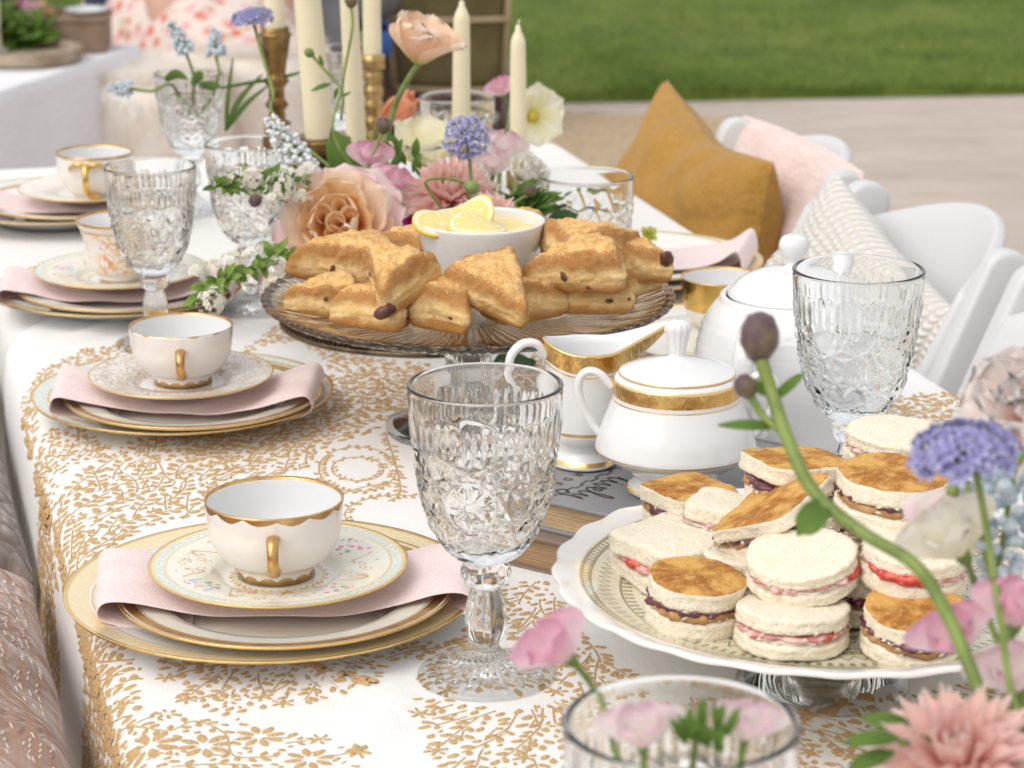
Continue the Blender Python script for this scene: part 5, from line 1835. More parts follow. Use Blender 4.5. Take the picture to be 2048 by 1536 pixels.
candle('slim ivory candle standing close left of the ringed candlestick', d.x-.002, d.y, d.z-.002, .235, .0102, .0085, (0, R_(-2.2)))
e = PD(922, 300, 2.66)
candlestick('low brass candlestick hidden behind the blue scabious', e.x, e.y, max(.05, e.z-ZT), 2, BRASSL, .9)
candle('ivory candle with rounded tip in front of the olive chair back', e.x, e.y, e.z-.002, .1545, .0102, .0083, (0, R_(.6)))
f_ = PD(1036, 350, 2.62)
candlestick('low brass candlestick hidden behind the white ranunculus', f_.x, f_.y, max(.045, f_.z-ZT), 2, BRASSL, .9)
candle('ivory candle with rounded tip in front of the pale yellow flower', f_.x, f_.y, f_.z-.002, .1535, .0093, .0076)

# ================================================================== flowers
STEM = mat('flower_stem', (.21, .28, .06), .5, var=(60, (.13, .19, .035), .4, .65), bump=(200, .0006))
STEMD = mat('dark_stem', (.10, .16, .03), .5, var=(60, (.17, .22, .06), .4, .65))
LEAF = petal_mat('fresh_leaf', (.075, .15, .022), (.12, .21, .035), (.16, .25, .07), .5, .22)
LEAFL = petal_mat('light_leaf', (.16, .26, .045), (.24, .36, .07), (.26, .36, .12), .5, .25)
LEAFD = petal_mat('dark_leaf', (.025, .065, .014), (.04, .095, .02), (.06, .12, .03), .5, .15)
BUDM = mat('dusky_bud', (.085, .045, .05), .5, var=(70, (.15, .11, .05), .45, .65), bump=(220, .0012), sheen=.3)
BUDG = mat('green_bud', (.20, .26, .07), .5, var=(70, (.14, .20, .05), .45, .65))
def petal(name, L, Wd, m, cup=.3, curl=.2, ruffle=.05, seed=0, nu=7, nv=9, claw=.12, tipw=.55, freq=9, twist=0.0, notch=0.0):
    """petal rising along +y from its claw, cupped towards +z"""
    V, UV = [], []
    for j in range(nv):
        v = j/(nv-1)
        wv = (claw+(1-claw)*math.sin(min(1, v/tipw)*pi/2)**1.1) if v < tipw else math.sqrt(max(0, 1-((v-tipw)/(1.0001-tipw))**2.6*.95))
        for i in range(nu):
            u = i/(nu-1)*2-1
            x = u*Wd/2*wv
            y = v*L*(1-.10*u*u*v)-notch*L*math.exp(-(u/.28)**2)*v**3
            z = cup*Wd*.5*(u*u)*wv+curl*L*(v**2)
            rf = ruffle*L*v*v*(math.sin(u*freq+seed*3.1)*.5+nz(u*2.5, v*3, seed*5.3))
            a = twist*v
            V.append((x*math.cos(a)-0, y+rf*.35, z+rf+x*math.sin(a)))
            UV.append((i/(nu-1), v))
    F = []
    for j in range(nv-1):
        for i in range(nu-1):
            F.append((j*nu+i, j*nu+i+1, (j+1)*nu+i+1, (j+1)*nu+i))
    return mk(name, V, F, m, True, None, UV)
def put_petal(parent, me, az, tilt, out=0.0, z=0.0, sc=1.0, roll=0.0, name='petal'):
    """tilt 0 = standing up along the flower axis, 90 deg = lying flat; az = direction it leans to"""
    # petal +y -> leaning outwards; its +z (inside) faces the axis
    d = Vector((math.cos(az), math.sin(az), 0))
    y = d*math.sin(tilt)+Vector((0,0,1))*math.cos(tilt)
    zz = -d*math.cos(tilt)+Vector((0,0,1))*math.sin(tilt)
    x = y.cross(zz)
    R3 = Matrix((x, y, zz)).transposed()
    if roll: R3 = R3 @ Matrix.Rotation(roll, 3, 'Y')
    o = ob(name, me, parent, (d.x*out, d.y*out, z), (0,0,0), sc)
    o.rotation_euler = R3.to_euler()
    return o
def stem_part(parent, pts_world, r, m=None, name='stem', n=8):
    """stem through world points, made a child of a thing standing at loc with any rotation"""
    bpy.context.view_layer.update()
    inv = parent.matrix_world.inverted()
    pts = crom([inv @ Vector(p) for p in pts_world], 6)
    k = len(pts)
    rr = [r*(1.0-.15*i/k) for i in range(k)] if not hasattr(r, '__len__') else r
    V, F = tube(pts, rr, n)
    return ob(name, mk(name, V, F, m or STEM), parent)
def flower(name, label, cat, loc, axis_, group, xh=(1,0,0)):
    return thing(name, label, cat, loc, tuple(frame_rot(axis_, xh)), group)
GF = 'flowers of the table arrangement'
GN = 'flowers in the near arrangement at the right'
VASE = Vector((TC.x+.02, TC.y+.04, ZT+.055))

# low dish holding the centre arrangement
def dish():
    t = thing('flower_dish', 'low brass dish hidden under the centre flowers on the bronze tray', 'dish', (VASE.x, VASE.y, ZT+.0378))
    V, F, mi = lathe([(.001,.0),(.05,.0),(.052,.003),(.062,.026),(.064,.030),(.062,.030),(.05,.006),(.001,.004)], 64)
    ob('bowl', mk('bowl', V, F, BRASSL), t)
    V = []
    n, m_ = 10, 28
    for i in range(n):
        for j in range(m_):
            a = 2*pi*j/m_; ph = pi/2*i/(n-1)
            q = 1+.12*nz(math.cos(a)*2, math.sin(a)*2, ph*2)
            V.append((.056*math.cos(ph)*math.cos(a)*q, .056*math.cos(ph)*math.sin(a)*q, .018+.035*math.sin(ph)*q))
    F = [(i*m_+j, i*m_+(j+1) % m_, (i+1)*m_+(j+1) % m_, (i+1)*m_+j) for i in range(n-1) for j in range(m_)]
    ob('moss', mk('moss', V, F, mat('moss', (.03,.055,.014), .95, var=(120, (.06,.09,.025), .4, .6), bump=(300,.003))), t)['kind'] = 'stuff'
dish()

# --- the big two-tone rose
ROSE_IN = petal_mat('rose_caramel', (.72, .38, .12), (.86, .61, .34), (.66, .36, .13), 0.4, 0.42, (.90, .74, .56))
ROSE_MID = petal_mat('rose_buff', (.80, .54, .30), (.88, .71, .55), (.76, .52, .34), 0.45, 0.42, (.90, .77, .70))
ROSE_OUT = petal_mat('rose_blush', (.86, .60, .54), (.89, .69, .69), (.82, .64, .60), 0.45, 0.42, (.91, .81, .80))
ROSE_PNK = petal_mat('rose_mauve', (.84, .46, .56), (.88, .66, .72), (.80, .50, .58), 0.5, 0.42)
rp = PD(680, 457, 2.215)
def rose():
    t = flower('garden_rose', 'large caramel and blush garden rose at the front left of the flowers', 'rose', rp, (-.10, -.86, .50), GF)
    t.scale = (.90,)*3
    k = 0
    def ring(n, L, Wd, tilt, out, z, m, cup, curl, ruf, a0, jit=.1):
        nonlocal k
        for i in range(n):
            k += 1
            me = petal('petal', L*rnd.uniform(.93, 1.07), Wd*rnd.uniform(.93, 1.07), m, cup, curl, ruf, k, 9, 11, .34, .55, 7)
            put_petal(t, me, a0+2*pi*i/n+rnd.uniform(-jit, jit), tilt+rnd.uniform(-.06, .06), out, z, 1, rnd.uniform(-.12, .12))
    # quartered heart: rolled scrolls of petal
    def scroll(cx, cy, r0, r1, turns, h, a0, sg, sd, lean=0.0):
        V, UV = [], []
        n, m_ = 46, 8
        for i in range(n):
            f = i/(n-1)
            th = a0+sg*turns*2*pi*f
            r = r0+(r1-r0)*f**.8
            hh = h*(.80+.20*f+.10*nz(f*5, sd))
            for j in range(m_):
                v = j/(m_-1)
                rr = r*(.55+.45*v)+.0022*v**3+.0012*v*v*nz(f*9, sd*3)
                V.append((cx+rr*math.cos(th), cy+rr*math.sin(th), hh*v+.0016*v*nz(f*8, sd+5)))
                UV.append((f, v))
        o = ob('petal', mk('petal', V, gridF(n, m_), ROSE_IN, True, None, UV), t)
    scroll(.001, -.001, .0012, .0095, 1.7, .030, .4, 1, 1)
    scroll(.0125, .004, .0010, .0085, 1.3, .028, 2.6, -1, 2)
    scroll(-.0125, .006, .0010, .0090, 1.4, .028, -.6, 1, 3)
    scroll(-.004, -.0135, .0010, .0085, 1.3, .026, 1.2, -1, 4)
    scroll(.010, -.0115, .0010, .0070, 1.2, .026, -2.0, 1, 5)
    scroll(.002, .0145, .0010, .0075, 1.2, .027, .2, -1, 6)
    def ring2(n, L, Wd, tilt, out, z, m, cup, curl, ruf, a0, jit=.15):
        nonlocal k
        for i in range(n):
            k += 1
            me = petal('petal', L*rnd.uniform(.90, 1.08), Wd*rnd.uniform(.95, 1.1), m, cup, curl, ruf, k, 13, 12, .45, .72, 6)
            put_petal(t, me, a0+2*pi*i/n+rnd.uniform(-jit, jit), tilt+rnd.uniform(-.09, .09), out, z, 1, rnd.uniform(-.15, .15))
    ring2(4, .034, .050, .30, .016, -.001, ROSE_IN, .42, .05, .13, .2)
    ring2(4, .041, .058, .58, .017, -.003, ROSE_IN, .32, .02, .14, .9)
    ring2(5, .049, .064, .92, .016, -.008, ROSE_MID, .24, -.04, .13, .55)
    ring2(5, .055, .068, 1.22, .015, -.014, ROSE_OUT, .16, -.10, .10, .3)
    ring2(5, .060, .072, 1.40, .012, -.019, ROSE_OUT, .12, -.12, .10, .9)
    for az, L in ((3.5, .066), (4.1, .060), (5.6, .064), (.2, .060), (4.8, .055)):
        k += 1
        put_petal(t, petal('petal', L, .056, ROSE_PNK if az > 3.2 else ROSE_OUT, .12, -.16, .07, k, 9, 11, .34, .55, 6), az, 1.5, .010, -.023)
    stem_part(t, [rp+Vector((0,.025,-.012)), rp+Vector((.01,.05,-.03)), (VASE.x-.02, VASE.y-.03, VASE.z-.01), (VASE.x, VASE.y, VASE.z-.025)], .003)
rose()

# --- chrysanthemums
MUM = petal_mat('mum_pink', (.82, .42, .36), (.90, .66, .60), (.82, .52, .46), 0.38, 0.4, (.92, .77, .71))
MUMC = mat('mum_heart', (.46, .20, .10), .6, var=(300, (.55, .36, .16), .45, .6), bump=(400, .001))
def mum(label, loc, axis_, R, rows, group, name='chrysanthemum', m=None, root=None, heart=.10, sd=0):
    t = flower(name, label, 'chrysanthemum', loc, axis_, group)
    m = m or MUM
    shp = [petal('petal', R, R*.23, m, .9, c, .02, k+sd, 5, 7, .45, .6) for k, c in enumerate((.30, .16, .05, -.10, -.22))]
    for r in range(rows):
        f = r/(rows-1)
        n = int(10+12*f)
        for i in range(n):
            az = 2*pi*i/n+r*.37+rnd.uniform(-.1, .1)
            me = shp[min(4, int(f*4.2))]
            put_petal(t, me, az, .18+f*1.45+rnd.uniform(-.1, .1), R*.06+R*.05*(1-f), -R*.16*f, (.52+.48*f)*rnd.uniform(.9, 1.05), rnd.uniform(-.2, .2))
    V, F, mi = lathe([(.0005, R*.16), (R*.10, R*.12), (R*.17, R*.02), (R*.16, -R*.16), (.0008, -R*.22)], 20)
    ob('heart', mk('heart', V, F, MUMC), t)
    if root is not None:
        ax = Vector(axis_).normalized()
        stem_part(t, [loc-ax*R*.15, loc-ax*R*.6, (loc+Vector(root))/2-ax*R*.5, root], .0026)
    return t
mum('large dusty pink chrysanthemum in the middle of the flowers', PD(900, 392, 2.30), (-.05, -.62, .78), .050, 7, GF, root=VASE)
mum('smaller open pink chrysanthemum right of the large one', PD(985, 436, 2.20), (.10, -.80, .55), .0295, 4, GF, root=VASE)
mum('dusty pink chrysanthemum mostly hidden behind the large one', PD(820, 420, 2.36), (-.3, -.5, .8), .040, 5, GF, root=VASE)

# --- sweet peas
SWP = petal_mat('sweet_pea_pink', (.90, .70, .74), (.88, .50, .63), (.78, .40, .54), 0.55, 0.45)
SWL = petal_mat('sweet_pea_blush', (.90, .82, .78), (.89, .70, .75), (.84, .60, .66), 0.6, 0.45)
SWC = petal_mat('sweet_pea_cream', (.88, .85, .64), (.90, .87, .79), (.84, .80, .62), 0.5, 0.45)
def sweet_pea(label, loc, axis_, R, m, group, root=None, sd=0, green=True):
    t = flower('sweet_pea', label, 'sweet pea', loc, axis_, group)
    put_petal(t, petal('petal', R*1.05, R*1.8, m, -.10, .14, .20, sd+1, 19, 13, .2, .55, 12, 0, .16), pi/2, .30, 0, 0)
    put_petal(t, petal('petal', R*.80, R*.85, m, .45, .12, .18, sd+2, 12, 10, .2, .5, 9), -.6, .62, .002, 0)
    put_petal(t, petal('petal', R*.80, R*.85, m, .45, .12, .18, sd+3, 12, 10, .2, .5, 9), pi+.6, .62, .002, 0)
    put_petal(t, petal('petal', R*.5, R*.34, SWC, .9, .35, .03, sd+4, 6, 7, .3, .5), -pi/2, .75, .001, 0)
    if green:
        V, F, mi = lathe([(.0008, -R*.22), (R*.10, -R*.17), (R*.14, -R*.04), (R*.12, R*.06), (.0008, R*.08)], 14)
        ob('calyx', mk('calyx', V, F, STEM), t)
    if root is not None:
        ax = Vector(axis_).normalized()
        stem_part(t, [loc-ax*R*.15, loc-ax*R*.7+Vector((0,0,-R*.3)), (loc+Vector(root))/2, root], .0015)
    return t
sweet_pea('pink sweet pea bloom above the rose, upper one', PD(738, 335, 2.33), (0.11, -.22, 1.00), .025, SWP, GF, VASE, 0)
sweet_pea('pink sweet pea bloom right above the rose, lower one', PD(775, 385, 2.30), (0.50, -.22, 1.00), .026, SWP, GF, VASE, 5)
sweet_pea('pale pink sweet pea behind the right ivory candle', PD(1000, 320, 2.52), (0.22, -.22, 1.00), .030, SWL, GF, VASE, 9)
sweet_pea('small rosy sweet pea touching the candle at the right', PD(1008, 190, 2.68), (-0.44, -.22, 1.00), .020, SWP, GF, (VASE.x+.05, VASE.y, VASE.z), 13)
sweet_pea('pink sweet pea low between chrysanthemum and white ranunculus', PD(985, 350, 2.44), (0.00, -.22, 1.00), .022, SWL, GF, VASE, 17)
# --- poppies
POP = petal_mat('poppy_peach', (.80, .74, .20), (.90, .69, .52), (.88, .55, .36), .16, .35, (.92, .80, .68), .10)
def poppy():
    p = PD(838, 128, 2.36)
    t = flower('iceland_poppy', 'peach iceland poppy on a tall bent stem above the flowers', 'poppy', p, (.12, -.10, .98), GF)
    k = 0
    for az, tl, L, Wd in ((-1.9, .60, .046, .062), (-.35, .95, .050, .060), (1.2, .55, .046, .06), (2.7, .62, .050, .062), (-1.1, .78, .040, .052)):
        k += 1
        put_petal(t, petal('petal', L, Wd, POP, .34, -.06 if tl > .8 else .16, .11, k*2, 13, 13, .22, .55, 10), az, tl, .002, .0, 1)
    V, F, mi = lathe([(.0008, .0), (.0045, .003), (.0055, .009), (.0035, .013), (.0008, .0135)], 16)
    ob('seed_head', mk('seed_head', V, F, BUDG), t)
    stem_part(t, [p-Vector((0,0,.001)), PD(822, 150, 2.365), PD(792, 205, 2.37), PD(778, 260, 2.37), PD(774, 330, 2.37), VASE+Vector((0,0,.02)), VASE], .0030, STEMD)
poppy()
COR = petal_mat('coral', (.88, .40, .24), (.90, .46, .28), (.84, .34, .20), 0.5, 0.4)
def coral():
    p = PD(765, 243, 2.62)
    t = flower('coral_poppy', 'coral poppy bud opening behind the poppy stem', 'poppy', p, (.75, -.1, .60), GF)
    for k in range(4):
        put_petal(t, petal('petal', .045, .030, COR, .75, .05, .05, k, 8, 9, .4, .5), k*pi/2+.3, .14+.05*k, .003, 0)
    stem_part(t, [p, p+Vector((-.012,0,-.02)), p+Vector((-.012,-.05,-.07)), VASE], .0022)
coral()
CRP = petal_mat('cream_petal', (.86, .82, .46), (.91, .88, .70), (.84, .80, .54), 0.35, 0.45)
def cream_poppy(label, p, axis_, L, n, spread, root, sd, tl=.9):
    t = flower('cream_poppy', label, 'poppy', p, axis_, GF)
    for k in range(n):
        put_petal(t, petal('petal', L*rnd.uniform(.9, 1.08), L*1.05, CRP, .2, .04, .10, sd+k, 11, 10, .2, .55, 10), spread+2*pi*k/n, tl+rnd.uniform(-.1, .1), .002, 0)
    V, F, mi = lathe([(.0008,.0),(.006,.002),(.007,.006),(.003,.009),(.0008,.009)], 14)
    ob('stamens', mk('stamens', V, F, mat('yellow_stamens', (.66,.50,.06), .7, bump=(500,.002))), t)
    stem_part(t, [p, p-Vector(axis_).normalized()*.03, (Vector(root)+p)/2, root], .002)
cream_poppy('wide cream poppy behind the blue scabious', PD(848, 330, 2.46), (.02, -.35, .9), .052, 5, .3, VASE, 40, .72)
cream_poppy('pale yellow ruffled flower behind the right ivory candle', PD(1062, 232, 2.68), (.55, -.8, .1), .036, 6, .5, (VASE.x+.05, VASE.y, VASE.z), 50, 1.25)
# --- ranunculus
RAN = petal_mat('ranunculus_white', (.88, .86, .72), (.92, .91, .85), (.88, .86, .76), 0.4, 0.48)
def ranunculus(label, p, axis_, R, m, root, sd, group=GF):
    t = flower('ranunculus', label, 'ranunculus', p, axis_, group)
    k = sd
    for r, (n, L, Wd, tl) in enumerate(((3, .95, .8, .08), (4, 1.05, 1.05, .2), (5, 1.12, 1.25, .42), (5, 1.15, 1.35, .75))):
        for i in range(n):
            k += 1
            put_petal(t, petal('petal', R*L, R*Wd, m, .45, .05, .07, k, 7, 8, .4, .55), 2*pi*i/n+r*.5, tl+rnd.uniform(-.06, .06), R*.06+R*.03*r, -R*.08*r)
    stem_part(t, [p, p-Vector(axis_).normalized()*R, (Vector(root)+p)/2, root], .002)
ranunculus('white ranunculus left of the right hand tumbler', PD(1048, 355, 2.42), (.35, -.6, .7), .024, RAN, VASE, 70)
MAG = petal_mat('magenta', (.30, .01, .11), (.44, .02, .19), (.2, .0, .08), 0.5, 0.35)
ranunculus('deep magenta flower low behind the lemon bowl', PD(845, 468, 2.12), (.0, -.7, .7), .019, MAG, VASE, 90)
# --- blue scabious (lace flower) umbels
BLU = mat('lavender_blue', (.33, .32, .60), .6, var=(160, (.45, .45, .68), .45, .6), transl=.25)
def lace_flower(label, p, axis_, R, group, stem_pts, sd, dome=.55, n=72, fl=.0036):
    t = flower('lace_flower', label, 'lace flower', p, axis_, group)
    r = random.Random(sd)
    V, F = [], []
    for k in range(7):                        # a floret of five rounded lobes and a cup
        pass
    def floret(s):
        V, F = [(0, 0, -.25*s)], []
        for q in range(5):
            a = 2*pi*q/5
            pts = [(.16, -.22), (.55, -.34), (.95, -.24), (1.06, 0), (.95, .24), (.55, .34), (.16, .22)]
            o = len(V)
            for x, y in pts: V.append((s*(x*math.cos(a)-y*math.sin(a)), s*(x*math.sin(a)+y*math.cos(a)), s*(.05+.12*x*x)))
            F += [(0, o+i, o+i+1) for i in range(6)]
        return mk('floret', V, F, BLU, False)
    fms = [floret(fl*x) for x in (.85, 1.0, 1.15)]
    sv = []
    for i in range(n):
        ph = math.acos(1-(i+.5)/n*(1.0+dome*.55))
        az = i*2.39996+r.uniform(-.15, .15)
        q = R*r.uniform(.82, 1.05)
        pos = Vector((q*math.sin(ph)*math.cos(az), q*math.sin(ph)*math.sin(az), q*math.cos(ph)*dome))
        o = ob('floret', fms[i % 3], t, pos)
        o.rotation_euler = (Vector((pos.x, pos.y, pos.z+.35*R)).to_track_quat('Z', 'Y')).to_euler()
        sv.append(tube([Vector((0,0,-.25*R)), pos*.55+Vector((0,0,-.05*R)), pos*.985], .00045, 4, False))
    V, F, _ = joinm(sv)
    ob('flower_stalk', mk('flower_stalk', V, F, mat('pale_stalk', (.40,.42,.30), .6)), t)
    for q in range(9):
        a = 2*pi*q/9
        put_petal(t, MATS.setdefault('_bract', petal('bract', .013, .003, STEM, .3, -.2, .02, 1, 4, 6)), a, 1.3, .001, -.25*R, R/.022, name='bract')
    stem_part(t, stem_pts, .0017)
    return t
p = PD(932, 274, 2.26)
lace_flower('round blue lace flower in front of the tumbler behind the lemon bowl', p, (.05, -.75, .6), .0205, GF, [p, PD(940, 330, 2.27), PD(938, 400, 2.28), VASE], 1, .85, 74)
p = PD(505, 38, 2.50)
lace_flower('blue lace flower seen from the side at the top left', p, (-.08, -.02, 1), .0215, GF, [p, PD(522, 100, 2.50), PD(545, 180, 2.48), PD(572, 260, 2.42), VASE], 2, .5, 70)
# --- grape hyacinths
MUS = mat('pale_muscari', (.66, .71, .73), .5, var=(140, (.80, .82, .80), .45, .62), sss=.2)
MUS2 = mat('blue_muscari', (.46, .55, .63), .5, var=(110, (.58, .66, .70), .45, .62), sss=.2)
def bell(s, m):
    V, F, mi = lathe([(.0003, .55), (.42, .40), (.62, .0), (.52, -.42), (.34, -.62), (.44, -.74), (.30, -.70), (.0003, -.5)], 10)
    return mk('floret', [(x*s, y*s, z*s) for x, y, z in V], F, m)
def muscari(label, base, tip, r, group, stem_pts, m, n, s, sd):
    base, tip = Vector(base), Vector(tip)
    ax = tip-base
    L = ax.length
    t = flower('grape_hyacinth', label, 'grape hyacinth', base, ax, group)
    be = [bell(s*k, m) for k in (.8, 1, 1.15)]
    q = random.Random(sd)
    for i in range(n):
        f = (i+.5)/n
        az = i*2.39996
        rr = r*(1-.72*f**1.6)*q.uniform(.72, 1.10); az += q.uniform(-.35, .35); f = min(1, max(0, f+q.uniform(-.03, .03)))
        o = ob('floret', be[i % 3], t, (rr*math.cos(az), rr*math.sin(az), L*f), (0,0,0), 1.15-.5*f)
        d = Vector((math.cos(az), math.sin(az), .25-.9*(1-f)))
        o.rotation_euler = (-d).to_track_quat('Z', 'Y').to_euler()
    V, F = tube([(0,0,-.003), (0,0,L*.5), (0,0,L)], [.0016, .0013, .0007], 8)
    ob('spike', mk('spike', V, F, STEM), t)
    if stem_pts: stem_part(t, stem_pts, .0017)
muscari('pale grape hyacinth drooping before the drip pan candlestick', PD(612, 352, 2.30), PD(540, 236, 2.28), .0150, GF, [PD(612, 352, 2.30), PD(640, 385, 2.30), VASE], MUS, 120, .0045, 3)
gx, gy = -.352, 2.76
inA = Vector((gx, gy, ZT+.10))
muscari('grape hyacinth leaning left over the far goblet', PD(372, 105, 2.74), PD(338, 42, 2.73), .0085, GF, [PD(372, 105, 2.74), PD(388, 160, 2.75), inA], MUS2, 46, .0042, 4)
muscari('upright grape hyacinth in the far goblet', PD(432, 110, 2.75), PD(428, 58, 2.75), .0090, GF, [PD(432, 110, 2.75), PD(436, 160, 2.75), inA+Vector((.01,0,0))], MUS2, 40, .0044, 5)
muscari('grape hyacinth hanging sideways out of the far goblet', PD(262, 178, 2.74), PD(214, 176, 2.74), .0075, GF, [PD(262, 178, 2.74), PD(305, 182, 2.74), PD(345, 170, 2.75), inA], MUS2, 34, .0040, 6)
# --- buds on stems
def bud(label, p, axis_, r, stem_pts, m, group=GF, sr=.0014, leaves=(), stem_m=None, name='flower_bud', h=1.15):
    t = flower(name, label, 'flower bud', p, axis_, group)
    V, F, mi = lathe([(.0004, -r*.9*h), (r*.55, -r*.75*h), (r*.98, -r*.15*h), (r*.95, r*.35*h), (r*.66, r*.85*h), (r*.25, r*1.0*h), (.0004, r*.95*h)], 18, None, lambda R_q, z, a: (R_q*(1+.05*math.sin(a*7)*(z > 0)), z))
    ob('bud', mk('bud', V, F, m), t)
    for q in range(5):
        put_petal(t, petal('sepal', r*1.5, r*.95, STEM, .6, .32, .02, q, 6, 7, .4, .4), 2*pi*q/5, .62, r*.28, -r*.92*h, name='sepal')
    stem_part(t, stem_pts, sr, stem_m or STEM)
    for (lp, d, L, Wd) in leaves:
        inv = t.matrix_world.inverted()
        o = ob('leaf', petal('leaf', L, Wd, LEAF, .2, -.15, .04, 3, 5, 8, .25, .4), t, inv @ Vector(lp))
        y = (inv.to_3x3() @ Vector(d)).normalized()
        zq = (inv.to_3x3() @ Vector((0, -.7, .7))); zq = (zq-y*zq.dot(y)).normalized()
        o.rotation_euler = Matrix((y.cross(zq), y, zq)).transposed().to_euler()
    return t
T2 = 2.32
bud('dark round bud on a short stem left of the poppy stem', PD(767, 252, T2), (.15, -.1, 1), .0073, [PD(766, 260, T2), PD(757, 282, T2), PD(738, 330, T2), PD(734, 362, T2), VASE], BUDM)
bud('small closed bud cut off by the top edge of the picture', PD(702, 3, T2), (.1, 0, 1), .0060, [PD(702, 8, T2), PD(704, 60, T2), PD(685, 170, T2), PD(680, 300, T2), VASE], BUDM)
bud('tiny green bud branching from the tall thin stem', PD(619, 106, T2), (-.8, 0, .6), .0045, [PD(622, 108, T2), PD(645, 135, T2), PD(684, 182, T2), PD(682, 240, T2)], BUDG, leaves=((PD(645, 135, T2), (-.2, 0, 1), .012, .004), (PD(662, 168, T2), (-1, 0, -.25), .020, .006), (PD(684, 195, T2), (.8, 0, .6), .010, .003), (PD(676, 175, T2), (-.4, 0, -1), .012, .004)))
bud('drooping dark bud in front of the white blossom sprig', PD(512, 400, 2.17), (-.6, -.1, -.6), .0056, [PD(508, 394, 2.17), PD(478, 378, 2.18), PD(448, 376, 2.18), PD(520, 384, 2.19), PD(575, 405, 2.2)], BUDM)
bud('green bud on an arching stem over the pink chrysanthemum', PD(943, 374, 2.17), (.9, -.1, -.3), .0062, [PD(934, 368, 2.17), PD(900, 357, 2.17), PD(852, 362, 2.17), PD(868, 395, 2.18), PD(905, 445, 2.2)], BUDG)
bud('dark bud left of the tumbler near the white ranunculus', PD(1060, 382, 2.30), (.6, -.2, .4), .0058, [PD(1056, 388, 2.30), PD(1035, 402, 2.30), PD(1000, 430, 2.3), VASE], BUDM)
# --- foliage
def leaf_at(parent, p, d, L, Wd, m, sd=0, up=(0,-.5,.85), curl=-.18):
    inv = parent.matrix_world.inverted()
    o = ob('leaf', petal('leaf', L, Wd, m, .22, curl, .05, sd, 6, 9, .18, .38, 5), parent, inv @ Vector(p))
    y = (inv.to_3x3() @ Vector(d)).normalized()
    zq = inv.to_3x3() @ Vector(up); zq = zq-y*zq.dot(y)
    if zq.length < .05: zq = Vector((1, 0, 0))-y*y.x
    zq.normalize()
    o.rotation_euler = Matrix((y.cross(zq), y, zq)).transposed().to_euler()
    return o
def leafy(label, base, pts, leaves, m, name='leafy_sprig', group=None, r=.0016):
    t = thing(name, label, 'foliage', base, 0, group)
    bpy.context.view_layer.update()
    stem_part(t, pts, r, STEMD)
    for i, (p, d, L, Wd) in enumerate(leaves): leaf_at(t, p, d, L, Wd, m, i)
    return t
leafy('single broad dark green leaf behind the upper sweet pea', VASE, [VASE, PD(705, 360, 2.36), PD(690, 330, 2.36)], [(PD(706, 385, 2.36), (-.25, 0, 1), .062, .032)], LEAF)
fol = []
q = random.Random(3)
for k in range(46):
    a = q.uniform(-pi, 0.4); rr = q.uniform(.03, .085)
    p = Vector((VASE.x+rr*1.15*math.cos(a), VASE.y+rr*.8*math.sin(a), VASE.z+q.uniform(-.012, .035)))
    fol.append((p, (math.cos(a)+q.uniform(-.4, .4), math.sin(a)*.9, q.uniform(-.1, .7)), q.uniform(.026, .045), q.uniform(.012, .020)))
leafy('dark green foliage massed at the foot of the centre flowers', VASE, [VASE-Vector((0,0,.02)), VASE, VASE+Vector((0,0,.03))], fol, LEAFD)
fol = []
for px, py in ((790, 318), (812, 330), (826, 345), (780, 340), (800, 300), (842, 355), (830, 318)):
    fol.append((PD(px, py, 2.35), (q.uniform(-.6, .6), -.2, 1), .020, .008))
leafy('small fresh green leaves at the foot of the poppy stem', VASE, [VASE, PD(800, 350, 2.35), PD(800, 320, 2.35)], fol, LEAF)
fol = []
for k in range(22):
    fol.append((PD(q.uniform(1020, 1075), q.uniform(395, 455), 2.32), (q.uniform(-.7, .9), -.3, q.uniform(.1, .9)), .030, .010))
leafy('green sprig between the small chrysanthemum and the tumbler', VASE, [VASE, PD(1030, 430, 2.32), PD(1065, 395, 2.32)], fol, LEAF)
leafy('dark green leaf under the jug handle behind the pedestal', P(1030, 742, ZT), [P(985, 735, ZT+.006), P(1000, 725, ZT+.008), P(1020, 715, ZT+.008)], [(P(985, 735, ZT+.006), (.8, .55, .10), .048, .024)], LEAFD, name='fallen_leaf')
# grassy blades from the far goblet
def blades():
    t = thing('hyacinth_leaves', 'long green strap leaves spraying right out of the far goblet', 'foliage', inA)
    bpy.context.view_layer.update()
    for i, (pts, w_) in enumerate((([(452, 258), (455, 200), (466, 115)], .0022), ([(452, 258), (478, 200), (525, 148)], .0028), ([(450, 262), (490, 210), (535, 172)], .0026), ([(440, 176), (560, 155), (610, 142)], .0018), ([(330, 160), (352, 148), (375, 158)], .005), ([(385, 170), (398, 150), (404, 160)], .005), ([(400, 168), (425, 172), (440, 172)], .005))):
        inv = t.matrix_world.inverted()
        pw = crom([inv @ PD(*p, 2.73) for p in pts], 6)
        V, UV = [], []
        n = len(pw)
        for j, p in enumerate(pw):
            v = j/(n-1)
            a_, b_ = Vector(pw[max(0, j-1)]), Vector(pw[min(n-1, j+1)])
            tn = (b_-a_).normalized()
            s = tn.cross(Vector((0, -1, .2))).normalized()*w_*math.sin(pi*(.15+.83*v))
            p = Vector(p)
            V += [p-s, p+Vector((0, .0012, 0)), p+s]
            UV += [(0, v), (.5, v), (1, v)]
        solid(ob('leaf', mk('leaf', V, gridF(n, 3), LEAF, True, None, UV), t), .0006)
blades()
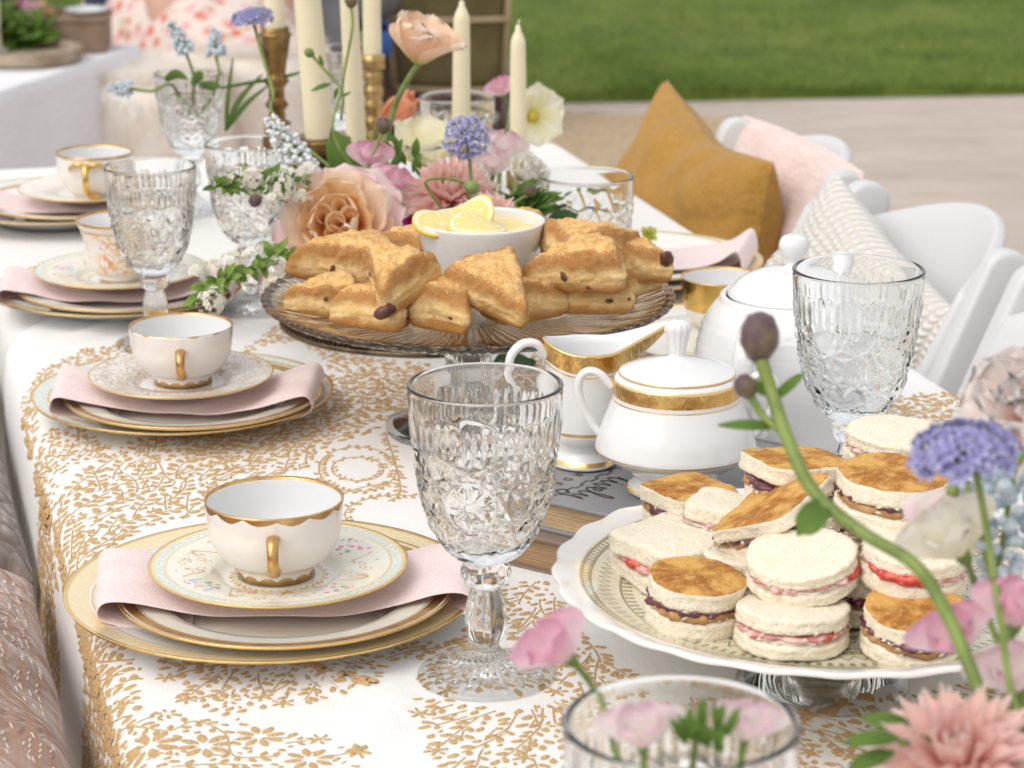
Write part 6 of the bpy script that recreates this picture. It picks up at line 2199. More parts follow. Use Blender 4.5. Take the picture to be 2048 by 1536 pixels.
# --- white blossom sprigs (bridal wreath)
BLO = mat('white_blossom', (.80, .78, .70), .6, var=(300, (.74, .68, .48), .55, .7), transl=.25)
def blossom_mesh(s, sd):
    q = random.Random(sd)
    V, F = [], []
    for k in range(5):
        a = 2*pi*k/5+q.uniform(-.1, .1)
        o = len(V)
        for x, y, z in ((.1, 0, 0), (.5, -.36, .14), (.9, -.28, .2), (1.0, 0, .16), (.9, .28, .2), (.5, .36, .14)):
            V.append((s*(x*math.cos(a)-y*math.sin(a)), s*(x*math.sin(a)+y*math.cos(a)), s*z))
        F.append(tuple(range(o, o+6)))
    o = len(V)
    for k in range(6): V.append((s*.22*math.cos(k), s*.22*math.sin(k), s*.18))
    V.append((0, 0, s*.34))
    F += [(o+k, o+(k+1) % 6, o+6) for k in range(6)]
    return mk('blossom', V, F, BLO, False)
BLS = [blossom_mesh(.0036, k) for k in range(3)]
def spirea(label, pts, clusters, sd, lf=.015):
    q = random.Random(sd)
    t = thing('blossom_sprig', label, 'blossom sprig', pts[0], 0, 'white blossom sprigs')
    bpy.context.view_layer.update()
    stem_part(t, pts, .0013, STEMD)
    c = crom(pts, 8)
    inv = t.matrix_world.inverted()
    for i in range(1, len(c)-1, 1):
        p = Vector(c[i])
        for s in range(2):
            d = Vector((q.uniform(-1, 1), q.uniform(-.9, .3), q.uniform(-.8, .8))).normalized()
            leaf_at(t, p, d, lf*q.uniform(.7, 1.25), lf*.42, LEAFL if q.random() < .75 else LEAF, i+s, (0, -.8, .6), -.1)
    for cpt, n, r in clusters:
        for k in range(int(n*1.7)):
            d = Vector((q.gauss(0, 1), q.gauss(-.3, .8), q.gauss(.2, 1))).normalized()
            o = ob('blossom', BLS[k % 3], t, inv @ (Vector(cpt)+d*r*q.uniform(.6, 1.05)), (0,0,0), q.uniform(.8, 1.25))
            o.rotation_euler = d.to_track_quat('Z', 'Y').to_euler()
A2 = 2.16
spirea('white blossom sprig trailing low left of the scone stand', [PD(585, 505, A2), PD(540, 515, A2-.02), PD(480, 545, A2-.05), PD(430, 570, A2-.08), PD(392, 590, A2-.10)],
       [(PD(530, 505, A2), 18, .010), (PD(500, 522, A2), 16, .010), (PD(462, 527, A2-.02), 20, .012), (PD(430, 545, A2-.04), 18, .012), (PD(425, 605, A2-.10), 20, .012), (PD(395, 545, A2-.05), 10, .009), (PD(555, 535, A2-.03), 12, .009)], 3)
spirea('white blossom sprig arching up in front of the goblet left of the rose', [PD(640, 430, A2+.08), PD(600, 370, A2+.06), PD(540, 360, A2+.04), PD(480, 365, A2+.02), PD(425, 375, A2)],
       [(PD(505, 360, A2+.02), 18, .011), (PD(470, 352, A2+.01), 14, .010), (PD(560, 372, A2+.03), 18, .012), (PD(590, 350, A2+.05), 14, .010), (PD(545, 400, A2+.02), 12, .010), (PD(600, 400, A2+.05), 16, .012), (PD(620, 340, A2+.08), 8, .008)], 8)
spirea('white blossom spray rising beside the drip pan candlestick', [PD(650, 400, 2.3), PD(625, 360, 2.3), PD(600, 330, 2.3), PD(590, 300, 2.3)],
       [(PD(605, 330, 2.3), 12, .010), (PD(590, 310, 2.3), 9, .008), (PD(630, 360, 2.3), 14, .011)], 15, .012)
# tiny yellow flower on the napkin
def yellow_flower():
    p = P(1294, 478, ZT+.045)
    t = flower('yellow_flower', 'tiny yellow green flower lying on the pink napkin by the tumbler', 'flower', p, (.2, -.6, .7), None)
    m = petal_mat('lemon_petal', (.50, .58, .10), (.78, .74, .22), (.6, .6, .15), .45, .35)
    for k in range(8):
        put_petal(t, petal('petal', .013, .009, m, .3, .1, .10, k, 6, 7, .3, .5), k*.785, .5+.35*(k % 2), .001, .001*(k % 3))
    stem_part(t, [p, p+Vector((-.006, -.002, -.010)), p+Vector((-.02, -.004, -.013))], .0011)
yellow_flower()

# ---------------------------------------------------------------- near arrangement, right foreground
NV = Vector((.245, .93, ZT))
def near_vase():
    t = thing('flower_vase', 'small glass vase of the near flowers just outside the right corner', 'vase', NV)
    V, F, mi = lathe([(.001,.0),(.034,.0),(.036,.003),(.040,.03),(.036,.07),(.030,.095),(.033,.115),(.0315,.115),(.0285,.095),(.034,.07),(.037,.03),(.030,.008),(.001,.007)], 64)
    ob('body', mk('body', V, F, CLEAR), t)
near_vase()
NR = NV+Vector((0, 0, .05))
NM = NV+Vector((-.01, 0, .112))
bud('large purple brown bud on a long curving stem before the teapot', PD(1519, 678, 1.10), (.03, -.02, 1), .0088,
    [PD(1521, 715, 1.10), PD(1545, 790, 1.10), PD(1572, 870, 1.09), PD(1625, 980, 1.08), PD(1720, 1062, 1.07), PD(1830, 1130, 1.05), PD(1895, 1230, 1.03), PD(1950, 1360, 1.01), PD(2010, 1500, .99), NM, NR],
    mat('near_bud', (.105, .06, .065), .55, var=(60, (.19, .15, .07), .5, .7), bump=(240, .0012), sheen=.3), GN, .0031, h=1.35,
    leaves=((PD(1548, 800, 1.10), (.75, 0, .8), .018, .005), (PD(1556, 855, 1.10), (-1, 0, .12), .026, .0055), (PD(1655, 1005, 1.075), (-.55, -.2, -.5), .019, .013), (PD(1540, 790, 1.10), (-.4, 0, .3), .012, .006)))
bud('small side bud below the large purple brown bud', PD(1492, 775, 1.10), (-.5, 0, .85), .0052, [PD(1500, 790, 1.10), PD(1525, 830, 1.10), PD(1560, 862, 1.095)], BUDM, GN, .0018)
p = PD(1930, 905, 1.04)
lace_flower('blue lace flower in the right foreground above the sandwiches', p, (-.12, -.05, 1), .0222, GN, [p-Vector((0,0,.004)), PD(1948, 935, 1.04), PD(1972, 1050, 1.04), PD(2000, 1230, 1.03), PD(2040, 1440, 1.0), NM, NR], 7, .5, 90, .0040)
muscari('pale blue grape hyacinth hanging at the right edge', PD(2030, 930, 1.10), PD(1985, 1205, 1.09), .0135, GN, [PD(2030, 930, 1.10), PD(2075, 900, 1.10), PD(2110, 1100, 1.08), NM+Vector((.02,.02,0)), NR], MUS2, 66, .0056, 9)
BLUSH = petal_mat('blush_white', (.91, .77, .72), (.92, .86, .83), (.90, .80, .77), 0.4, 0.48, (.93, .90, .88))
def carnation(label, p, axis_, R, root, sd):
    t = flower('carnation', label, 'carnation', p, axis_, GN)
    k = sd
    for r, (n, L, Wd, tl) in enumerate(((3, .8, .9, .2), (5, .95, 1.0, .6), (6, 1.05, 1.1, 1.05), (6, 1.1, 1.1, 1.5))):
        for i in range(n):
            k += 1
            put_petal(t, petal('petal', R*L, R*Wd, BLUSH, .2, .05, .16, k, 11, 8, .3, .7, 16), 2*pi*i/n+r*.5+rnd.uniform(-.1, .1), tl+rnd.uniform(-.1, .1), R*.05, -R*.06*r, 1, rnd.uniform(-.3, .3))
    stem_part(t, [p, p-Vector(axis_).normalized()*R*1.2, (Vector(root)+p)/2+Vector((.02, 0, 0)), root], .0022)
carnation('blush white carnation blurred at the right edge behind the blue flower', PD(2062, 830, 1.16), (-.5, -.5, .6), .034, NM, 200)
sweet_pea('pale petal flower hanging below the blue lace flower', PD(1905, 985, 1.10), (-0.22, -.22, -0.60), .021, SWL, GN, NM, 30)
sweet_pea('cream sweet pea right of the griddled sandwiches', PD(1925, 1110, 1.08), (-0.66, -.22, 1.00), .026, SWC, GN, NM, 34)
sweet_pea('pink sweet pea in front of the front right sandwich', PD(1925, 1300, 1.05), (-.5, -.25, .8), .022, SWP, GN, NM, 38)
sweet_pea('pink sweet pea at the right edge above the chrysanthemum', PD(2030, 1250, 1.04), (.1, -.22, 1.00), .022, SWP, GN, NM, 42)
sweet_pea('cream pink sweet pea low at the right edge', PD(2035, 1380, 1.03), (-.33, -.22, 1.00), .022, SWL, GN, NM, 46)
mum('large pink chrysanthemum filling the bottom right corner', PD(1915, 1530, .985), (-.25, -.45, .85), .040, 7, GN, root=NR, sd=20)
fol = [(PD(1800, 1478, .98), (-1, 0, .05), .022, .008), (PD(1790, 1505, .98), (-1, 0, -.3), .020, .008), (PD(1830, 1460, 1.0), (-.8, 0, .3), .022, .009)]
leafy('pale green leaves left of the corner chrysanthemum', NV, [NR, NM, PD(1900, 1500, .99), PD(1800, 1485, .98)], fol, LEAF, group=GN)
# petals and sprigs seen through the nearest goblet
IN = Vector((.066, .922, ZT+.115))
sweet_pea('pink sweet pea leaning out left of the nearest goblet', PD(1138, 1318, 1.04), (-.85, -.22, .75), .0215, SWP, GN, IN, 50)
sweet_pea('pink sweet pea inside the left of the nearest goblet', PD(1285, 1492, .950), (-.15, -.22, 1.00), .0185, SWL, GN, IN, 54)
sweet_pea('pale pink sweet pea inside the right of the nearest goblet', PD(1490, 1478, .955), (.25, -.22, 1.00), .0165, SWL, GN, IN, 58)
fol = []
for k in range(12):
    fol.append((PD(q.uniform(1340, 1460), q.uniform(1450, 1510), .945), (q.uniform(-.6, .6), 0, 1), .012, .004))
leafy('thin stems and sepals inside the nearest goblet', IN, [IN-Vector((0,0,.03)), IN, PD(1400, 1420, .965)], fol, LEAF, group=GN)
for k in range(9):
    pass
# ================================================================== chairs, pillows
RESIN = mat('white_resin', (.60, .605, .61), .38, bump=(200, .0002))
def folding_chair(label, t_mid, s_back=1.03, flip=False, width=.335):
    """white folding chair; local +x points away from the table, +y along it"""
    rot = TA+(pi if flip else 0)
    t = thing('folding_chair', label, 'chair', W(s_back, t_mid, 0), rot, 'white folding chairs at the table')
    w2 = width/2
    zt = .792
    def bar(p0, p1, wd, th, y, round_top=True):
        """flat bar in the x-z plane, wd wide, th thick along y, round upper end"""
        p0, p1 = Vector((p0[0], 0, p0[1])), Vector((p1[0], 0, p1[1]))
        d = (p1-p0).normalized(); s = Vector((d.z, 0, -d.x))
        L = (p1-p0).length
        out = []
        for q in (0, .25, .5, .75): out.append(p0+d*L*q-s*wd/2*(1-.25*(1-q)))
        for k in range(9):
            a = pi*k/8
            out.append(p1-d*wd*.3+(-s*math.cos(a)+d*math.sin(a)*.9)*wd/2)
        for q in (.75, .5, .25, 0): out.append(p0+d*L*q+s*wd/2*(1-.25*(1-q)))
        n = len(out)
        V = [(p.x, y-th/2, p.z) for p in out]+[(p.x, y+th/2, p.z) for p in out]
        F = [tuple(range(n-1, -1, -1)), tuple(range(n, 2*n))]+[(i, (i+1) % n, n+(i+1) % n, n+i) for i in range(n)]
        return mk('leg', V, F, RESIN, True)
    for sy in (-1, 1):
        o = ob('leg', bar((-.34, 0), (.02, zt), .050, .024, sy*w2), t); bevel(o, .006, 3)
        o = ob('leg', bar((.14, 0), (-.19, .46), .036, .020, sy*(w2-.028)), t); bevel(o, .005, 3)
    # curved back panel bowing away from the table, its top edge arched
    V = []
    n, m_ = 19, 12
    for i in range(n):
        u = i/(n-1)*2-1
        zt2 = zt-.035+.045*(1-u*u)
        for j in range(m_):
            v = j/(m_-1)
            z = .545+(zt2-.545)*v
            V.append((-.005+.46*(z-zt)+.075*(1-u*u)+.012*(v-1), u*(w2-.012), z))
    o = ob('backrest', mk('backrest', V, gridF(n, m_), RESIN), t); solid(o, .014, 0); bevel(o, .004, 2); 
    V = []
    n, m_ = 17, 13
    for i in range(n):
        for j in range(m_):
            x, y = i/(n-1)*2-1, j/(m_-1)*2-1
            k = (1-max(0, abs(x)-.7)*.4*(abs(y) > .8))
            V.append((-.17+x*.18, y*(w2-.040)*k, .452-.010*(1-x*x)*(1-y*y)))
    o = ob('seat', mk('seat', V, gridF(n, m_), RESIN), t); solid(o, .024); bevel(o, .006, 2)
    for x, z in ((-.16, .44), (-.25, .19)):
        V, F = tube([(x, -w2+.01, z), (x, w2-.01, z)], .009, 10)
        ob('stretcher', mk('stretcher', V, F, RESIN), t)
    return t
folding_chair('white folding chair holding the cream knitted cushion at the right', 2.285)
folding_chair('white folding chair holding the mustard and pink cushions', 2.680)
folding_chair('nearest white folding chair showing one leg at the right edge', 1.885)

def cushion_mesh(name, c, thick, m, n=40, seed=0, conc=.07, wr=.010, sag=.0, dent=0.0, rough=0.0):
    """c: four corners A,B (top), C,D (bottom) in world space; puffed both ways"""
    A, B, C_, D = [Vector(p) for p in c]
    nrm = ((B-A).cross(D-A)).normalized()
    V, UV, F = [], [], []
    for side in (1, -1):
        for i in range(n):
            for j in range(n):
                x, y = i/(n-1)*2-1, j/(n-1)*2-1
                # pinched edges between pointed corners
                xx = x*(1-conc*(1-y*y)*abs(x))
                yy = y*(1-conc*(1-x*x)*abs(y))
                if dent and yy > 0: yy -= dent*(1-abs(x))**1.3*yy**2
                u, v = (xx+1)/2, (1-yy)/2
                p = (A*(1-u)+B*u)*(1-v)+(D*(1-u)+C_*u)*v
                h = max(0, (1-x*x)*(1-y*y))**.42
                w_ = wr*h*(nz(x*2.1+seed, y*2.1, side)*1.0+.6*nz(x*4.5+2*y, y*2.2+seed, side*2))
                e = math.atan2(y, x)
                w_ += wr*.55*math.sin(e*13+3*nz(x*2, y*2, seed))*max(0, max(abs(x), abs(y))-.45)*h*2
                p = p+nrm*(side*(thick*h)+w_)
                p.z -= sag*h
                V.append(p); UV.append((i/(n-1), j/(n-1)))
    o = n*n
    for i in range(n-1):
        for j in range(n-1):
            F.append((i*n+j, i*n+j+1, (i+1)*n+j+1, (i+1)*n+j))
            F.append((o+i*n+j, o+(i+1)*n+j, o+(i+1)*n+j+1, o+i*n+j+1))
    me = mk(name, V, F, m, True, None, UV)
    return me
def fabric(name, c1, c2, sc, d, sheen=.3, wave=None):
    m = bpy.data.materials.new(name); m.use_nodes = True
    g = G(m)
    a = g.noise(1, 3, .6, g.scaled(g.uv(), (sc, sc*.12, 1)))
    b = g.noise(1, 3, .6, g.scaled(g.uv(), (sc*.12, sc, 1)))
    h = g.math('ADD', a, b)
    c = g.mix(g.step(h, .75, 1.25), c1, c2)
    g.set(Base_Color=c, Roughness=.85, Specular_IOR_Level=.15, Sheen_Weight=sheen)
    g.bump(g.noise(16, 3, .55, None, 1.0), .6, .012)
    g.bump(h, .6, d)
    return m
o = ob('mustard_cushion', cushion_mesh('mustard_cushion', (W(1.005, 3.005, .825), W(.985, 2.575, .800), W(.95, 2.60, .47), W(.89, 2.98, .47)), .070, fabric('mustard_linen', (.36, .185, .035), (.45, .255, .062), 260, .0015, .12), 64, 3, .05, .015, 0, .14))
tag(o, 'plump mustard yellow cushion standing against a white chair', 'cushion', 'cushions on the chairs')
def knit(name, c1, c2, nx_, ny_, d):
    m = bpy.data.materials.new(name); m.use_nodes = True
    g = G(m)
    x = g.xyz(g.uv())
    u = g.math('MULTIPLY', x[0], nx_*2*pi); v = g.math('MULTIPLY', x[1], ny_*2*pi)
    s = g.math('SINE', g.math('ADD', v, g.math('MULTIPLY', g.math('ABSOLUTE', g.math('SINE', g.math('MULTIPLY', u, .5))), 2.2)))
    k = g.math('MULTIPLY', g.math('ABSOLUTE', g.math('SINE', g.math('MULTIPLY', u, .5))), g.math('ADD', .6, g.math('MULTIPLY', s, .4)))
    k = g.math('ADD', k, g.math('MULTIPLY', g.noise(300, 3), .25))
    g.set(Base_Color=g.mix(g.step(k, .1, .7), c1, c2), Roughness=.9, Sheen_Weight=.3)
    g.bump(k, 1, d)
    return m
o = ob('pink_cushion', cushion_mesh('pink_cushion', (W(1.065, 2.90, .795), W(1.06, 2.50, .80), W(1.00, 2.50, .50), W(1.0, 2.90, .50)), .040, fabric('pink_knit', (.70, .53, .49), (.78, .63, .59), 60, .003, .4), 40, 9, -.045, .006))
tag(o, 'soft pink knitted cushion behind the mustard cushion', 'cushion', 'cushions on the chairs')
def knit_cushion():
    o = ob('knitted_cushion', cushion_mesh('knitted_cushion', (W(.995, 2.415, .818), W(1.01, 2.135, .735), W(.95, 2.15, .46), W(.875, 2.52, .52)), .066, knit('cream_knit', (.58, .535, .47), (.76, .735, .69), 27, 34, .003), 150, 15, .05, .010, 0, .03))
    # raised stitches
    me = o.data
    uv = me.uv_layers[0].data
    vn = [None]*len(me.vertices)
    for l in me.loops: vn[l.vertex_index] = uv[l.index].uv
    nr = [v.normal.copy() for v in me.vertices]
    for v in me.vertices:
        u, w_ = vn[v.index]
        e = max(0, min(1, min(u, 1-u, w_, 1-w_)*14))
        h = abs(math.sin(u*27*pi))*(.55+.45*math.sin(w_*34*2*pi+2.2*abs(math.sin(u*27*pi))))
        v.co += nr[v.index]*(.0013*h*e)
    tag(o, 'chunky cream knitted cushion propped on a white chair behind the right goblet', 'cushion', 'cushions on the chairs')
knit_cushion()
# --- cushions along the left side of the table
def velvet():
    m = bpy.data.materials.new('brown_velvet'); m.use_nodes = True
    g = G(m)
    n = g.noise(9, 4, .6)
    c = g.mix(g.step(n, .35, .65), (.30, .165, .11), (.40, .245, .175))
    g.set(Base_Color=c, Roughness=.8, Specular_IOR_Level=.15, Sheen_Weight=.6, Sheen_Roughness=.35)
    g.bump(g.noise(11, 4, .55, None, .8), 1, .020)
    u_ = g.xyz(g.uv())
    cord = g.math('SINE', g.math('ADD', g.math('MULTIPLY', u_[1], 190), g.math('MULTIPLY', g.noise(7, 2), 5)))
    g.bump(cord, .35, .0016)
    g.bump(g.noise(1200, 2), .4, .0006)
    return m
LC = (W(-.02, 1.66, .735), W(-.06, 1.10, .72), W(.075, 1.10, .40), W(.085, 1.64, .40))
def left_cushions():
    t = thing('velvet_cushion', 'brown velvet cushion stitched in white and gold beside the table', 'cushion', (0,0,0), 0, 'cushions left of the table')
    A, B, C_, D = W(-.24, 1.86, .79), W(-.27, 1.05, .81), W(.112, 1.05, .675), W(.116, 1.80, .672)
    me = cushion_mesh('cover', (A, B, C_, D), .062, velvet(), 64, 21, .03, .008)
    c = ob('cover', me, t)
    # rows of running stitches lying on the pile
    V, F, mi = [], [], []
    n = 64
    def pt(u, v):
        x, y = u*(n-1), v*(n-1)
        i, j = min(n-2, int(x)), min(n-2, int(y))
        a, b = x-i, y-j
        g_ = lambda p, q: me.vertices[p*n+q].co
        p = (g_(i,j)*(1-a)+g_(i+1,j)*a)*(1-b)+(g_(i,j+1)*(1-a)+g_(i+1,j+1)*a)*b
        return p
    up_ = ((B-A).cross(D-A)).normalized()
    r = random.Random(4)
    def stitch(u, v, du, dv, k):
        p, q_ = pt(u, v), pt(min(.99, max(0, u+du)), min(.99, max(0, v+dv)))
        d = q_-p
        if d.length < .001: return
        s = d.normalized().cross(up_)*.0007
        h = up_*.0005
        o = len(V)
        V.extend([p-s, p+s, q_+s, q_-s, (p+q_)/2+h*1.4, p+h*.3, q_+h*.3])
        F.extend([(o, o+5, o+4), (o+5, o+1, o+4), (o+1, o+2, o+4), (o+2, o+6, o+4), (o+6, o+3, o+4), (o+3, o, o+4)]); mi.extend([k]*6)
    for v in np.arange(.06, .97, .018):
        band = int(v/.11)
        for u in np.arange(.04, .97, .011):
            if r.random() < .30: continue
            z = .014*abs(((u*14+band) % 2)-1)
            if band % 3 == 1 and (int(u*22)+int(v*60)) % 3: continue
            k = 0 if band % 4 in (0, 1, 2) else 1
            if r.random() < .10: k = 2
            if nz(u*9, v*9, 4) > .25+.1*(band % 2): continue
            stitch(u, v+z, .0075, (.004 if int(u*28) % 2 else -.004), k)
    ob('stitching', mk('stitching', V, F, [mat('ivory_thread', (.72, .62, .54), .7), mat('ochre_thread', (.52, .29, .06), .7), mat('mauve_thread', (.55, .28, .34), .7)], False, mi), t)['kind'] = 'stuff'
    def quilted():
        m = bpy.data.materials.new('taupe_quilt'); m.use_nodes = True
        g = G(m)
        v = g.voro(30, g.uv())
        g.set(Base_Color=g.mix(g.step(v, .1, .6), (.30, .235, .20), (.15, .11, .09)), Roughness=.85, Sheen_Weight=.4)
        g.bump(g.math('SUBTRACT', 1, v), 1, .006)
        return m
    o = ob('taupe_cushion', cushion_mesh('taupe_cushion', (W(-.25, 2.45, .77), W(-.25, 1.84, .76), W(.122, 1.84, .655), W(.128, 2.45, .675)), .055, quilted(), 44, 27, .03, .007))
    tag(o, 'grey brown quilted cushion standing beyond the velvet one at the left edge', 'cushion', 'cushions left of the table')
left_cushions()
def left_bench():
    t = thing('garden_bench', 'wooden garden bench under the two brown cushions left of the table', 'bench', W(-.10, 1.75, 0), TA)
    bw = mat('bench_wood', (.30, .20, .13), .6, var=(10, (.22, .14, .085), .4, .6), bump=(90, .001))
    for k in range(4):
        bevel(ob('slat', mk('slat', *box((-.135+.09*k, 0, .595), (.078, 1.62, .022)), bw, False), t), .004)
    for k in range(3):
        bevel(ob('slat', mk('slat', *box((-.265-.008*k, 0, .66+.075*k), (.020, 1.62, .060)), bw, False), t), .004)
    for y in (-.72, .72):
        for x, h in ((-.245, .84), (.13, .583)):
            bevel(ob('leg', mk('leg', *box((x, y, h/2-.001), (.045, .045, h)), bw, False), t), .004)
left_bench()

# ================================================================== far side: low table, stools, people, chair
def second_table():
    c = PD(280, 92, 6.0)
    zt = c.z
    # corner nearest us on the right, front edge runs left, side edge runs away
    ex = Vector((PD(0, 132, 5.35).x-c.x, PD(0, 132, 5.35).y-c.y, 0)).normalized()      # towards the left
    ey = Vector((-ex.y, ex.x, 0))
    if ey.y < 0: ey = -ey
    global T2O, T2X, T2Y, T2Z
    T2O, T2X, T2Y, T2Z = Vector((c.x, c.y, 0)), ex, ey, zt
    t = thing('low_table', 'low white clothed table in the background at the left', 'table', T2O+ex*.5+ey*.3)
    bpy.context.view_layer.update()
    inv = t.matrix_world.inverted()
    def w3(a, b, z): return inv @ (T2O+ex*a+ey*b+Vector((0, 0, z)))
    V = [w3(a, b, z) for z in (zt-.03, zt-.006) for a, b in ((.02,.02), (1.3,.02), (1.3,.62), (.02,.62))]
    ob('tabletop', mk('tabletop', V, [(3,2,1,0),(4,5,6,7),(0,1,5,4),(1,2,6,5),(2,3,7,6),(3,0,4,7)], wood, False), t)
    for a, b in ((.06,.06), (1.26,.06), (1.26,.56), (.06,.56)):
        V, F = tube([w3(a, b, 0), w3(a, b, zt-.03)], .02, 10); ob('leg', mk('leg', V, F, wood), t)
    # cloth: top and falling sides with soft folds
    n, V = 70, []
    us = list(np.linspace(-zt+.02, 0, 16))+list(np.linspace(.02, 1.3, 30))
    vs = list(np.linspace(-zt+.02, 0, 16))+list(np.linspace(.02, .64, 18))
    for a in us:
        for b in vs:
            da, db = max(0, -a), max(0, -b)
            z = zt-max(da, db)
            fold = .035*(da+db)/zt
            aa = max(a, 0) - (fold*(.6+nz(b*7, 3)) if da else 0)
            bb = max(b, 0) - (fold*(.6+1.2*nz(a*6, 8)) if db else 0)
            if da and db: aa -= .05*min(da, db)/zt; bb -= .05*min(da, db)/zt
            V.append(T2O+ex*aa+ey*bb+Vector((0, 0, max(.01, z+.002*nz(a*9, b*9)))))
    o = ob('white_cloth', mk('white_cloth', V, gridF(len(us), len(vs)), lin_mat('cool_linen', (.78, .77, .80), 120, .004)))
    solid(o, .003)
    tag(o, 'white cloth falling in folds over the low background table', 'tablecloth')
second_table()
def w2(a, b, z): return T2O+T2X*a+T2Y*b+Vector((0, 0, T2Z+z))
OAK = mat('weathered_wood', (.16, .10, .06), .7, var=(14, (.24, .165, .11), .4, .65), bump=(90, .002))
def wooden_tray(label, p, r, h, m, name='wooden_tray'):
    t = thing(name, label, 'tray', p, .3)
    V, F, mi = lathe([(.001,0),(r,0),(r+.004,h*.3),(r+.006,h),(r-.008,h),(r-.012,h*.35),(.001,h*.3)], 48)
    ob('body', mk('body', V, F, m), t)
wooden_tray('shallow round wooden tray on the background table', w2(.30, .15, .004), .13, .03, mat('driftwood', (.40, .32, .24), .75, var=(20, (.26, .19, .13), .4, .65), bump=(90, .002)))
def crate():
    p = w2(.10, .175, .001)
    t = thing('wooden_box', 'dark wooden box carrying a brass candlestick on the background table', 'box', p, R_(4))
    for nm, c, d in (('side_panel', (0, -.075, .035), (.26, .012, .07)), ('side_panel', (0, .075, .035), (.26, .012, .07)), ('side_panel', (-.124, 0, .035), (.012, .137, .07)), ('side_panel', (.124, 0, .035), (.012, .137, .07))):
        bevel(ob(nm, mk(nm, *box(c, d), OAK, False), t), .002)
    bevel(ob('lid', mk('lid', *box((0, 0, .076), (.27, .17, .012)), OAK, False), t), .003)
    c = thing('candlestick', 'small brass candlestick standing on the background wooden box', 'candlestick', p+Vector((-.02, 0, .0825)))
    pr = [tuple(q) for q in crom([(.045,0),(.044,.006),(.030,.014),(.012,.022),(.008,.05),(.011,.07),(.007,.09),(.012,.12),(.016,.14)], 4)]
    V, F, mi = lathe(pr+[(.001, .14)], 28)
    F.append(tuple(range(27, -1, -1)))
    ob('column', mk('column', V, F, BRASSL), c)
    t = thing('white_dish', 'white dish lying beside the candlestick on the background box', 'dish', p+Vector((.085, -.01, .0825)))
    V, F, mi = lathe([(.001,0),(.03,0),(.05,.012),(.048,.013),(.03,.003),(.001,.003)], 32)
    ob('bowl', mk('bowl', V, F, PORC), t)
crate()
k = w2(.26, .24, .002)
candle('tall ivory candle among the flowers on the background table', k.x, k.y, k.z, .30, .016, .014)
def far_flowers():
    for i, (px, py, m, lb) in enumerate(((18, 18, MAG, 'magenta ranunculus in the background bouquet'), (45, 30, SWP, None), (20, 62, SWL, None), (8, 10, SWL, None), (50, 55, SWL, None))):
        p = PD(px, py, 5.9)
        if i == 0: ranunculus(lb, p, (0, -.8, .6), .045, MAG, w2(.26, .30, .03), 300, 'flowers on the background table')
        else: sweet_pea(('pink sweet pea right of the magenta background bloom', 'pale sweet pea lowest in the background bouquet', 'pale sweet pea at the top left corner of the picture', 'pale sweet pea beside the background candle')[i-1], p, (.1, -.8, .5), .055, m, 'flowers on the background table', w2(.26, .30, .03), 310+i*5)
    fol = []
    for k in range(60):
        fol.append((PD(q.uniform(-30, 75), q.uniform(30, 130), 5.85), (q.uniform(-1, 1), q.uniform(-.6, .2), q.uniform(-.2, 1)), .07, .032))
    b = w2(.26, .30, .03)
    leafy('green leaves of the background bouquet', b, [b, PD(20, 90, 5.88), PD(20, 40, 5.88)], fol, LEAF, group='flowers on the background table')
    # grey stones / shells heaped at the bouquet's foot
    for k, (px, py) in enumerate(((8, 118), (28, 108), (52, 112), (75, 120), (60, 98))):
        p = w2(.36+.035*k, .20+.05*k, .022)
        V, F, _ = lathe([(.0005,-.022),(.03,-.016),(.045,0),(.032,.018),(.0005,.024)], 14)
        V = [(x*(1+.3*nz(x*20, y*20, k)), y*(1+.3*nz(x*20+5, y*20, k)), z) for x, y, z in V]
        tag(ob('driftwood_piece', mk('driftwood_piece', V, F, mat('grey_driftwood', (.42, .38, .33), .8, var=(30, (.28,.24,.2), .4, .6)), True), None, p, (0, .2, k)),
            ('greyish lump of driftwood nearest the candle on the background table', 'second lump of driftwood from the background candle', 'third lump of driftwood from the background candle', 'fourth lump of driftwood from the background candle', 'lump of driftwood farthest left on the background table')[k], 'driftwood', 'driftwood on the background table')
far_flowers()
def bigstraw():
    pass
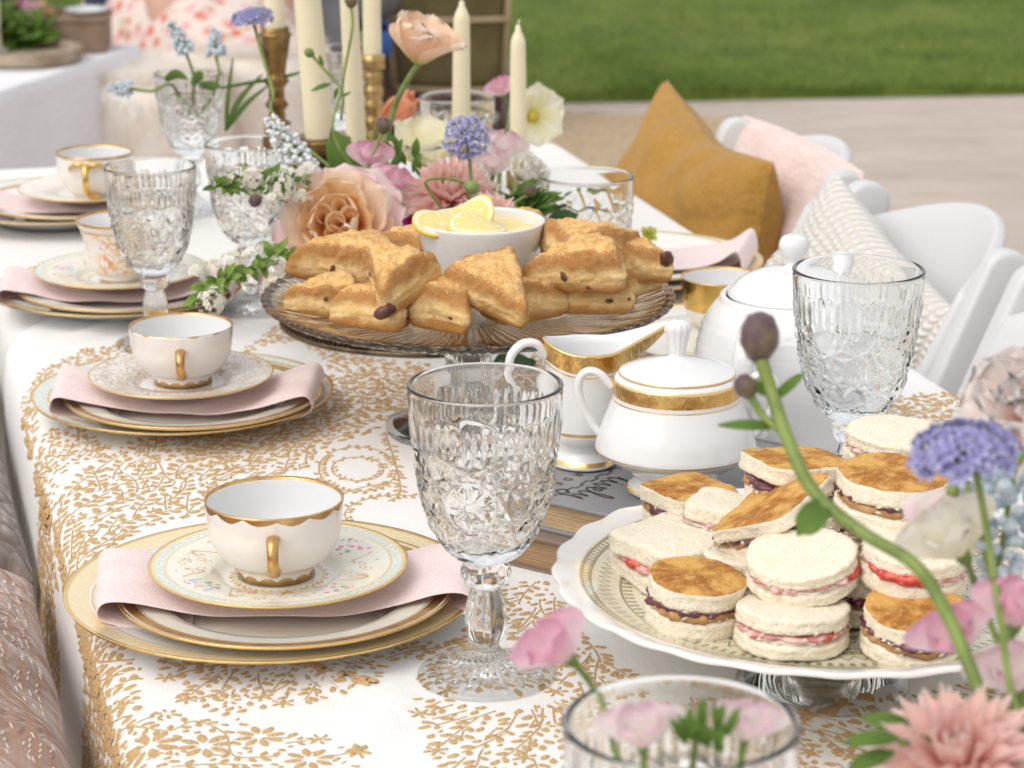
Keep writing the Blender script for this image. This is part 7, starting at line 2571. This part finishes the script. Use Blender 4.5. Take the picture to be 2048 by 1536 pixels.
# --- furry stools
def fur_stool(label, p, R, H, sd):
    t = thing('fur_stool', label, 'stool', p, 0, 'shaggy fur covered stools')
    prof = [(.001, .02), (R*.92, .02), (R*1.0, .06), (R*1.02, H*.6), (R*1.0, H*.86), (R*.93, H*.96), (R*.7, H), (.001, H)]
    V, F, mi = lathe([tuple(q_) for q_ in crom(prof, 4)], 48)
    fm = mat('cream_fur_base', (.80, .72, .63), .95, var=(6, (.88, .83, .77), .4, .62))
    ob('cushion', mk('cushion', V, F, fm), t)
    r = np.random.default_rng(sd)
    n = 15000
    VV = np.empty((n*3, 3))
    a = r.uniform(0, 2*pi, n); h = r.uniform(0, 1, n)
    top = h > .62
    rr = np.where(top, R*np.sqrt(r.uniform(0, 1, n))*.97, R*1.0)
    z = np.where(top, H*.985, .04+h/.62*(H*.92-.04))
    b = np.c_[rr*np.cos(a), rr*np.sin(a), z]
    outw = np.c_[np.cos(a), np.sin(a), np.zeros(n)]
    L = r.uniform(.022, .05, n)[:, None]
    clump = np.sin(a*17)[:, None]*.3
    d = np.where(top[:, None], outw*.55+np.array([0, 0, .55])+r.normal(0, .35, (n, 3)), outw*.45+np.array([0, 0, -.75])+r.normal(0, .25, (n, 3))+clump*.2)
    d /= np.linalg.norm(d, axis=1)[:, None]
    s = np.cross(d, outw+np.array([.01, .02, .3])); s /= np.linalg.norm(s, axis=1)[:, None]
    wv = r.uniform(.001, .0022, n)[:, None]
    VV[0::3] = b-s*wv; VV[1::3] = b+s*wv; VV[2::3] = b+d*L
    me = bpy.data.meshes.new('fur')
    me.vertices.add(n*3); me.vertices.foreach_set('co', VV.ravel())
    me.loops.add(n*3); me.loops.foreach_set('vertex_index', np.arange(n*3, dtype=np.int32))
    me.polygons.add(n); me.polygons.foreach_set('loop_start', np.arange(0, n*3, 3, dtype=np.int32))
    me.update(calc_edges=True)
    me.materials.append(mat('cream_fur', (.82, .745, .65), .8, var=(9, (.91, .88, .84), .3, .55), transl=.3))
    ob('fur', me, t)['kind'] = 'stuff'
    for k in range(4):
        x, y = R*.7*math.cos(k*pi/2+.7), R*.7*math.sin(k*pi/2+.7)
        ob('leg', mk('leg', *tube([(x, y, 0), (x, y, .03)], .02, 10), OAK), t)
a = PD(292, 235, 6.0)
fur_stool('shaggy cream fur stool nearest the white low table', (a.x, a.y, 0), .192, .405, 3)
b = PD(505, 215, 6.25)
fur_stool('second shaggy cream fur stool beside the seated floral skirt', (b.x, b.y, 0), .165, .425, 4)

# --- people seated in the background
SKIN = mat('skin', (.55, .33, .24), .5, sss=.2)
def skinned(name, joints, edges, radii, m, parent, root=0, lv=2):
    me = bpy.data.meshes.new(name)
    me.from_pydata([Vector(j) for j in joints], edges, [])
    o = bpy.data.objects.new(name, me); COL.objects.link(o)
    sk = o.modifiers.new('skin', 'SKIN')
    sub(o, lv)
    for i, d in enumerate(me.skin_vertices[0].data):
        r = radii[i]; d.radius = r if hasattr(r, '__len__') else (r, r)
        d.use_root = (i == root)
    dg = bpy.context.evaluated_depsgraph_get()
    m2 = bpy.data.meshes.new_from_object(o.evaluated_get(dg))
    m2.materials.clear(); m2.materials.append(m)
    m2.polygons.foreach_set('use_smooth', [True]*len(m2.polygons))
    m2.name = name
    bpy.data.objects.remove(o)
    return ob(name, m2, parent)
def seated(t, seat, top, legs, shirt, hair):
    """a seated adult facing local -y: hips at seat height"""
    s = seat
    J = [(0,0,s+.09), (0,.02,s+.30), (0,.01,s+.50), (0,.0,s+.585), (0,-.01,s+.66),
         (.09,-.02,s+.08), (.12,-.42,s+.07), (.12,-.40,.08), (.12,-.52,.045),
         (-.09,-.02,s+.08), (-.12,-.42,s+.07), (-.12,-.40,.08), (-.12,-.52,.045),
         (.18,.01,s+.49), (.23,-.05,s+.24), (.10,-.25,s+.16), (-.18,.01,s+.49), (-.23,-.05,s+.24), (-.10,-.25,s+.16)]
    E_ = [(0,1),(1,2),(2,3),(3,4),(0,5),(5,6),(6,7),(7,8),(0,9),(9,10),(10,11),(11,12),(2,13),(13,14),(14,15),(2,16),(16,17),(17,18)]
    Rr = [(.15,.12),(.13,.10),(.15,.10),.055,.055,.10,.075,.045,.035,.10,.075,.045,.035,.065,.045,.032,.065,.045,.032]
    b = skinned('body', J, E_, Rr, legs, t)
    # upper garment over the torso and sleeves
    J2 = [(0,0,s+.05),(0,.02,s+.30),(0,.01,s+.50),(.19,.01,s+.49),(.24,-.05,s+.25),(.13,-.21,s+.17),(-.19,.01,s+.49),(-.24,-.05,s+.25),(-.13,-.21,s+.17)]
    J2 += [(-.19,-.06,s+.12), (-.23,-.20,s+.0)]
    skinned('jacket', J2, [(0,1),(1,2),(2,3),(3,4),(4,5),(2,6),(6,7),(7,8),(0,9),(9,10)], [(.18,.15),(.165,.125),(.17,.115),.085,.062,.048,.085,.062,.048,.10,.085], shirt, t)
    # head with features
    V, F, mi = lathe([(.001,-.115),(.035,-.105),(.058,-.07),(.072,-.01),(.075,.04),(.062,.085),(.035,.108),(.001,.115)], 28)
    V = [(x, y*1.15-(.010 if z < -.04 and y < 0 else 0)-(.016*math.exp(-((x/.012)**2+((z+.02)/.022)**2)) if y < 0 else 0), z) for x, y, z in V]
    h = ob('head', mk('head', V, F, SKIN), t, (0,-.02,s+.76))
    V, F, mi = lathe([(.078,-.05),(.084,.0),(.084,.05),(.070,.095),(.038,.120),(.001,.127)], 28)
    V = [(x, y*1.18+.014+(.02 if y > 0 else 0), z-(.07 if y > .02 else 0)*(z < 0)) for x, y, z in V]
    ob('hair', mk('hair', V, F, hair), h)
    for sx in (-1, 1):
        V, F, mi = lathe([(.001,-.008),(.007,-.004),(.008,0),(.007,.004),(.001,.008)], 10)
        ob('eye', mk('eye', V, F, mat('eye', (.05,.03,.02), .2)), h, (sx*.026,-.076,.012))
        ob('ear', mk('ear', [(x*.4+0, y*1.2, z*2) for x, y, z in V], F, SKIN), h, (sx*.076, 0, -.005), (0,0,0), 1.6)
    V, F = tube([(-.02,-.083,-.058), (0,-.088,-.060), (.02,-.083,-.058)], .004, 6)
    ob('mouth', mk('mouth', V, F, mat('lips', (.45,.16,.14), .4)), h)
    # hands resting together: palm and five bent fingers each
    for sx in (-1, 1):
        w_ = Vector((sx*.10,-.25,s+.16))
        J3 = [w_, w_+Vector((-sx*.03,-.045,-.01))]
        E3, R3 = [(0,1)], [(.024,.018), (.034,.016)]
        for k in range(4):
            base = J3[1]+Vector((-sx*.005+(k-1.5)*.016, -.02, 0))
            L = (.062, .072, .068, .052)[k]
            i0 = len(J3)
            J3 += [base, base+Vector((-sx*.010,-L*.5,-.006)), base+Vector((-sx*.016,-L*.85,-.026))]
            E3 += [(1, i0), (i0, i0+1), (i0+1, i0+2)]; R3 += [.010, .0085, .007]
        i0 = len(J3)
        J3 += [w_+Vector((-sx*.035,-.02,.006)), w_+Vector((-sx*.06,-.045,.004)), w_+Vector((-sx*.07,-.07,-.004))]
        E3 += [(0, i0), (i0, i0+1), (i0+1, i0+2)]; R3 += [.012, .010, .008]
        skinned('hand', J3, E3, R3, SKIN, t, 0, 1)
def floral_cloth():
    m = bpy.data.materials.new('floral_print'); m.use_nodes = True
    g = G(m)
    v = g.voro(30); cn = g.voro(30, out=1)
    sp = g.new('SeparateColor'); g.put(sp.inputs[0], cn)
    c = g.mix(g.step(v, .55, .35), (.66, .56, .50), g.mix(g.step(sp.outputs[0], .42, .46), (.60, .155, .10), g.mix(g.step(sp.outputs[1], .5, .55), (.64, .34, .36), (.45, .42, .30))))
    g.set(Base_Color=c, Roughness=.8, Sheen_Weight=.2)
    g.bump(g.noise(9, 4), .5, .02)
    return m
def person_skirt():
    a = PD(370, 40, 6.75)
    t = thing('person', 'person in a pink floral skirt and dark blue jacket seated by the fur stools', 'person', (a.x, a.y, 0), R_(20))
    seated(t, .46, None, mat('skin_legs', (.55,.33,.24), .5), mat('navy_denim', (.028, .042, .085), .85, var=(14, (.05, .07, .13), .4, .65)), mat('brown_hair', (.05,.03,.02), .5))
    # wide skirt spread over the lap and down to the ground
    V, n, m_ = [], 44, 18
    for j in range(m_):
        v = j/(m_-1)
        for i in range(n):
            th = 2*pi*i/n
            fr = max(0, -math.sin(th))
            rx = .20+.15*v**.7; ry = .17+.17*v**.6+fr*.42*min(1, v*2.6)
            fold = 1+.055*v*math.sin(th*9+2*nz(v*2, th))+.05*v*nz(th*2, v*3)
            z = .60-.02*v if v < .0 else .60-.52*max(0, v-.28)/.72*(1) - .10*min(1, v/.28)
            V.append((rx*math.cos(th)*fold, ry*math.sin(th)*fold-.05, max(.03, z)))
    F = [(j*n+i, j*n+(i+1) % n, (j+1)*n+(i+1) % n, (j+1)*n+i) for j in range(m_-1) for i in range(n)]
    o = ob('skirt', mk('skirt', V, F, floral_cloth()), t); solid(o, .004); sub(o, 1)
    st_ = thing('stool', 'plain stool hidden beneath the floral skirt', 'stool', (a.x, a.y, 0), R_(20))
    ob('seat', mk('seat', *tube([(0,.04,.40), (0,.04,.448)], .14, 24), OAK), st_)
    for k in range(3):
        x, y = .10*math.cos(k*2.09), .10*math.sin(k*2.09)+.04
        ob('leg', mk('leg', *tube([(x*1.2, y, 0), (x, y, .41)], .016, 8), OAK), st_)
person_skirt()
def person_grey():
    a = PD(735, 20, 7.35)
    t = thing('person', 'person in grey trousers and black top seated behind the candles', 'person', (a.x+.06, a.y, 0), R_(-38))
    seated(t, .36, None, mat('grey_trousers', (.23, .235, .25), .85, var=(12, (.17, .175, .19), .4, .65), bump=(300, .001)), mat('black_top', (.022, .023, .032), .85), mat('dark_hair', (.02,.015,.012), .5))
    st_ = thing('stool', 'dark low stool under the person in grey trousers', 'stool', (a.x+.06, a.y, 0), R_(-38))
    ob('seat', mk('seat', *tube([(0,.02,.31), (0,.02,.352)], .17, 24), mat('black_seat', (.03,.03,.035), .6)), st_)
    for k in range(4):
        x, y = .12*math.cos(k*pi/2+.8), .12*math.sin(k*pi/2+.8)
        ob('leg', mk('leg', *tube([(x, y, 0), (x, y, .32)], .016, 8), OAK), st_)
    o = thing('blue_bag', 'bright blue bag half hidden behind the peach poppy', 'bag', PD(768, 78, 7.0))
    V, F, mi = lathe([(.001,-.05),(.026,-.048),(.032,-.02),(.028,.01),(.02,.02),(.001,.018)], 20)
    ob('body', mk('body', [(x*.7, y*.5, z) for x, y, z in V], F, mat('bright_blue', (.02,.09,.34), .5)), o)
    V, F = tube(crom([(-.012,0,.015), (-.010,0,.045), (.010,0,.045), (.012,0,.015)], 5), .004, 6)
    ob('handle', mk('handle', V, F, mat('bright_blue', (.02,.09,.34), .5)), o)
person_grey()
def olive_chair():
    d = 7.2
    a = PD(898, 180, d)
    WN = mat('dark_walnut', (.055, .025, .016), .4, var=(18, (.09, .042, .025), .4, .65))
    OL = mat('olive_velvet', (.085, .068, .022), .8, var=(10, (.135, .11, .04), .35, .65), sheen=.4)
    TR = mat('tan_piping', (.40, .31, .18), .7)
    t = thing('upholstered_chair', 'olive velvet chair with dark wooden frame seen from behind', 'chair', (a.x, a.y, 0), R_(-6))
    z0, z1 = PD(898, 178, d).z, PD(898, -150, d).z
    wb, wt = .150, .180
    # back panel, slightly bowed, with piping
    V = []
    n, m_ = 15, 14
    for i in range(n):
        u = i/(n-1)*2-1
        for j in range(m_):
            v = j/(m_-1)
            V.append((u*(wb+(wt-wb)*v), -.03*(1-u*u)-.02*v-.012*(1-u**4)*(1-(2*v-1)**4), z0+(z1-z0)*v))
    o = ob('backrest', mk('backrest', V, gridF(n, m_), OL), t); solid(o, .05, 1)
    zz = PD(898, 28, d).z
    for lst in ([(-wb-.004, -.005, z0), (-wt-.004, -.03, z1)], [(wb+.004, -.005, z0), (wt+.004, -.03, z1)], [(-wb, -.012, z0+.004), (0, -.055, z0+.004), (wb, -.012, z0+.004)], [(-wt*.93, -.03, zz), (0, -.072, zz), (wt*.93, -.03, zz)]):
        V, F = tube(crom(lst, 6) if len(lst) > 2 else lst, .007, 8)
        ob('piping', mk('piping', V, F, TR), t)
    bevel(ob('rail', mk('rail', *box((0, .0, z0-.035), (2*wb+.05, .05, .055)), WN, False), t), .008)
    bevel(ob('seat', mk('seat', *box((0, .20, z0-.01), (2*wb+.06, .36, .09)), OL, False), t), .02, 3)
    for sx in (-1, 1):
        V, F = tube([(sx*(wb+.01), -.01, z0), (sx*(wb+.015), -.02, z0-.10), (sx*(wb+.03), -.06, .0)], [.022, .021, .015], 10)
        ob('leg', mk('leg', V, F, WN), t)
        V, F = tube([(sx*(wb+.01), .34, z0-.03), (sx*(wb+.02), .35, .0)], [.022, .014], 10)
        ob('leg', mk('leg', V, F, WN), t)
    V, F = tube([(-wb-.075, .02, z0-.03), (-wb-.070, .02, z0+.20), (-wb-.06, .05, z0+.30), (-wb-.05, .25, z0+.30)], .022, 10)
    ob('armrest', mk('armrest', V, F, WN), t)
olive_chair()
